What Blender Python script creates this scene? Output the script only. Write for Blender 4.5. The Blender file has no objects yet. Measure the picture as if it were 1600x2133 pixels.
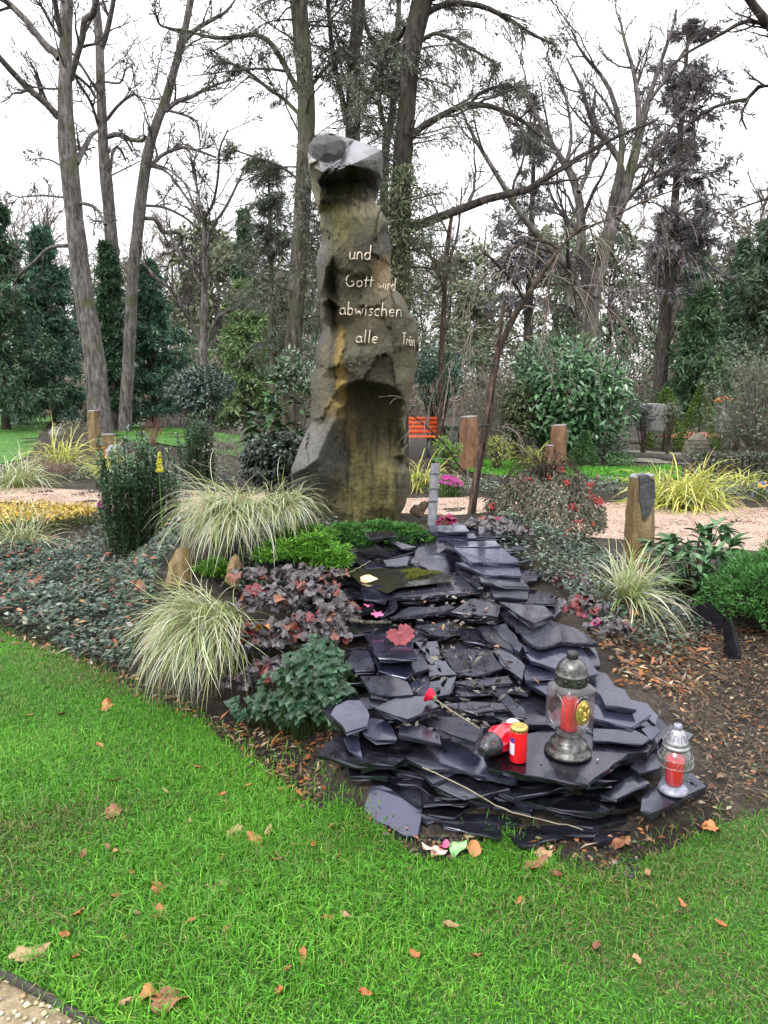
import bpy, math, random
import numpy as np
from mathutils import Vector, Matrix, noise
from mathutils.geometry import delaunay_2d_cdt

random.seed(11)
RNG = np.random.default_rng(11)
sc = bpy.context.scene
COL = sc.collection

# ------------------------------------------------------------------ camera
CAMZ = 1.6
PITCH = math.radians(10.34)
FPX = 1540.0            # focal length in photo pixels (1600 x 2133)
cam_d = bpy.data.cameras.new('camera')
cam = bpy.data.objects.new('camera', cam_d)
COL.objects.link(cam)
cam.location = (0, 0, CAMZ)
cam.rotation_euler = (math.pi / 2 - PITCH, 0, 0)
cam_d.sensor_fit = 'VERTICAL'
cam_d.sensor_height = 36.0
cam_d.lens = 36.0 * FPX / 2133.0
cam_d.clip_start = 0.05
cam_d.clip_end = 2000
sc.camera = cam

# ------------------------------------------------------------------ overcast sky
SUN_EL, SUN_AZ = math.radians(52), math.radians(215)
world = bpy.data.worlds.new('World')
sc.world = world
world.use_nodes = True
wn, wl = world.node_tree.nodes, world.node_tree.links
wn.clear()
w_out = wn.new('ShaderNodeOutputWorld')
w_bg = wn.new('ShaderNodeBackground')
w_sky = wn.new('ShaderNodeTexSky')
w_sky.sky_type = 'NISHITA'
w_sky.sun_disc = False
w_sky.sun_elevation = SUN_EL
w_sky.sun_rotation = SUN_AZ
w_tc = wn.new('ShaderNodeTexCoord')
w_sep = wn.new('ShaderNodeSeparateXYZ')
wl.new(w_tc.outputs['Generated'], w_sep.inputs[0])
w_map = wn.new('ShaderNodeMapRange')           # overcast: brighter overhead than at the horizon
w_map.inputs['From Min'].default_value = 0.0
w_map.inputs['From Max'].default_value = 1.0
w_map.inputs['To Min'].default_value = 10.6
w_map.inputs['To Max'].default_value = 22.0
wl.new(w_sep.outputs['Z'], w_map.inputs['Value'])
w_noise = wn.new('ShaderNodeTexNoise')
w_noise.inputs['Scale'].default_value = 2.2
w_noise.inputs['Detail'].default_value = 3
w_nr = wn.new('ShaderNodeMapRange')
w_nr.inputs['To Min'].default_value = 0.93
w_nr.inputs['To Max'].default_value = 1.07
wl.new(w_tc.outputs['Generated'], w_noise.inputs['Vector'])
wl.new(w_noise.outputs['Fac'], w_nr.inputs['Value'])
w_mul = wn.new('ShaderNodeMath'); w_mul.operation = 'MULTIPLY'
wl.new(w_map.outputs[0], w_mul.inputs[0]); wl.new(w_nr.outputs[0], w_mul.inputs[1])
w_comb = wn.new('ShaderNodeCombineColor')
w_b = wn.new('ShaderNodeMath'); w_b.operation = 'MULTIPLY'; w_b.inputs[1].default_value = 1.02
wl.new(w_mul.outputs[0], w_comb.inputs[0]); wl.new(w_mul.outputs[0], w_comb.inputs[1])
wl.new(w_mul.outputs[0], w_b.inputs[0]); wl.new(w_b.outputs[0], w_comb.inputs[2])
w_mix = wn.new('ShaderNodeMix'); w_mix.data_type = 'RGBA'
w_mix.inputs['Factor'].default_value = 0.93   # cloud cover
wl.new(w_sky.outputs[0], w_mix.inputs['A']); wl.new(w_comb.outputs[0], w_mix.inputs['B'])
wl.new(w_mix.outputs['Result'], w_bg.inputs['Color'])
w_bg.inputs['Strength'].default_value = 0.096
wl.new(w_bg.outputs[0], w_out.inputs['Surface'])

sun_d = bpy.data.lights.new('sun', 'SUN')
sun_d.energy = 1.3
sun_d.angle = math.radians(25)
sun_d.color = (1.0, 0.97, 0.93)
sun = bpy.data.objects.new('sun', sun_d)
COL.objects.link(sun)
sun.rotation_euler = (math.pi / 2 - SUN_EL, 0, math.pi - SUN_AZ)

sc.view_settings.view_transform = 'Standard'
sc.view_settings.look = 'None'
sc.view_settings.gamma = 1.0
sc.view_settings.exposure = 0.66
sc.cycles.use_denoising = True
sc.cycles.max_bounces = 7
sc.cycles.transparent_max_bounces = 12
sc.cycles.caustics_reflective = False
sc.cycles.caustics_refractive = False

# ------------------------------------------------------------------ helpers: pixels to places
CP, SP = math.cos(PITCH), math.sin(PITCH)


def ray(px, py):
    a = (np.asarray(px, float) - 800.0) / FPX
    b = (1066.5 - np.asarray(py, float)) / FPX
    return a, CP + b * SP, -SP + b * CP


def at(px, py, Y):
    dx, dy, dz = ray(px, py)
    t = np.asarray(Y, float) / dy
    return np.stack(np.broadcast_arrays(dx * t, dy * t, CAMZ + dz * t), -1)


def onz(px, py, z=0.0):
    dx, dy, dz = ray(px, py)
    t = (np.asarray(z, float) - CAMZ) / dz
    return np.stack(np.broadcast_arrays(dx * t, dy * t, CAMZ + dz * t), -1)


def sst(a):
    a = np.clip(a, 0, 1)
    return a * a * (3 - 2 * a)


def gz(x, y):
    """height of the ground: flat, with the planted mound behind the slates"""
    x = np.asarray(x, float); y = np.asarray(y, float)
    top = np.interp(y, [2.25, 2.45, 4.6, 5.5, 6.4, 7.3], [0, .12, .58, .60, .34, 0])
    xl = np.interp(y, [2.2, 3.0, 3.3, 3.7, 4.2, 4.6, 7], [-.12, -.12, -.3, -.8, -1.1, -1.2, -1.2])
    fl = np.interp(y, [2.2, 3.0, 3.7, 4.6, 6], [.12, .2, .35, .75, 1.1])
    xr = np.interp(y, [2.2, 2.7, 3.3, 4.3, 7], [1.1, 1.05, .95, .85, .7])
    fr = np.interp(y, [2.2, 3.0, 4.5], [.22, .7, 1.5])
    h = top * sst(1 - (xl - x) / fl) * sst(1 - (x - xr) / fr)
    n = .012 * np.sin(x * 3.1 + y * 1.7) + .010 * np.sin(y * 4.3 - x * 2.2) + .006 * np.sin(x * 9.1) * np.sin(y * 8.3)
    n = n * np.clip((y - 1.0) / 2, 0.25, 1)
    return h + n


def gpt(px, py, it=8):
    z = 0.0
    for _ in range(it):
        p = onz(px, py, z)
        z = .5 * z + .5 * gz(p[..., 0], p[..., 1])
    p = onz(px, py, z)
    p[..., 2] = gz(p[..., 0], p[..., 1])
    return p


def unit(v):
    return v / np.maximum(np.linalg.norm(v, axis=-1, keepdims=True), 1e-9)


def rand_unit(n):
    return unit(RNG.normal(size=(n, 3)))


# ------------------------------------------------------------------ helpers: objects
def tag(o, label=None, cat=None, group=None, kind=None):
    if label: o['label'] = label
    if cat: o['category'] = cat
    if group: o['group'] = group
    if kind: o['kind'] = kind
    return o


def thing(name, loc, label, cat, group=None):
    o = bpy.data.objects.new(name, None)
    o.empty_display_size = .1
    COL.objects.link(o)
    o.location = [float(v) for v in loc]
    return tag(o, label, cat, group)


def mesh_from(name, parts, smooth=True):
    """parts: list of (V, F) or (V, F, C); F is (m, k) indices, all in world space"""
    vs, cs, loops, starts, off, lo = [], [], [], [], 0, 0
    has_c = any(len(p) > 2 and p[2] is not None for p in parts)
    for p in parts:
        V = np.asarray(p[0], float).reshape(-1, 3); Fc = np.asarray(p[1], int)
        vs.append(V)
        if has_c:
            c = np.asarray(p[2], float) if len(p) > 2 and p[2] is not None else np.full((len(V), 3), .5)
            cs.append(np.broadcast_to(c, (len(V), 3)))
        m, k = Fc.shape
        loops.append((Fc + off).ravel())
        starts.append(lo + np.arange(m) * k)
        off += len(V); lo += m * k
    V = np.concatenate(vs); L = np.concatenate(loops); S = np.concatenate(starts)
    me = bpy.data.meshes.new(name)
    me.vertices.add(len(V)); me.loops.add(len(L)); me.polygons.add(len(S))
    me.vertices.foreach_set('co', V.astype(np.float32).ravel())
    me.loops.foreach_set('vertex_index', L.astype(np.int32))
    me.polygons.foreach_set('loop_start', S.astype(np.int32))
    if smooth:
        me.polygons.foreach_set('use_smooth', np.ones(len(S), bool))
    if has_c:
        a = me.attributes.new('Col', 'FLOAT_COLOR', 'POINT')
        cc = np.ones((len(V), 4), np.float32); cc[:, :3] = np.concatenate(cs)
        a.data.foreach_set('color', cc.ravel())
    me.update(calc_edges=True)
    me.validate()
    return me


def link(name, me, mat, parent=None):
    o = bpy.data.objects.new(name, me)
    COL.objects.link(o)
    if mat is not None and len(me.materials) == 0:
        for m in (mat if isinstance(mat, (list, tuple)) else [mat]):
            me.materials.append(m)
    if parent is not None:
        o.parent = parent
        if parent.parent is not None:
            o.matrix_parent_inverse = Matrix.Translation(-(parent.location + parent.parent.location)) if parent.type == 'EMPTY' else Matrix.Identity(4)
        else:
            o.matrix_parent_inverse = Matrix.Translation(-parent.location)
    return o


def build(name, parts, mat, parent=None, smooth=True, origin=None):
    if parent is None and origin is None:
        A = np.concatenate([np.asarray(p[0], float).reshape(-1, 3) for p in parts])
        origin = (A[:, 0].mean(), A[:, 1].mean(), A[:, 2].min())
    if parent is None:
        o3 = np.asarray(origin, float)
        parts = [(np.asarray(p[0], float).reshape(-1, 3) - o3,) + tuple(p[1:]) for p in parts]
    o = link(name, mesh_from(name, parts, smooth), mat, parent)
    if parent is None:
        o.location = [float(v) for v in origin]
    if name == 'stems':
        o['kind'] = 'stuff'
    return o


def tubes(P, R, S=5, cap=False):
    """P (B,K,3) polylines, R (B,K) radii -> quads"""
    P = np.asarray(P, float); R = np.asarray(R, float)
    B, K, _ = P.shape
    T = np.empty_like(P)
    T[:, 1:-1] = P[:, 2:] - P[:, :-2]; T[:, 0] = P[:, 1] - P[:, 0]; T[:, -1] = P[:, -1] - P[:, -2]
    T = unit(T)
    ref = np.where(np.abs(T[:, :1, 2:3]) > .8, np.array([1., 0, 0]), np.array([0, 0, 1.]))
    N = unit(np.cross(np.broadcast_to(ref, T.shape), T)); Bn = np.cross(T, N)
    a = np.linspace(0, 2 * math.pi, S, endpoint=False)
    ring = N[:, :, None] * np.cos(a)[None, None, :, None] + Bn[:, :, None] * np.sin(a)[None, None, :, None]
    V = P[:, :, None] + ring * R[:, :, None, None]
    idx = np.arange(B * K * S).reshape(B, K, S)
    q = np.stack([idx[:, :-1], np.roll(idx, -1, 2)[:, :-1], np.roll(idx, -1, 2)[:, 1:], idx[:, 1:]], -1)
    Fq = q.reshape(-1, 4)
    return V.reshape(-1, 3), Fq


def resample(pts, K):
    """(n,m) polyline -> (K,m) smooth (Catmull-Rom)"""
    p = np.asarray(pts, float)
    if len(p) < 2: return np.repeat(p, K, 0)
    e = np.vstack([2 * p[0] - p[1], p, 2 * p[-1] - p[-2]])
    d = np.r_[0, np.cumsum(np.linalg.norm(np.diff(p[:, :3], axis=0), axis=1))]
    t = np.linspace(0, d[-1], K)
    i = np.clip(np.searchsorted(d, t, side='right') - 1, 0, len(p) - 2)
    u = ((t - d[i]) / np.maximum(d[i + 1] - d[i], 1e-9))[:, None]
    a, b, c, f = e[i], e[i + 1], e[i + 2], e[i + 3]
    return .5 * (2 * b + (c - a) * u + (2 * a - 5 * b + 4 * c - f) * u ** 2 + (3 * b - a - 3 * c + f) * u ** 3)


def limb(pxs, D, K=12, dd=0.0):
    """traced limb [(px,py,r_px),...] at distance D (moving dd metres over its length) -> (1,K,3),(1,K)"""
    a = resample(np.asarray(pxs, float), K)
    Y = D + dd * np.linspace(0, 1, K)
    P = at(a[:, 0], a[:, 1], Y)
    return P[None], (np.maximum(a[:, 2], .35) * Y / FPX)[None]


def grow(P, R, n, lf=.5, ang=.8, K=6, t0=.25, t1=1., up=0., wig=.18, rf=.5, var=.4, taper=.2, flat=0.):
    B, Kp, _ = P.shape
    idx = np.repeat(np.arange(B), n); M = len(idx)
    t = RNG.uniform(t0, t1, M); f = t * (Kp - 1); i = np.clip(f.astype(int), 0, Kp - 2); w = (f - i)[:, None]
    pos = P[idx, i] * (1 - w) + P[idx, i + 1] * w
    tan = unit(P[idx, i + 1] - P[idx, i])
    rad = R[idx, i] * (1 - w[:, 0]) + R[idx, i + 1] * w[:, 0]
    plen = np.linalg.norm(np.diff(P, axis=1), axis=2).sum(1)[idx]
    L = plen * lf * RNG.uniform(1 - var, 1 + var, M) * (1.2 - .65 * t)
    rv = RNG.normal(size=(M, 3))
    if flat: rv[:, 2] *= flat
    # random perpendicular: flat=0 any side, flat>0 mostly sideways
    perp = unit(rv - (rv * tan).sum(1, keepdims=True) * tan)
    a = RNG.normal(ang, .18, M)[:, None]
    d = np.cos(a) * tan + np.sin(a) * perp
    out = [pos]; st = (L / (K - 1))[:, None]
    for k in range(K - 1):
        d = unit(d + wig * RNG.normal(size=(M, 3)) + np.array([0, 0, up]))
        pos = pos + d * st
        out.append(pos)
    Rr = (rad * rf)[:, None] * np.linspace(1, taper, K)[None]
    return np.stack(out, 1), Rr


LEAF = (np.array([(0, 0, 0), (.38, .5, .07), (.38, -.5, .07), (.5, 0, .0), (1, 0, -.10)]),
        np.array([(0, 3, 1), (0, 2, 3), (1, 3, 4), (3, 2, 4)]))
DIAM = (np.array([(0, 0, 0), (.45, .5, .03), (.45, -.5, .03), (1, 0, -.05)]), np.array([(0, 2, 3, 1)]))
NEED = (np.array([(0, .5, 0), (0, -.5, 0), (1, 0, 0)]), np.array([(0, 1, 2)]))


def leaves(pos, axis, nrm, L, W, col, tm=LEAF):
    x = unit(axis); z = unit(nrm - (nrm * x).sum(1, keepdims=True) * x); y = np.cross(z, x)
    T, Ft = tm
    L = np.broadcast_to(L, (len(pos),))[:, None, None]; W = np.broadcast_to(W, (len(pos),))[:, None, None]
    V = pos[:, None] + x[:, None] * T[None, :, :1] * L + y[:, None] * T[None, :, 1:2] * W + z[:, None] * T[None, :, 2:] * L
    n = len(T)
    Fc = (np.arange(len(pos)) * n)[:, None, None] + Ft[None]
    c = np.repeat(np.broadcast_to(col, (len(pos), 3)), n, 0)
    return V.reshape(-1, 3), Fc.reshape(-1, Ft.shape[1]), c


def ribbons(P, W, col):
    """P (B,K,3) blades, W (B,K) widths"""
    B, K, _ = P.shape
    T = np.gradient(P, axis=1); T = unit(T)
    az = RNG.uniform(0, 2 * math.pi, B)
    ref = np.stack([np.cos(az) * .3, np.sin(az) * .3, np.ones(B)], 1)[:, None]
    S = unit(np.cross(T, np.broadcast_to(ref, T.shape)))
    V = np.stack([P - S * W[..., None] / 2, P + S * W[..., None] / 2], 2)
    idx = np.arange(B * K * 2).reshape(B, K, 2)
    q = np.stack([idx[:, :-1, 0], idx[:, :-1, 1], idx[:, 1:, 1], idx[:, 1:, 0]], -1).reshape(-1, 4)
    c = np.repeat(np.broadcast_to(col, (B, 3)), K * 2, 0) if np.ndim(col) < 3 else np.repeat(col.reshape(-1, 3), 2, 0)
    return V.reshape(-1, 3), q, c


def vcol(n, base, var=.25, hue=.08):
    b = np.asarray(base, float)
    return np.clip(b[None] * np.exp(RNG.normal(0, var, (n, 1))) * np.exp(RNG.normal(0, hue, (n, 3))), 0, 1)


def mixcol(n, cols, w, var=.2, hue=.06):
    k = RNG.choice(len(cols), n, p=np.asarray(w) / np.sum(w))
    return np.clip(np.asarray(cols, float)[k] * np.exp(RNG.normal(0, var, (n, 1))) * np.exp(RNG.normal(0, hue, (n, 3))), 0, 1)


def lathe(profile, seg=28, center=(0, 0, 0), closed=False):
    pr = np.asarray(profile, float); K = len(pr)
    a = np.linspace(0, 2 * math.pi, seg, endpoint=False)
    V = np.stack([pr[:, None, 0] * np.cos(a), pr[:, None, 0] * np.sin(a), np.repeat(pr[:, 1:2], seg, 1)], -1) + np.asarray(center, float)
    idx = np.arange(K * seg).reshape(K, seg)
    q = np.stack([idx[:-1], np.roll(idx, -1, 1)[:-1], np.roll(idx, -1, 1)[1:], idx[1:]], -1).reshape(-1, 4)
    return V.reshape(-1, 3), q


def box(c, s, rz=0.0, taper=1.0):
    x, y, z = s[0] / 2, s[1] / 2, s[2] / 2
    V = np.array([(-x, -y, -z), (x, -y, -z), (x, y, -z), (-x, y, -z), (-x * taper, -y * taper, z), (x * taper, -y * taper, z), (x * taper, y * taper, z), (-x * taper, y * taper, z)])
    ca, sa = math.cos(rz), math.sin(rz)
    V = np.stack([V[:, 0] * ca - V[:, 1] * sa, V[:, 0] * sa + V[:, 1] * ca, V[:, 2]], 1) + np.asarray(c, float)
    return V, np.array([(0, 3, 2, 1), (4, 5, 6, 7), (0, 1, 5, 4), (1, 2, 6, 5), (2, 3, 7, 6), (3, 0, 4, 7)])


def inside(poly, x, y):
    poly = np.asarray(poly, float); r = np.zeros(np.shape(x), bool); j = len(poly) - 1
    for i in range(len(poly)):
        xi, yi = poly[i]; xj, yj = poly[j]
        c = ((yi > y) != (yj > y)) & (x < (xj - xi) * (y - yi) / (yj - yi + 1e-12) + xi)
        r ^= c; j = i
    return r


def sample_poly(poly, n):
    poly = np.asarray(poly, float); lo, hi = poly.min(0), poly.max(0); out = []; got = 0
    while got < n:
        p = RNG.uniform(lo, hi, (n * 2 + 50, 2)); p = p[inside(poly, p[:, 0], p[:, 1])]
        out.append(p); got += len(p)
    return np.concatenate(out)[:n]


def sheet(name, poly, res, dz, mat, kind='structure', hf=None):
    """a ground sheet that follows the terrain, cut to a polygon"""
    poly = np.asarray(poly, float)
    b = []
    for i in range(len(poly)):
        a, c = poly[i], poly[(i + 1) % len(poly)]
        n = max(1, int(np.linalg.norm(c - a) / res))
        for k in range(n): b.append(a + (c - a) * k / n)
    b = np.array(b)
    lo, hi = poly.min(0), poly.max(0)
    gx, gy = np.meshgrid(np.arange(lo[0], hi[0], res), np.arange(lo[1], hi[1], res))
    g = np.stack([gx.ravel(), gy.ravel()], 1) + RNG.uniform(-.2, .2, (gx.size, 2)) * res
    g = g[inside(poly, g[:, 0], g[:, 1])]
    pts = [Vector(p) for p in np.vstack([b, g])]
    n = len(b)
    v, e, f, *_ = delaunay_2d_cdt(pts, [(i, (i + 1) % n) for i in range(n)], [list(range(n))], 1, 1e-5)
    v = np.array([(p.x, p.y) for p in v])
    z = (hf or gz)(v[:, 0], v[:, 1]) + dz
    o = build(name, [(np.column_stack([v, z]), np.array([t for t in f if len(t) == 3]))], mat, origin=(0, 0, 0))
    return tag(o, kind=kind)


# ------------------------------------------------------------------ materials
def nodes(name):
    m = bpy.data.materials.new(name); m.use_nodes = True
    nt = m.node_tree
    return m, nt.nodes, nt.links, nt.nodes['Principled BSDF']


def noise_tex(N, L, scale, detail=4, rough=.55, dist=0., vec=None):
    n = N.new('ShaderNodeTexNoise')
    n.inputs['Scale'].default_value = scale; n.inputs['Detail'].default_value = detail
    n.inputs['Roughness'].default_value = rough; n.inputs['Distortion'].default_value = dist
    if vec is None:
        tc = N.new('ShaderNodeTexCoord'); vec = tc.outputs['Object']
    L.new(vec, n.inputs['Vector'])
    return n


def ramp(N, L, src, stops):
    r = N.new('ShaderNodeValToRGB')
    while len(r.color_ramp.elements) < len(stops): r.color_ramp.elements.new(.5)
    for e, (p, c) in zip(r.color_ramp.elements, stops):
        e.position = p; e.color = (*c, 1)
    L.new(src, r.inputs['Fac'])
    return r


def bump(N, L, src, strength, dist, bsdf):
    b = N.new('ShaderNodeBump'); b.inputs['Strength'].default_value = strength; b.inputs['Distance'].default_value = dist
    L.new(src, b.inputs['Height']); L.new(b.outputs[0], bsdf.inputs['Normal'])
    return b


def mat_noise(name, stops, scale, rough=.8, spec=.3, bs=.5, bd=.01, bscale=None, detail=6, metal=0., dist=.3):
    m, N, L, B = nodes(name)
    n = noise_tex(N, L, scale, detail, .6, dist)
    L.new(ramp(N, L, n.outputs['Fac'], stops).outputs[0], B.inputs['Base Color'])
    B.inputs['Roughness'].default_value = rough; B.inputs['Specular IOR Level'].default_value = spec
    B.inputs['Metallic'].default_value = metal
    n2 = noise_tex(N, L, bscale or scale * 3, 6, .6)
    bump(N, L, n2.outputs['Fac'], bs, bd, B)
    return m


def mat_leaf(name, rough=.45, spec=.4, trans=.2, noise_s=None):
    """leaf colour from the per-leaf attribute"""
    m, N, L, B = nodes(name)
    a = N.new('ShaderNodeAttribute'); a.attribute_name = 'Col'
    L.new(a.outputs['Color'], B.inputs['Base Color'])
    B.inputs['Roughness'].default_value = rough; B.inputs['Specular IOR Level'].default_value = spec
    if trans:
        t = N.new('ShaderNodeBsdfTranslucent'); L.new(a.outputs['Color'], t.inputs['Color'])
        mx = N.new('ShaderNodeMixShader'); mx.inputs[0].default_value = trans
        L.new(B.outputs[0], mx.inputs[1]); L.new(t.outputs[0], mx.inputs[2])
        L.new(mx.outputs[0], N['Material Output'].inputs['Surface'])
    return m


def mat_plain(name, col, rough=.5, spec=.5, metal=0., bs=0., bscale=40, bd=.002, var=.0):
    m, N, L, B = nodes(name)
    B.inputs['Base Color'].default_value = (*col, 1)
    B.inputs['Roughness'].default_value = rough; B.inputs['Specular IOR Level'].default_value = spec
    B.inputs['Metallic'].default_value = metal
    if var or bs:
        n = noise_tex(N, L, bscale, 5)
        if var:
            c = np.array(col)
            L.new(ramp(N, L, n.outputs['Fac'], [(.3, tuple(c * (1 - var))), (.7, tuple(np.clip(c * (1 + var), 0, 1)))]).outputs[0], B.inputs['Base Color'])
        if bs: bump(N, L, n.outputs['Fac'], bs, bd, B)
    return m


def mat_bark(name, dark, light, moss=None, scale=6., mossamt=.55):
    m, N, L, B = nodes(name)
    tc = N.new('ShaderNodeTexCoord'); mp = N.new('ShaderNodeMapping')
    mp.inputs['Scale'].default_value = (1, 1, .22); L.new(tc.outputs['Object'], mp.inputs['Vector'])
    n = noise_tex(N, L, scale * 3, 7, .65, .5, mp.outputs[0])
    r = ramp(N, L, n.outputs['Fac'], [(.34, tuple(np.array(dark) * .55)), (.5, tuple((np.array(dark) + np.array(light)) / 2)), (.66, tuple(np.array(light) * 1.25))])
    nb = noise_tex(N, L, scale * .5, 4, .6, 1.); rb = ramp(N, L, nb.outputs['Fac'], [(.3, (.6, .6, .6)), (.7, (1.2, 1.18, 1.15))])
    mb = N.new('ShaderNodeMix'); mb.data_type = 'RGBA'; mb.blend_type = 'MULTIPLY'; mb.inputs['Factor'].default_value = 1; L.new(r.outputs[0], mb.inputs['A']); L.new(rb.outputs[0], mb.inputs['B'])
    src = mb.outputs['Result']
    if moss:
        n3 = noise_tex(N, L, scale * .35, 4, .6)
        f = ramp(N, L, n3.outputs['Fac'], [(mossamt - .08, (0, 0, 0)), (mossamt + .1, (1, 1, 1))])
        mx = N.new('ShaderNodeMix'); mx.data_type = 'RGBA'
        L.new(f.outputs[0], mx.inputs['Factor']); L.new(src, mx.inputs['A']); mx.inputs['B'].default_value = (*moss, 1)
        src = mx.outputs['Result']
    L.new(src, B.inputs['Base Color'])
    B.inputs['Roughness'].default_value = .85; B.inputs['Specular IOR Level'].default_value = .25
    bump(N, L, n.outputs['Fac'], 1., .06, B)
    return m

# ------------------------------------------------------------------ the ground
def ground_material():
    m, N, L, B = nodes('soil')
    n = noise_tex(N, L, 5, 8, .65, .4)
    r = ramp(N, L, n.outputs['Fac'], [(.3, (.018, .014, .011)), (.5, (.045, .035, .027)), (.72, (.10, .08, .062))])
    n2 = noise_tex(N, L, 60, 4, .6)
    r2 = ramp(N, L, n2.outputs['Fac'], [(.45, (.5, .5, .5)), (.7, (1.5, 1.4, 1.25))])
    mx = N.new('ShaderNodeMix'); mx.data_type = 'RGBA'; mx.blend_type = 'MULTIPLY'; mx.inputs['Factor'].default_value = 1
    L.new(r.outputs[0], mx.inputs['A']); L.new(r2.outputs[0], mx.inputs['B'])
    L.new(mx.outputs['Result'], B.inputs['Base Color'])
    B.inputs['Roughness'].default_value = .8; B.inputs['Specular IOR Level'].default_value = .3
    n3 = noise_tex(N, L, 28, 8, .7)
    bump(N, L, n3.outputs['Fac'], .9, .03, B)
    return m


M_SOIL = ground_material()


def grid_axis(lo, hi, fine, c0, c1, grow_=1.35):
    a = list(np.arange(c0, c1 + 1e-6, fine)); s = fine
    while a[-1] < hi: s *= grow_; a.append(a[-1] + s)
    s = fine; b = [a[0]]
    while b[-1] > lo: s *= grow_; b.append(b[-1] - s)
    return np.array(b[:0:-1] + a)


gxs = grid_axis(-330, 330, .06, -3.2, 3.4)
gys = grid_axis(-40, 380, .06, .6, 7.6)
GX, GY = np.meshgrid(gxs, gys)
gi = np.arange(GX.size).reshape(GX.shape)
tag(build('ground', [(np.column_stack([GX.ravel(), GY.ravel(), gz(GX, GY).ravel()]),
     np.stack([gi[:-1, :-1], gi[:-1, 1:], gi[1:, 1:], gi[1:, :-1]], -1).reshape(-1, 4))], M_SOIL, origin=(0, 0, 0)), kind='structure')


def lawn_material():
    m, N, L, B = nodes('lawn_turf')
    n = noise_tex(N, L, 2.2, 6, .6)
    r = ramp(N, L, n.outputs['Fac'], [(.3, (.055, .16, .018)), (.55, (.09, .27, .03)), (.75, (.12, .32, .045))])
    n2 = noise_tex(N, L, 90, 5, .7)
    r2 = ramp(N, L, n2.outputs['Fac'], [(.35, (.45, .45, .4)), (.65, (1.1, 1.1, 1.1))])
    mx = N.new('ShaderNodeMix'); mx.data_type = 'RGBA'; mx.blend_type = 'MULTIPLY'; mx.inputs['Factor'].default_value = 1
    L.new(r.outputs[0], mx.inputs['A']); L.new(r2.outputs[0], mx.inputs['B'])
    L.new(mx.outputs['Result'], B.inputs['Base Color'])
    B.inputs['Roughness'].default_value = .7
    bump(N, L, n2.outputs['Fac'], 1., .03, B)
    return m


M_TURF = lawn_material()
LEAF_GRASS = mat_leaf('grass_blade', .45, .35, .3)

px_edge = [(-500, 1160), (-200, 1245), (0, 1318), (100, 1362), (200, 1412), (300, 1462), (420, 1500), (455, 1545), (520, 1590), (600, 1640),
           (650, 1690), (720, 1722), (800, 1752), (870, 1790), (930, 1800), (985, 1778), (1040, 1755), (1100, 1772), (1160, 1806), (1250, 1826), (1310, 1806),
           (1400, 1782), (1500, 1750), (1600, 1708), (1800, 1640)]
FRONT = [tuple(onz(a, b)[:2]) for a, b in px_edge] + [(3.2, .5), (-.35, .5)]
gv = [onz(a, b)[:2] for a, b in ((180, 2140), (90, 2082), (0, 2036), (-160, 1960))]
FRONT += [tuple(gv[0]), tuple(gv[1]), tuple(gv[2]), tuple(gv[3]), (-3.4, 2.2), (-4.5, 3.2)]
sheet('front_lawn', FRONT, .08, .006, M_TURF)


def grass(name, poly, dens, h, w, seed_cols, wts, keep=None):
    poly = np.asarray(poly)
    lo, hi = poly.min(0), poly.max(0)
    n = int((hi - lo).prod() * dens)
    p = RNG.uniform(lo, hi, (n, 2)); p = p[inside(poly, p[:, 0], p[:, 1])]
    if keep is not None: p = p[keep(p)]
    n = len(p)
    patch = .5 + .5 * np.sin(p[:, 0] * 2.3 + 1.2 * np.sin(p[:, 1] * 1.9)) * np.sin(p[:, 1] * 2.7 + np.sin(p[:, 0] * 3.1))
    H = h * RNG.uniform(.35, 1.3, n) * (.6 + .75 * patch ** 1.5) * (1 + .8 * (RNG.random(n) < .04))
    az = RNG.uniform(0, 2 * math.pi, n); lean = RNG.uniform(.15, 1.25, n)
    d = np.stack([np.cos(az), np.sin(az)], 1)
    base = np.column_stack([p, gz(p[:, 0], p[:, 1])])
    mid = base.copy(); mid[:, :2] += d * (H * lean * .30)[:, None]; mid[:, 2] += H * .6
    tip = base.copy(); tip[:, :2] += d * (H * lean)[:, None]; tip[:, 2] += H * np.clip(1.05 - .45 * lean, .25, 1)
    s = np.stack([-d[:, 1], d[:, 0], np.zeros(n)], 1) * (w * RNG.uniform(.7, 1.3, n) / 2)[:, None]
    V = np.stack([base - s, base + s, mid + s * .8, mid - s * .8, tip], 1)
    col = mixcol(n, seed_cols, wts, .22, .07)
    big = np.sin(p[:, 0] * 1.3 + 2.1 * np.sin(p[:, 1] * .9 + 1)) * np.sin(p[:, 1] * 1.6 + 1.4 * np.sin(p[:, 0] * 1.1)) + .6 * np.sin(p[:, 0] * 5.1 + 3 * np.sin(p[:, 1] * 3.7)) * np.sin(p[:, 1] * 4.7)
    col = np.clip(col * (1 + .20 * big)[:, None] * np.stack([1 + .12 * np.clip(big, 0, 2), np.ones(n), np.ones(n)], 1), 0, 1)
    dry = (RNG.random(n) < np.clip(.20 - .5 * (big + .6), .015, .4))
    col[dry] = mixcol(dry.sum(), [(.26, .23, .10), (.17, .13, .06), (.12, .20, .05)], [2, 1, 2], .2)
    Vq = V[:, :4].reshape(-1, 3); q = np.arange(n)[:, None] * 4 + np.array([[0, 1, 2, 3]])
    Vt = V[:, 2:].reshape(-1, 3); t = np.arange(n)[:, None] * 3 + np.array([[1, 0, 2]])
    return build(name, [(Vq, q, np.repeat(col, 4, 0)), (Vt, t, np.repeat(col, 3, 0))], LEAF_GRASS, origin=(0, 0, 0))


GC = [(.085, .275, .020), (.125, .36, .032), (.06, .20, .014), (.20, .38, .06), (.24, .24, .085)]
GW = [.42, .28, .2, .07, .03]


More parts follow.
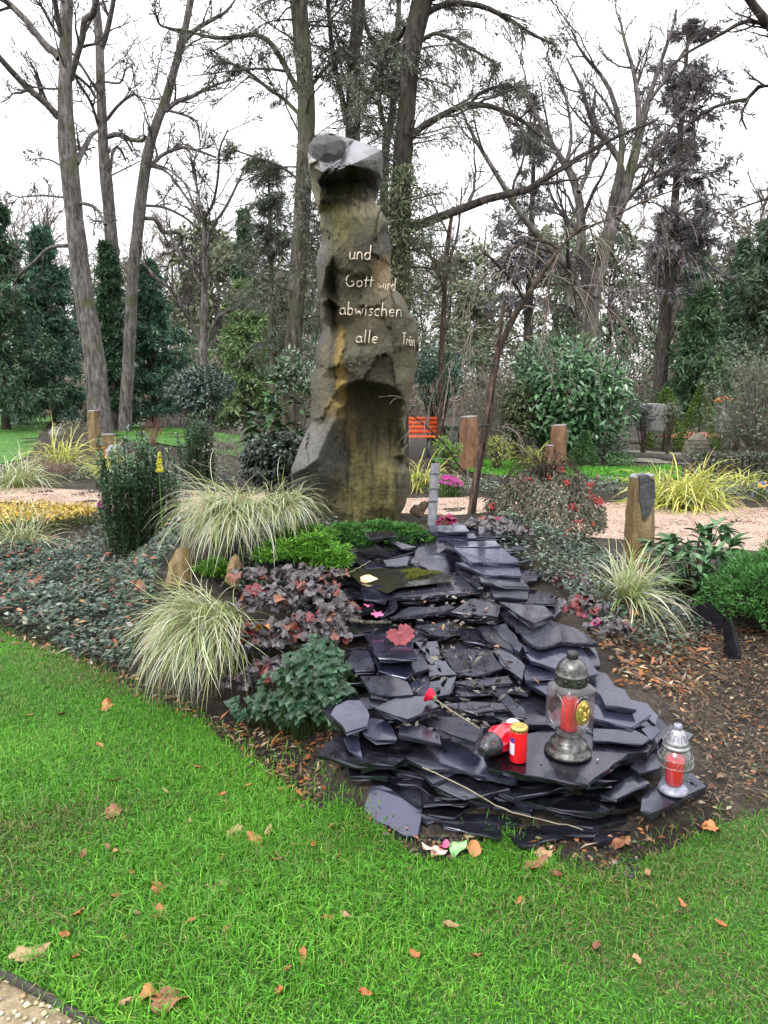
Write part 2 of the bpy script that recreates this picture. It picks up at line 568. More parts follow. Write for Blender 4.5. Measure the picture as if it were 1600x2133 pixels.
def infront(p):
    return (np.abs(p[:, 0]) < .62 * p[:, 1] + .45) & (p[:, 1] > 1.15) & (RNG.random(len(p)) < np.clip(2.6 / p[:, 1], .25, 1))


tag(grass('lawn_grass', FRONT, 29000, .041, .0034, GC, GW, infront), 'short bright green grass covering the front lawn', 'grass', kind='stuff')

# bottom left corner: pebbles behind a dark edging strip
GRAV = [tuple(v) for v in gv] + [(-2.2, 1.35), (-1.7, .6), (-.5, .6)]
M_PEB = mat_noise('pebble_bed', [(.3, (.16, .12, .07)), (.7, (.42, .34, .22))], 40, .8, .3, .6, .02)
sheet('gravel_strip', GRAV, .08, .004, M_PEB)
pp = sample_poly(GRAV, 2200)
pp = pp[(pp[:, 1] > 1.1)]
npb = len(pp)
ico = np.array([(1, 0, 0), (-1, 0, 0), (0, 1, 0), (0, -1, 0), (0, 0, 1), (0, 0, -1)], float)
icf = np.array([(0, 2, 4), (2, 1, 4), (1, 3, 4), (3, 0, 4), (2, 0, 5), (1, 2, 5), (3, 1, 5), (0, 3, 5)])
def pebbles(name, pos, size, cols, mat, squash=.6):
    n = len(pos); s = size * np.exp(RNG.normal(0, .3, n))
    V = ico[None] * (s[:, None, None] * RNG.uniform(.55, 1.2, (n, 6, 1)))
    a = RNG.uniform(0, 6.28, n)
    x = V[..., 0] * np.cos(a)[:, None] - V[..., 1] * np.sin(a)[:, None]; y = V[..., 0] * np.sin(a)[:, None] + V[..., 1] * np.cos(a)[:, None]
    V = np.stack([x, y, V[..., 2] * squash], -1) + pos[:, None]
    Fc = (np.arange(n) * 6)[:, None, None] + icf
    return build(name, [(V.reshape(-1, 3), Fc.reshape(-1, 3), np.repeat(cols, 6, 0))], mat, smooth=False, origin=(0, 0, 0))
M_STONE_ATTR = mat_leaf('small_stone', .7, .4, 0)
tag(pebbles('pebbles', np.column_stack([pp, gz(pp[:, 0], pp[:, 1]) + .008]), .010,
    mixcol(npb, [(.55, .45, .30), (.62, .55, .42), (.36, .26, .15), (.45, .42, .38)], [4, 3, 2, 1]), M_STONE_ATTR),
    'pale yellow pebbles in the bottom left corner', 'pebbles', kind='stuff')
M_EDGE = mat_plain('edging_metal', (.035, .03, .026), .6, .4, 0, .4, 60, .002, .4)
ev = np.array([gv[0] + (gv[0] - gv[1]) * .6, gv[0], gv[1], gv[2], gv[3]])
e1 = resample(ev, 16)
nrm = np.gradient(e1, axis=0); nrm = unit(np.column_stack([-nrm[:, 1], nrm[:, 0], np.zeros(16)]))[:, :2] * .006
ez = gz(e1[:, 0], e1[:, 1])
ring = np.stack([np.column_stack([e1 - nrm, ez - .03]), np.column_stack([e1 + nrm, ez - .03]), np.column_stack([e1 + nrm, ez + .028]), np.column_stack([e1 - nrm, ez + .028])], 1)
ii = np.arange(64).reshape(16, 4)
tag(build('lawn_edging', [(ring.reshape(-1, 3), np.stack([ii[:-1], np.roll(ii, -1, 1)[:-1], np.roll(ii, -1, 1)[1:], ii[1:]], -1).reshape(-1, 4))], M_EDGE, smooth=False),
    'dark edging strip between the lawn and the pale pebbles', 'edging')

# pink gravel path that passes behind the stone
PATH = [(-9, 9.7), (-5.2, 9.45), (-2.2, 8.7), (.8, 7.75), (2.4, 7.15), (3.6, 6.65), (4.8, 6.35), (7.5, 5.9), (7.5, 8.6), (4.6, 9.15), (2.7, 9.35), (1.1, 9.7), (-1.5, 10.3), (-5.6, 10.75), (-9, 11.1)]
M_PATH = mat_noise('pink_gravel', [(.3, (.25, .165, .125)), (.5, (.39, .28, .22)), (.72, (.52, .41, .345))], 70, .85, .25, .6, .012, 120)
sheet('gravel_path', PATH, .3, .006, M_PATH)
p2 = sample_poly(PATH, 22000)
p2 = p2[np.abs(p2[:, 0]) < .62 * p2[:, 1] + .4]
tag(pebbles('path_gravel', np.column_stack([p2, gz(p2[:, 0], p2[:, 1]) + .008]), .013,
    mixcol(len(p2), [(.40, .285, .22), (.50, .39, .32), (.26, .17, .125), (.45, .35, .285)], [4, 3, 2, 2], .2), M_STONE_ATTR),
    'loose pink gravel on the path behind the stone', 'gravel', kind='stuff')

# lawns beyond the path
LAWN_L = [tuple(onz(a, b)[:2]) for a, b in ((-400, 985), (0, 968), (35, 962), (65, 945), (78, 925), (82, 905), (100, 885), (112, 868), (60, 864), (0, 862), (-300, 858))]
LAWN_M = [tuple(onz(a, b)[:2]) for a, b in ((215, 915), (330, 925), (470, 948), (600, 958), (760, 962), (760, 930), (600, 912), (450, 903), (300, 886), (215, 880))]
LAWN_R = [tuple(onz(a, b)[:2]) for a, b in ((980, 985), (1060, 996), (1150, 1003), (1260, 1006), (1340, 1004), (1420, 1000), (1420, 975), (1300, 974), (1180, 972), (1060, 960), (900, 948), (900, 962))]
for i, pl in enumerate((LAWN_L, LAWN_M, LAWN_R)):
    sheet('far_lawn', pl, .35, .012, M_TURF)
    q = np.array(pl); area = (q.max(0) - q.min(0)).prod()
    tag(grass('far_lawn_grass', pl, 26000 / max(area, 1.), .06, .012, [(.085, .30, .025), (.12, .37, .035), (.06, .22, .018)], [.5, .35, .15]),
        ['bright green grass of the lawn at the left edge beyond the path', 'bright green grass behind the clipped upright shrubs', 'bright green grass strip between the brown posts on the right'][i], 'grass', kind='stuff')

# ------------------------------------------------------------------ the tall inscribed stone
SY = 5.2
S_LEFT = [(277, 664), (284, 656), (302, 643), (324, 640), (335, 642), (362, 645), (403, 652), (446, 665), (475, 669), (509, 670), (524, 661), (554, 659), (621, 662), (632, 666), (666, 668),
          (689, 671), (718, 661), (761, 656), (795, 647), (840, 648), (883, 647), (916, 630), (961, 612), (984, 606), (1010, 608), (1042, 620), (1070, 632), (1120, 640)]
S_RIGHT = [(277, 690), (282, 708), (290, 735), (300, 765), (308, 785), (320, 798), (376, 797), (403, 786), (419, 780), (430, 789), (464, 810), (484, 806), (520, 816), (554, 812), (600, 821), (614, 837),
           (644, 850), (666, 864), (693, 872), (729, 871), (772, 868), (817, 857), (862, 848), (930, 841), (966, 843), (986, 855), (1020, 856), (1047, 846), (1070, 835), (1120, 830)]
# (px, py, metres towards the camera)
S_CTRL = [
    # cap: knob, sloping top, lip
    (664, 279, -.12), (690, 281, -.14), (735, 292, -.22), (780, 308, -.15), (652, 300, .20), (682, 285, .14), (706, 292, .10), (676, 300, .24), (676, 315, .27), (650, 326, .24), (665, 333, .28), (698, 322, .22), (706, 312, .14), (718, 318, -.02), (712, 330, .04), (730, 318, .0), (760, 312, -.06),
    (646, 340, .30), (672, 360, .36), (704, 355, .33), (735, 342, .27), (755, 333, .22), (785, 317, .10), (690, 345, .24), (720, 332, .14),
    (650, 348, .22), (675, 368, .24), (706, 364, .24), (745, 348, .24), (785, 335, .17), (770, 352, .22), (792, 362, .10),
    # hollow below the cap
    (662, 380, .12), (669, 392, .16), (672, 388, .02), (690, 385, .03), (720, 378, .05), (755, 376, .06), (785, 374, .06), (700, 420, .05), (740, 415, .06), (770, 410, .05), (664, 430, .12), (676, 440, .05),
    (700, 446, .14), (740, 450, .17), (775, 445, .12), (690, 470, .10), (730, 480, .20), (775, 475, .19), (800, 462, .10), (715, 500, .21), (760, 505, .25), (786, 492, .19),
    (803, 490, .0), (810, 505, -.03), (790, 510, .17), (793, 525, .19), (695, 530, .17), (735, 535, .25), (770, 540, .25), (785, 555, .18), (675, 530, .12), (690, 510, .11), (678, 560, .12),
    (715, 560, .21), (750, 568, .22), (774, 565, .20), (788, 572, .09), (720, 576, .15), (750, 580, .155), (773, 583, .15), (778, 590, .10), (800, 560, .0), (808, 585, .01), (795, 600, .08), (815, 600, .02),
    (672, 600, .12), (685, 620, .11), (692, 600, -.06), (697, 640, -.08), (701, 680, -.05), (692, 560, .06), (708, 592, .15), (710, 640, .15), (710, 690, .14), (675, 660, .11), (687, 680, .10), (668, 630, .08),
    (735, 600, .16), (765, 602, .18), (790, 612, .20), (805, 607, .17), (730, 630, .17), (760, 640, .20), (800, 635, .24), (830, 635, .15), (775, 665, .25), (815, 665, .23), (740, 670, .19), (725, 690, .17),
    (850, 660, .05), (865, 690, -.02), (846, 690, .05), (828, 690, .19), (832, 720, .17), (824, 735, .18), (860, 730, .0), (855, 770, .0), (765, 705, .25), (800, 700, .25), (720, 720, .24), (770, 735, .28), (810, 735, .24), (725, 750, .26), (770, 765, .25), (820, 765, .16),
    (850, 810, .03), (838, 790, .13), (846, 840, .06), (745, 790, .23), (780, 795, .25), (810, 800, .22), (835, 815, .16), (715, 790, .23),
    # niche
    (722, 814, .10), (745, 807, .06), (780, 814, .03), (812, 826, .02), (832, 849, .02), (717, 835, .12), (719, 860, .09), (720, 885, .08), (838, 852, .13), (843, 900, .12), (842, 945, .12), (828, 870, .0), (833, 905, .01), (722, 850, .06), (770, 860, -.02), (815, 865, -.02), (840, 880, .05), (732, 900, .03), (780, 905, -.03), (820, 905, -.02), (842, 930, .06), (725, 935, .08), (770, 945, .06), (815, 950, .06),
    # ochre edge and left flank
    (690, 700, .18), (703, 715, .24), (708, 760, .31), (713, 800, .33), (715, 845, .32), (690, 760, .24), (675, 740, .14), (665, 790, .14), (660, 840, .18), (690, 830, .27), (675, 875, .26), (655, 880, .20), (700, 865, .33), (716, 870, .20), (718, 900, .13),
    # left foot
    (706, 850, .38), (695, 880, .395), (683, 905, .41), (672, 930, .42), (660, 958, .43), (714, 864, .20), (705, 887, .20), (696, 911, .19), (687, 938, .18), (676, 964, .20), (650, 885, .20), (632, 918, .22), (614, 962, .27), (609, 988, .31), (635, 975, .38), (650, 965, .41), (612, 1000, .22), (638, 988, .26), (660, 974, .27), (720, 945, .12), (700, 950, .13),
    (672, 990, .25), (700, 972, .22), (640, 1005, .26), (625, 1020, .24), (655, 1045, .20), (730, 970, .17), (770, 968, .20), (800, 975, .17), (840, 985, .14), (770, 1010, .24), (720, 1010, .23), (830, 1015, .17), (760, 1060, .25), (700, 1060, .23), (820, 1060, .18), (850, 1010, .06)]
SC = np.array(S_CTRL)
_A = np.linalg.norm(SC[:, None, :2] - SC[None, :, :2], axis=2)
_w = np.linalg.solve(-_A + np.eye(len(SC)) * 1.2, SC[:, 2] - .13)


def stone_d(px, py):
    """mostly flat facets between the control points (as the rock is split), slightly eased"""
    q = np.stack([np.ravel(px), np.ravel(py)], 1)
    soft = .13 - np.linalg.norm(q[:, None] - SC[None, :, :2], axis=2) @ _w
    ed = [(b - .5, a, None) for a, b in S_LEFT[1:]] + [(b + .5, a, None) for a, b in S_RIGHT[1:]] + [(672, 274, -.16), (600, 1130, .2), (860, 1130, .1), (740, 1130, .25)]
    E = np.array([(a, b, (-.10 if c is None else c)) for a, b, c in ed]); E[:, 2] = np.where(E[:, 2] == -.10, .55 * (.13 - np.linalg.norm(E[:, None, :2] - SC[None, :, :2], axis=2) @ _w) - .09, E[:, 2])
    pts = np.vstack([SC, E]); v, e, f, ov, *_ = delaunay_2d_cdt([Vector(p[:2]) for p in pts], [], [], 0, 1e-4)
    dv = np.array([pts[o[0], 2] for o in ov]); v = np.array([(p.x, p.y) for p in v]); out = soft.copy()
    for t in f:
        a, b, c = v[t[0]], v[t[1]], v[t[2]]; m = np.array([b - a, c - a]).T; de = np.linalg.det(m)
        if abs(de) < 1e-9: continue
        lo, hi = v[list(t)].min(0), v[list(t)].max(0); k = np.where((q >= lo - .01).all(1) & (q <= hi + .01).all(1))[0]
        if not len(k): continue
        w = (q[k] - a) @ np.linalg.inv(m).T; ok = (w >= -1e-6).all(1) & (w.sum(1) <= 1 + 1e-6); kk = k[ok]; ww = w[ok]
        out[kk] = dv[t[0]] * (1 - ww.sum(1)) + dv[t[1]] * ww[:, 0] + dv[t[2]] * ww[:, 1]
    return (.82 * out + .18 * soft).reshape(np.shape(px))


rows = np.concatenate([np.arange(277, 380, 2.2), np.arange(380, 1116, 3.3)])
NF, NB = 100, 18
lx = np.interp(rows, [a for a, b in S_LEFT], [b for a, b in S_LEFT]); rx = np.interp(rows, [a for a, b in S_RIGHT], [b for a, b in S_RIGHT])
lx = lx + 1.2 * np.sin(rows * .13) * np.sin(rows * .031); rx = rx + 1.2 * np.sin(rows * .17 + 1) * np.sin(rows * .023)
u = (1 - np.cos(np.linspace(0, math.pi, NF))) / 2 * .35 + np.linspace(0, 1, NF) * .65
PX = lx[:, None] + (rx - lx)[:, None] * u[None]; PY = np.repeat(rows[:, None], NF, 1)
Dp = stone_d(PX, PY)
edge = np.abs(2 * u - 1)[None]
Dp = Dp - .05 * edge ** 14
# chipped facets
fac = np.array([[noise.voronoi(Vector((a * .022, b * .022, 3.1)))[0][0] for a, b in zip(r1, r2)] for r1, r2 in zip(PX, PY)])
fn = np.array([[noise.fractal(Vector((a * .03, b * .03, .5)), .8, 2.1, 5) for a, b in zip(r1, r2)] for r1, r2 in zip(PX, PY)])
fn2 = np.array([[noise.fractal(Vector((a * .12, b * .12, 7.5)), .9, 2.1, 4) for a, b in zip(r1, r2)] for r1, r2 in zip(PX, PY)])
calm = np.clip(1 - ((PX - 690) / 55) ** 2, 0, 1) * (PY < 345)
rgs = np.random.default_rng(5)
for ns, gs, os_ in ((60, .0006, .004),):           # split facets: cells with their own slope and step
    sd = np.column_stack([rgs.uniform(600, 880, ns), rgs.uniform(270, 1120, ns)]); gr = rgs.normal(0, gs, (ns, 2)); of = rgs.normal(0, os_, ns)
    q_ = np.stack([PX.ravel() + 6 * fn.ravel(), (PY.ravel() + 9 * fn2.ravel())], 1) * np.array([1, .7]); sd2 = sd * np.array([1, .7])
    ni = np.concatenate([np.argmin(((c[:, None] - sd2[None]) ** 2).sum(2), 1) for c in np.array_split(q_, 12)])
    add_ = of[ni] + (gr[ni] * np.stack([PX.ravel() - sd[ni, 0], PY.ravel() - sd[ni, 1]], 1)).sum(1)
    Dp = Dp + np.clip(add_, -.025, .025).reshape(PX.shape) * np.where((PY < 345), .35, 1.) * np.where((PX > 718) & (PY > 800), .4, 1.)
Dp = Dp + (.012 * fac + .009 * fn + .006 * fn2 - .006) * (1 - .6 * calm)
Vf = at(PX, PY, SY - Dp)
# back half
tb = np.linspace(0, 1, NB + 2)[1:-1]
Lp, Rp = Vf[:, 0], Vf[:, -1]
cb = Rp[:, None] + (Lp - Rp)[:, None] * ((1 - np.cos(tb * math.pi)) / 2)[None, :, None]
wd = (Rp - Lp)[:, 0]
cb[..., 1] += (np.clip(wd * .62, .12, .5))[:, None] * np.sin(tb * math.pi)[None] ** .7
cb[..., 1] += .02 * np.sin(cb[..., 2] * 7 + cb[..., 0] * 5)
ring = np.concatenate([Vf, cb], 1); NR = NF + NB
idx = np.arange(len(rows) * NR).reshape(len(rows), NR)
qs = np.stack([idx[:-1], np.roll(idx, -1, 1)[:-1], np.roll(idx, -1, 1)[1:], idx[1:]], -1).reshape(-1, 4)[:, ::-1]
topc = ring[0].mean(0); Vst = np.vstack([ring.reshape(-1, 3), topc])
tri = np.stack([idx[0], np.roll(idx[0], -1), np.full(NR, len(Vst) - 1)], 1)
# rock colours and stains, with painted shade in recesses and sky sheen on the cap (px, py, sx, sy, colour, weight)
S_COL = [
    (690, 340, 60, 22, (.11, .11, .135), 3), (745, 318, 45, 18, (.13, .13, .16), 4), (682, 308, 28, 22, (.030, .028, .028), 16), (655, 335, 14, 9, (.14, .13, .12), 2), (785, 335, 24, 18, (.045, .044, .036), 10), (755, 352, 34, 10, (.028, .027, .02), 10), (690, 366, 26, 7, (.025, .024, .018), 8),  # cap lilac carries sky sheen; dark tones under the lip are painted shade
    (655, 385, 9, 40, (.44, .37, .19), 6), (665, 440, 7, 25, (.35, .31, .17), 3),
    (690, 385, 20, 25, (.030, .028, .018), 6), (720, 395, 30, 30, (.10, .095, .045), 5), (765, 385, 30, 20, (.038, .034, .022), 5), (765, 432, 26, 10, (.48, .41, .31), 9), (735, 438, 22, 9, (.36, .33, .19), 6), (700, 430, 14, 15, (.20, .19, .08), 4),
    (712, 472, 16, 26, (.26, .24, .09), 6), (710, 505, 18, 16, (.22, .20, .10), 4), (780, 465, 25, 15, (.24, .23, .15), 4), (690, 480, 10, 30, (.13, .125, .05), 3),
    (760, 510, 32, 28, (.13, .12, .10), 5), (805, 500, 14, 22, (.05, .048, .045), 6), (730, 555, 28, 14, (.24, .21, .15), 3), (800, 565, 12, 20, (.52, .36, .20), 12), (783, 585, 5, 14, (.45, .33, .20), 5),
    (672, 570, 12, 50, (.15, .14, .12), 5), (672, 650, 12, 40, (.13, .12, .11), 4), (697, 640, 6, 60, (.045, .04, .032), 6),  # darkest blob paints shade into the groove
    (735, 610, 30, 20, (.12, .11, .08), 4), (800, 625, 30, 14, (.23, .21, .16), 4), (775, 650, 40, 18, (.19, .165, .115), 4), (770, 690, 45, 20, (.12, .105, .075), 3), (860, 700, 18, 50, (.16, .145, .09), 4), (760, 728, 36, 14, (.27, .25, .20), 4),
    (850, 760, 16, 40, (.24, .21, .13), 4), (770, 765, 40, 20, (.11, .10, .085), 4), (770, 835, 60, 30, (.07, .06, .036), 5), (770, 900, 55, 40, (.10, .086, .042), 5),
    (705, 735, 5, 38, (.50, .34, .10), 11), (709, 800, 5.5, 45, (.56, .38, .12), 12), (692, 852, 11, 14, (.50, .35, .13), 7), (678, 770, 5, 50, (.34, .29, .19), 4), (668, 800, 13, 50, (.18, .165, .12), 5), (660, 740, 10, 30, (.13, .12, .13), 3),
    (645, 935, 30, 38, (.30, .29, .31), 12), (690, 900, 12, 32, (.22, .21, .22), 6), (620, 970, 20, 26, (.30, .29, .31), 9), (690, 945, 24, 18, (.035, .03, .035), 7), (650, 1010, 40, 30, (.085, .08, .075), 5), (700, 915, 10, 14, (.14, .13, .08), 4),  # darkest blob is painted shade under the left foot's facet
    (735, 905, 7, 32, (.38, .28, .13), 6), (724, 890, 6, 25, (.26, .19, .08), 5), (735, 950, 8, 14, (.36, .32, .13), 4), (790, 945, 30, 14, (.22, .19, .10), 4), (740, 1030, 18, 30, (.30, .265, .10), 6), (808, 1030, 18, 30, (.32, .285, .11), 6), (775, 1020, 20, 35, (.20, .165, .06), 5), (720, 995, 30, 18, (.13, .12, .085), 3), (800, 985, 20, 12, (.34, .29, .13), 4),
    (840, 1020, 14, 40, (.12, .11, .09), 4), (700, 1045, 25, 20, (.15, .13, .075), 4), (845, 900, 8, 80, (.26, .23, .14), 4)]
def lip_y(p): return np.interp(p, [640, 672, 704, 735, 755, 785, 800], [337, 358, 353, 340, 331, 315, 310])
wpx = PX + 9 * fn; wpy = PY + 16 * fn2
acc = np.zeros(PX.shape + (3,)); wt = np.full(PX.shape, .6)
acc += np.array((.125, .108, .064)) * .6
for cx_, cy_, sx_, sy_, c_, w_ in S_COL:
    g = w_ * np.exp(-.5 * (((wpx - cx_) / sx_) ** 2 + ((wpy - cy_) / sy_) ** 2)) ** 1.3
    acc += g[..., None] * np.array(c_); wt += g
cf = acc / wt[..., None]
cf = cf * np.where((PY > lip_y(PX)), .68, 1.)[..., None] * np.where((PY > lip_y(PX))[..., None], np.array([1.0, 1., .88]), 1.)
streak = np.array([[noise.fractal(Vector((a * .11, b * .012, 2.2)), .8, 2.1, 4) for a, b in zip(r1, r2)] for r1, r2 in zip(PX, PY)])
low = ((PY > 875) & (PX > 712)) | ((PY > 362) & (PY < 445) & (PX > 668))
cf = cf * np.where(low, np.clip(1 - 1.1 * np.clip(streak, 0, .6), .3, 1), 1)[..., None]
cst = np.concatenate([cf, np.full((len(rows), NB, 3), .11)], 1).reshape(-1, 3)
cst = np.vstack([cst, cst[:1]])


def stone_material():
    m, N, L, B = nodes('wet_rock')
    a = N.new('ShaderNodeAttribute'); a.attribute_name = 'Col'
    n = noise_tex(N, L, 22, 8, .7, .3)
    r = ramp(N, L, n.outputs['Fac'], [(.30, (.30, .29, .27)), (.46, (.9, .9, .88)), (.6, (1.05, 1.05, 1)), (.75, (1.5, 1.46, 1.35))])
    mx = N.new('ShaderNodeMix'); mx.data_type = 'RGBA'; mx.blend_type = 'MULTIPLY'; mx.inputs['Factor'].default_value = 1
    L.new(a.outputs['Color'], mx.inputs['A']); L.new(r.outputs[0], mx.inputs['B'])
    # pale lichen specks
    v = noise_tex(N, L, 95, 3, .5); big = noise_tex(N, L, 3.2, 3, .5)
    ml = N.new('ShaderNodeMath'); ml.operation = 'MULTIPLY'
    s1 = ramp(N, L, v.outputs['Fac'], [(.60, (0, 0, 0)), (.66, (1, 1, 1))]); s2 = ramp(N, L, big.outputs['Fac'], [(.55, (0, 0, 0)), (.68, (1, 1, 1))])
    L.new(s1.outputs[0], ml.inputs[0]); L.new(s2.outputs[0], ml.inputs[1])
    m2 = N.new('ShaderNodeMix'); m2.data_type = 'RGBA'
    L.new(ml.outputs[0], m2.inputs['Factor']); L.new(mx.outputs['Result'], m2.inputs['A']); m2.inputs['B'].default_value = (.30, .28, .21, 1)
    # fine dark cracks
    vo = N.new('ShaderNodeTexVoronoi'); vo.feature = 'DISTANCE_TO_EDGE'; vo.inputs['Scale'].default_value = 5.5
    tcv = N.new('ShaderNodeTexCoord'); wn_ = noise_tex(N, L, 6, 5, .6); mxv = N.new('ShaderNodeMix'); mxv.data_type = 'RGBA'; mxv.inputs['Factor'].default_value = .22
    L.new(tcv.outputs['Object'], mxv.inputs['A']); L.new(wn_.outputs['Color'], mxv.inputs['B']); L.new(mxv.outputs['Result'], vo.inputs['Vector'])
    ck = ramp(N, L, vo.outputs['Distance'], [(.0, (.25, .24, .22)), (.010, (1, 1, 1))]); big2 = noise_tex(N, L, 2.3, 3, .5); ckm = ramp(N, L, big2.outputs['Fac'], [(.50, (0, 0, 0)), (.60, (1, 1, 1))])
    m3 = N.new('ShaderNodeMix'); m3.data_type = 'RGBA'; m3.blend_type = 'MULTIPLY'; L.new(ckm.outputs[0], m3.inputs['Factor']); L.new(m2.outputs['Result'], m3.inputs['A']); L.new(ck.outputs[0], m3.inputs['B'])
    L.new(m3.outputs['Result'], B.inputs['Base Color'])
    rr = ramp(N, L, big.outputs['Fac'], [(.35, (.30, .30, .30)), (.65, (.7, .7, .7))])
    L.new(rr.outputs[0], B.inputs['Roughness']); B.inputs['Specular IOR Level'].default_value = .35
    n3 = noise_tex(N, L, 55, 8, .7)
    bump(N, L, n3.outputs['Fac'], 1., .035, B)
    return m


M_ROCK = stone_material()
sb = at(745, 1060, SY)
STONE = thing('memorial_stone', (sb[0], SY, sb[2]), 'tall rough brown standing stone with a German inscription in pale metal letters', 'memorial stone')
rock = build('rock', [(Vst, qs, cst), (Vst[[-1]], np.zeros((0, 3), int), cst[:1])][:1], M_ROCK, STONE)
M_CAP = slate_top = None
def cap_material():
    m, N, L, B = nodes('wet_cap_rock')
    a = N.new('ShaderNodeAttribute'); a.attribute_name = 'Col'; L.new(a.outputs['Color'], B.inputs['Base Color'])
    B.inputs['Roughness'].default_value = .3; B.inputs['Specular IOR Level'].default_value = .8; B.inputs['Specular Tint'].default_value = (.85, .85, 1, 1)
    n = noise_tex(N, L, 18, 6, .6); bump(N, L, n.outputs['Fac'], .3, .012, B)
    return m
rock.data.materials.append(cap_material()); rock.data.materials.append(mat_noise('dark_knob', [(.3, (.006, .006, .006)), (.7, (.030, .028, .028))], 9, .55, .25, .5, .015))  # knob rock darkened further, painting the shade of its upright face
lipy = np.interp(PX[:, :], [640, 672, 704, 735, 755, 785, 800], [337, 358, 353, 340, 331, 315, 310])
wetf = (PY < lipy) & (((PX - 680) / 40) ** 2 + ((PY - 308) / 29) ** 2 > 1); wetf = np.concatenate([wetf, np.zeros((len(rows), NB), bool)], 1)
kn = np.concatenate([(PY < lipy) & ~wetf[:, :NF], np.zeros((len(rows), NB), bool)], 1)
fi = wetf[:-1].ravel().astype(np.int32) + 2 * kn[:-1].ravel().astype(np.int32)
rock.data.polygons.foreach_set('material_index', fi)

# ---- metal letters: strokes on an x-height of 1
def arc(cx_, cy_, rx_, ry_, a0, a1, n=9):
    t = np.radians(np.linspace(a0, a1, n)); return [(cx_ + rx_ * math.cos(v), cy_ + ry_ * math.sin(v)) for v in t]


GLYPH = {
    'u': (.95, [[(.05, 1), (.08, .5)] + arc(.4, .35, .32, .35, 180, 340) , [(.8, 1.02), (.78, .3), (.92, 0)]]),
    'n': (.95, [[(.08, 1), (.06, 0)], [(.07, .55)] + arc(.4, .62, .32, .4, 160, 20) + [(.76, .4), (.82, 0)]]),
    'd': (1.0, [arc(.42, .48, .38, .48, 40, 330, 13), [(.86, 2.0), (.82, .9), (.84, .0)]]),
    'G': (1.55, [[(1.25, 1.75)] + arc(.78, 1.0, .72, .98, 62, 300, 14) + [(1.3, .3), (1.25, .85), (.85, .82)]]),
    'o': (.98, [arc(.46, .5, .42, .5, 95, 455, 15)]),
    't': (.62, [[(.32, 1.65), (.28, .6), (.3, .0)], [(-.05, 1.05), (.72, 1.08)]]),
    'w': (1.35, [[(.02, 1), (.32, .02), (.62, .85), (.92, .02), (1.25, 1.05)]]),
    'i': (.35, [[(.14, .98), (.15, 0)], [(.15, 1.42), (.17, 1.5)]]),
    'r': (.72, [[(.1, 1), (.1, 0)], [(.1, .6), (.3, .95), (.62, .92)]]),
    'a': (1.0, [arc(.42, .48, .38, .48, 40, 330, 13), [(.82, 1.0), (.78, .4), (.95, .0)]]),
    'b': (1.0, [[(.08, 2.0), (.1, 0)], arc(.45, .48, .37, .5, 150, -170, 13)]),
    's': (.78, [[(.66, .9), (.4, 1.02), (.14, .8), (.3, .55), (.58, .4), (.62, .15), (.35, -.02), (.05, .1)]]),
    'c': (.85, [arc(.46, .5, .42, .5, 50, 310, 12)]),
    'h': (.98, [[(.1, 2.05), (.08, 0)], [(.09, .55)] + arc(.42, .62, .32, .4, 160, 20) + [(.78, .4), (.85, 0)]]),
    'e': (.95, [[(.1, .5), (.82, .58)] + arc(.46, .5, .4, .5, 20, 310, 13)]),
    'l': (.42, [[(.16, 2.1), (.15, 0)]]),
    'T': (1.2, [[(.55, 1.9), (.52, 0)], [(.0, 1.85), (1.15, 1.95)]]),
    'ä': (1.0, [arc(.42, .48, .38, .48, 40, 330, 13), [(.82, 1.0), (.78, .4), (.95, .0)], [(.25, 1.4), (.27, 1.5)], [(.62, 1.4), (.64, 1.5)]]),
}
M_LET = mat_plain('letter_metal', (.62, .54, .42), .42, .5, .55, .3, 80, .001, .15)
from mathutils.bvhtree import BVHTree
bvh_stone = BVHTree.FromPolygons([tuple(v) for v in Vst], [tuple(f) for f in qs])


def hit(px, py):
    dx, dy, dz = ray(px, py); d = Vector((float(dx), float(dy), float(dz))).normalized()
    r = bvh_stone.ray_cast(Vector((0, 0, CAMZ)), d)
    return (np.array(r[0]) if r[0] else None)


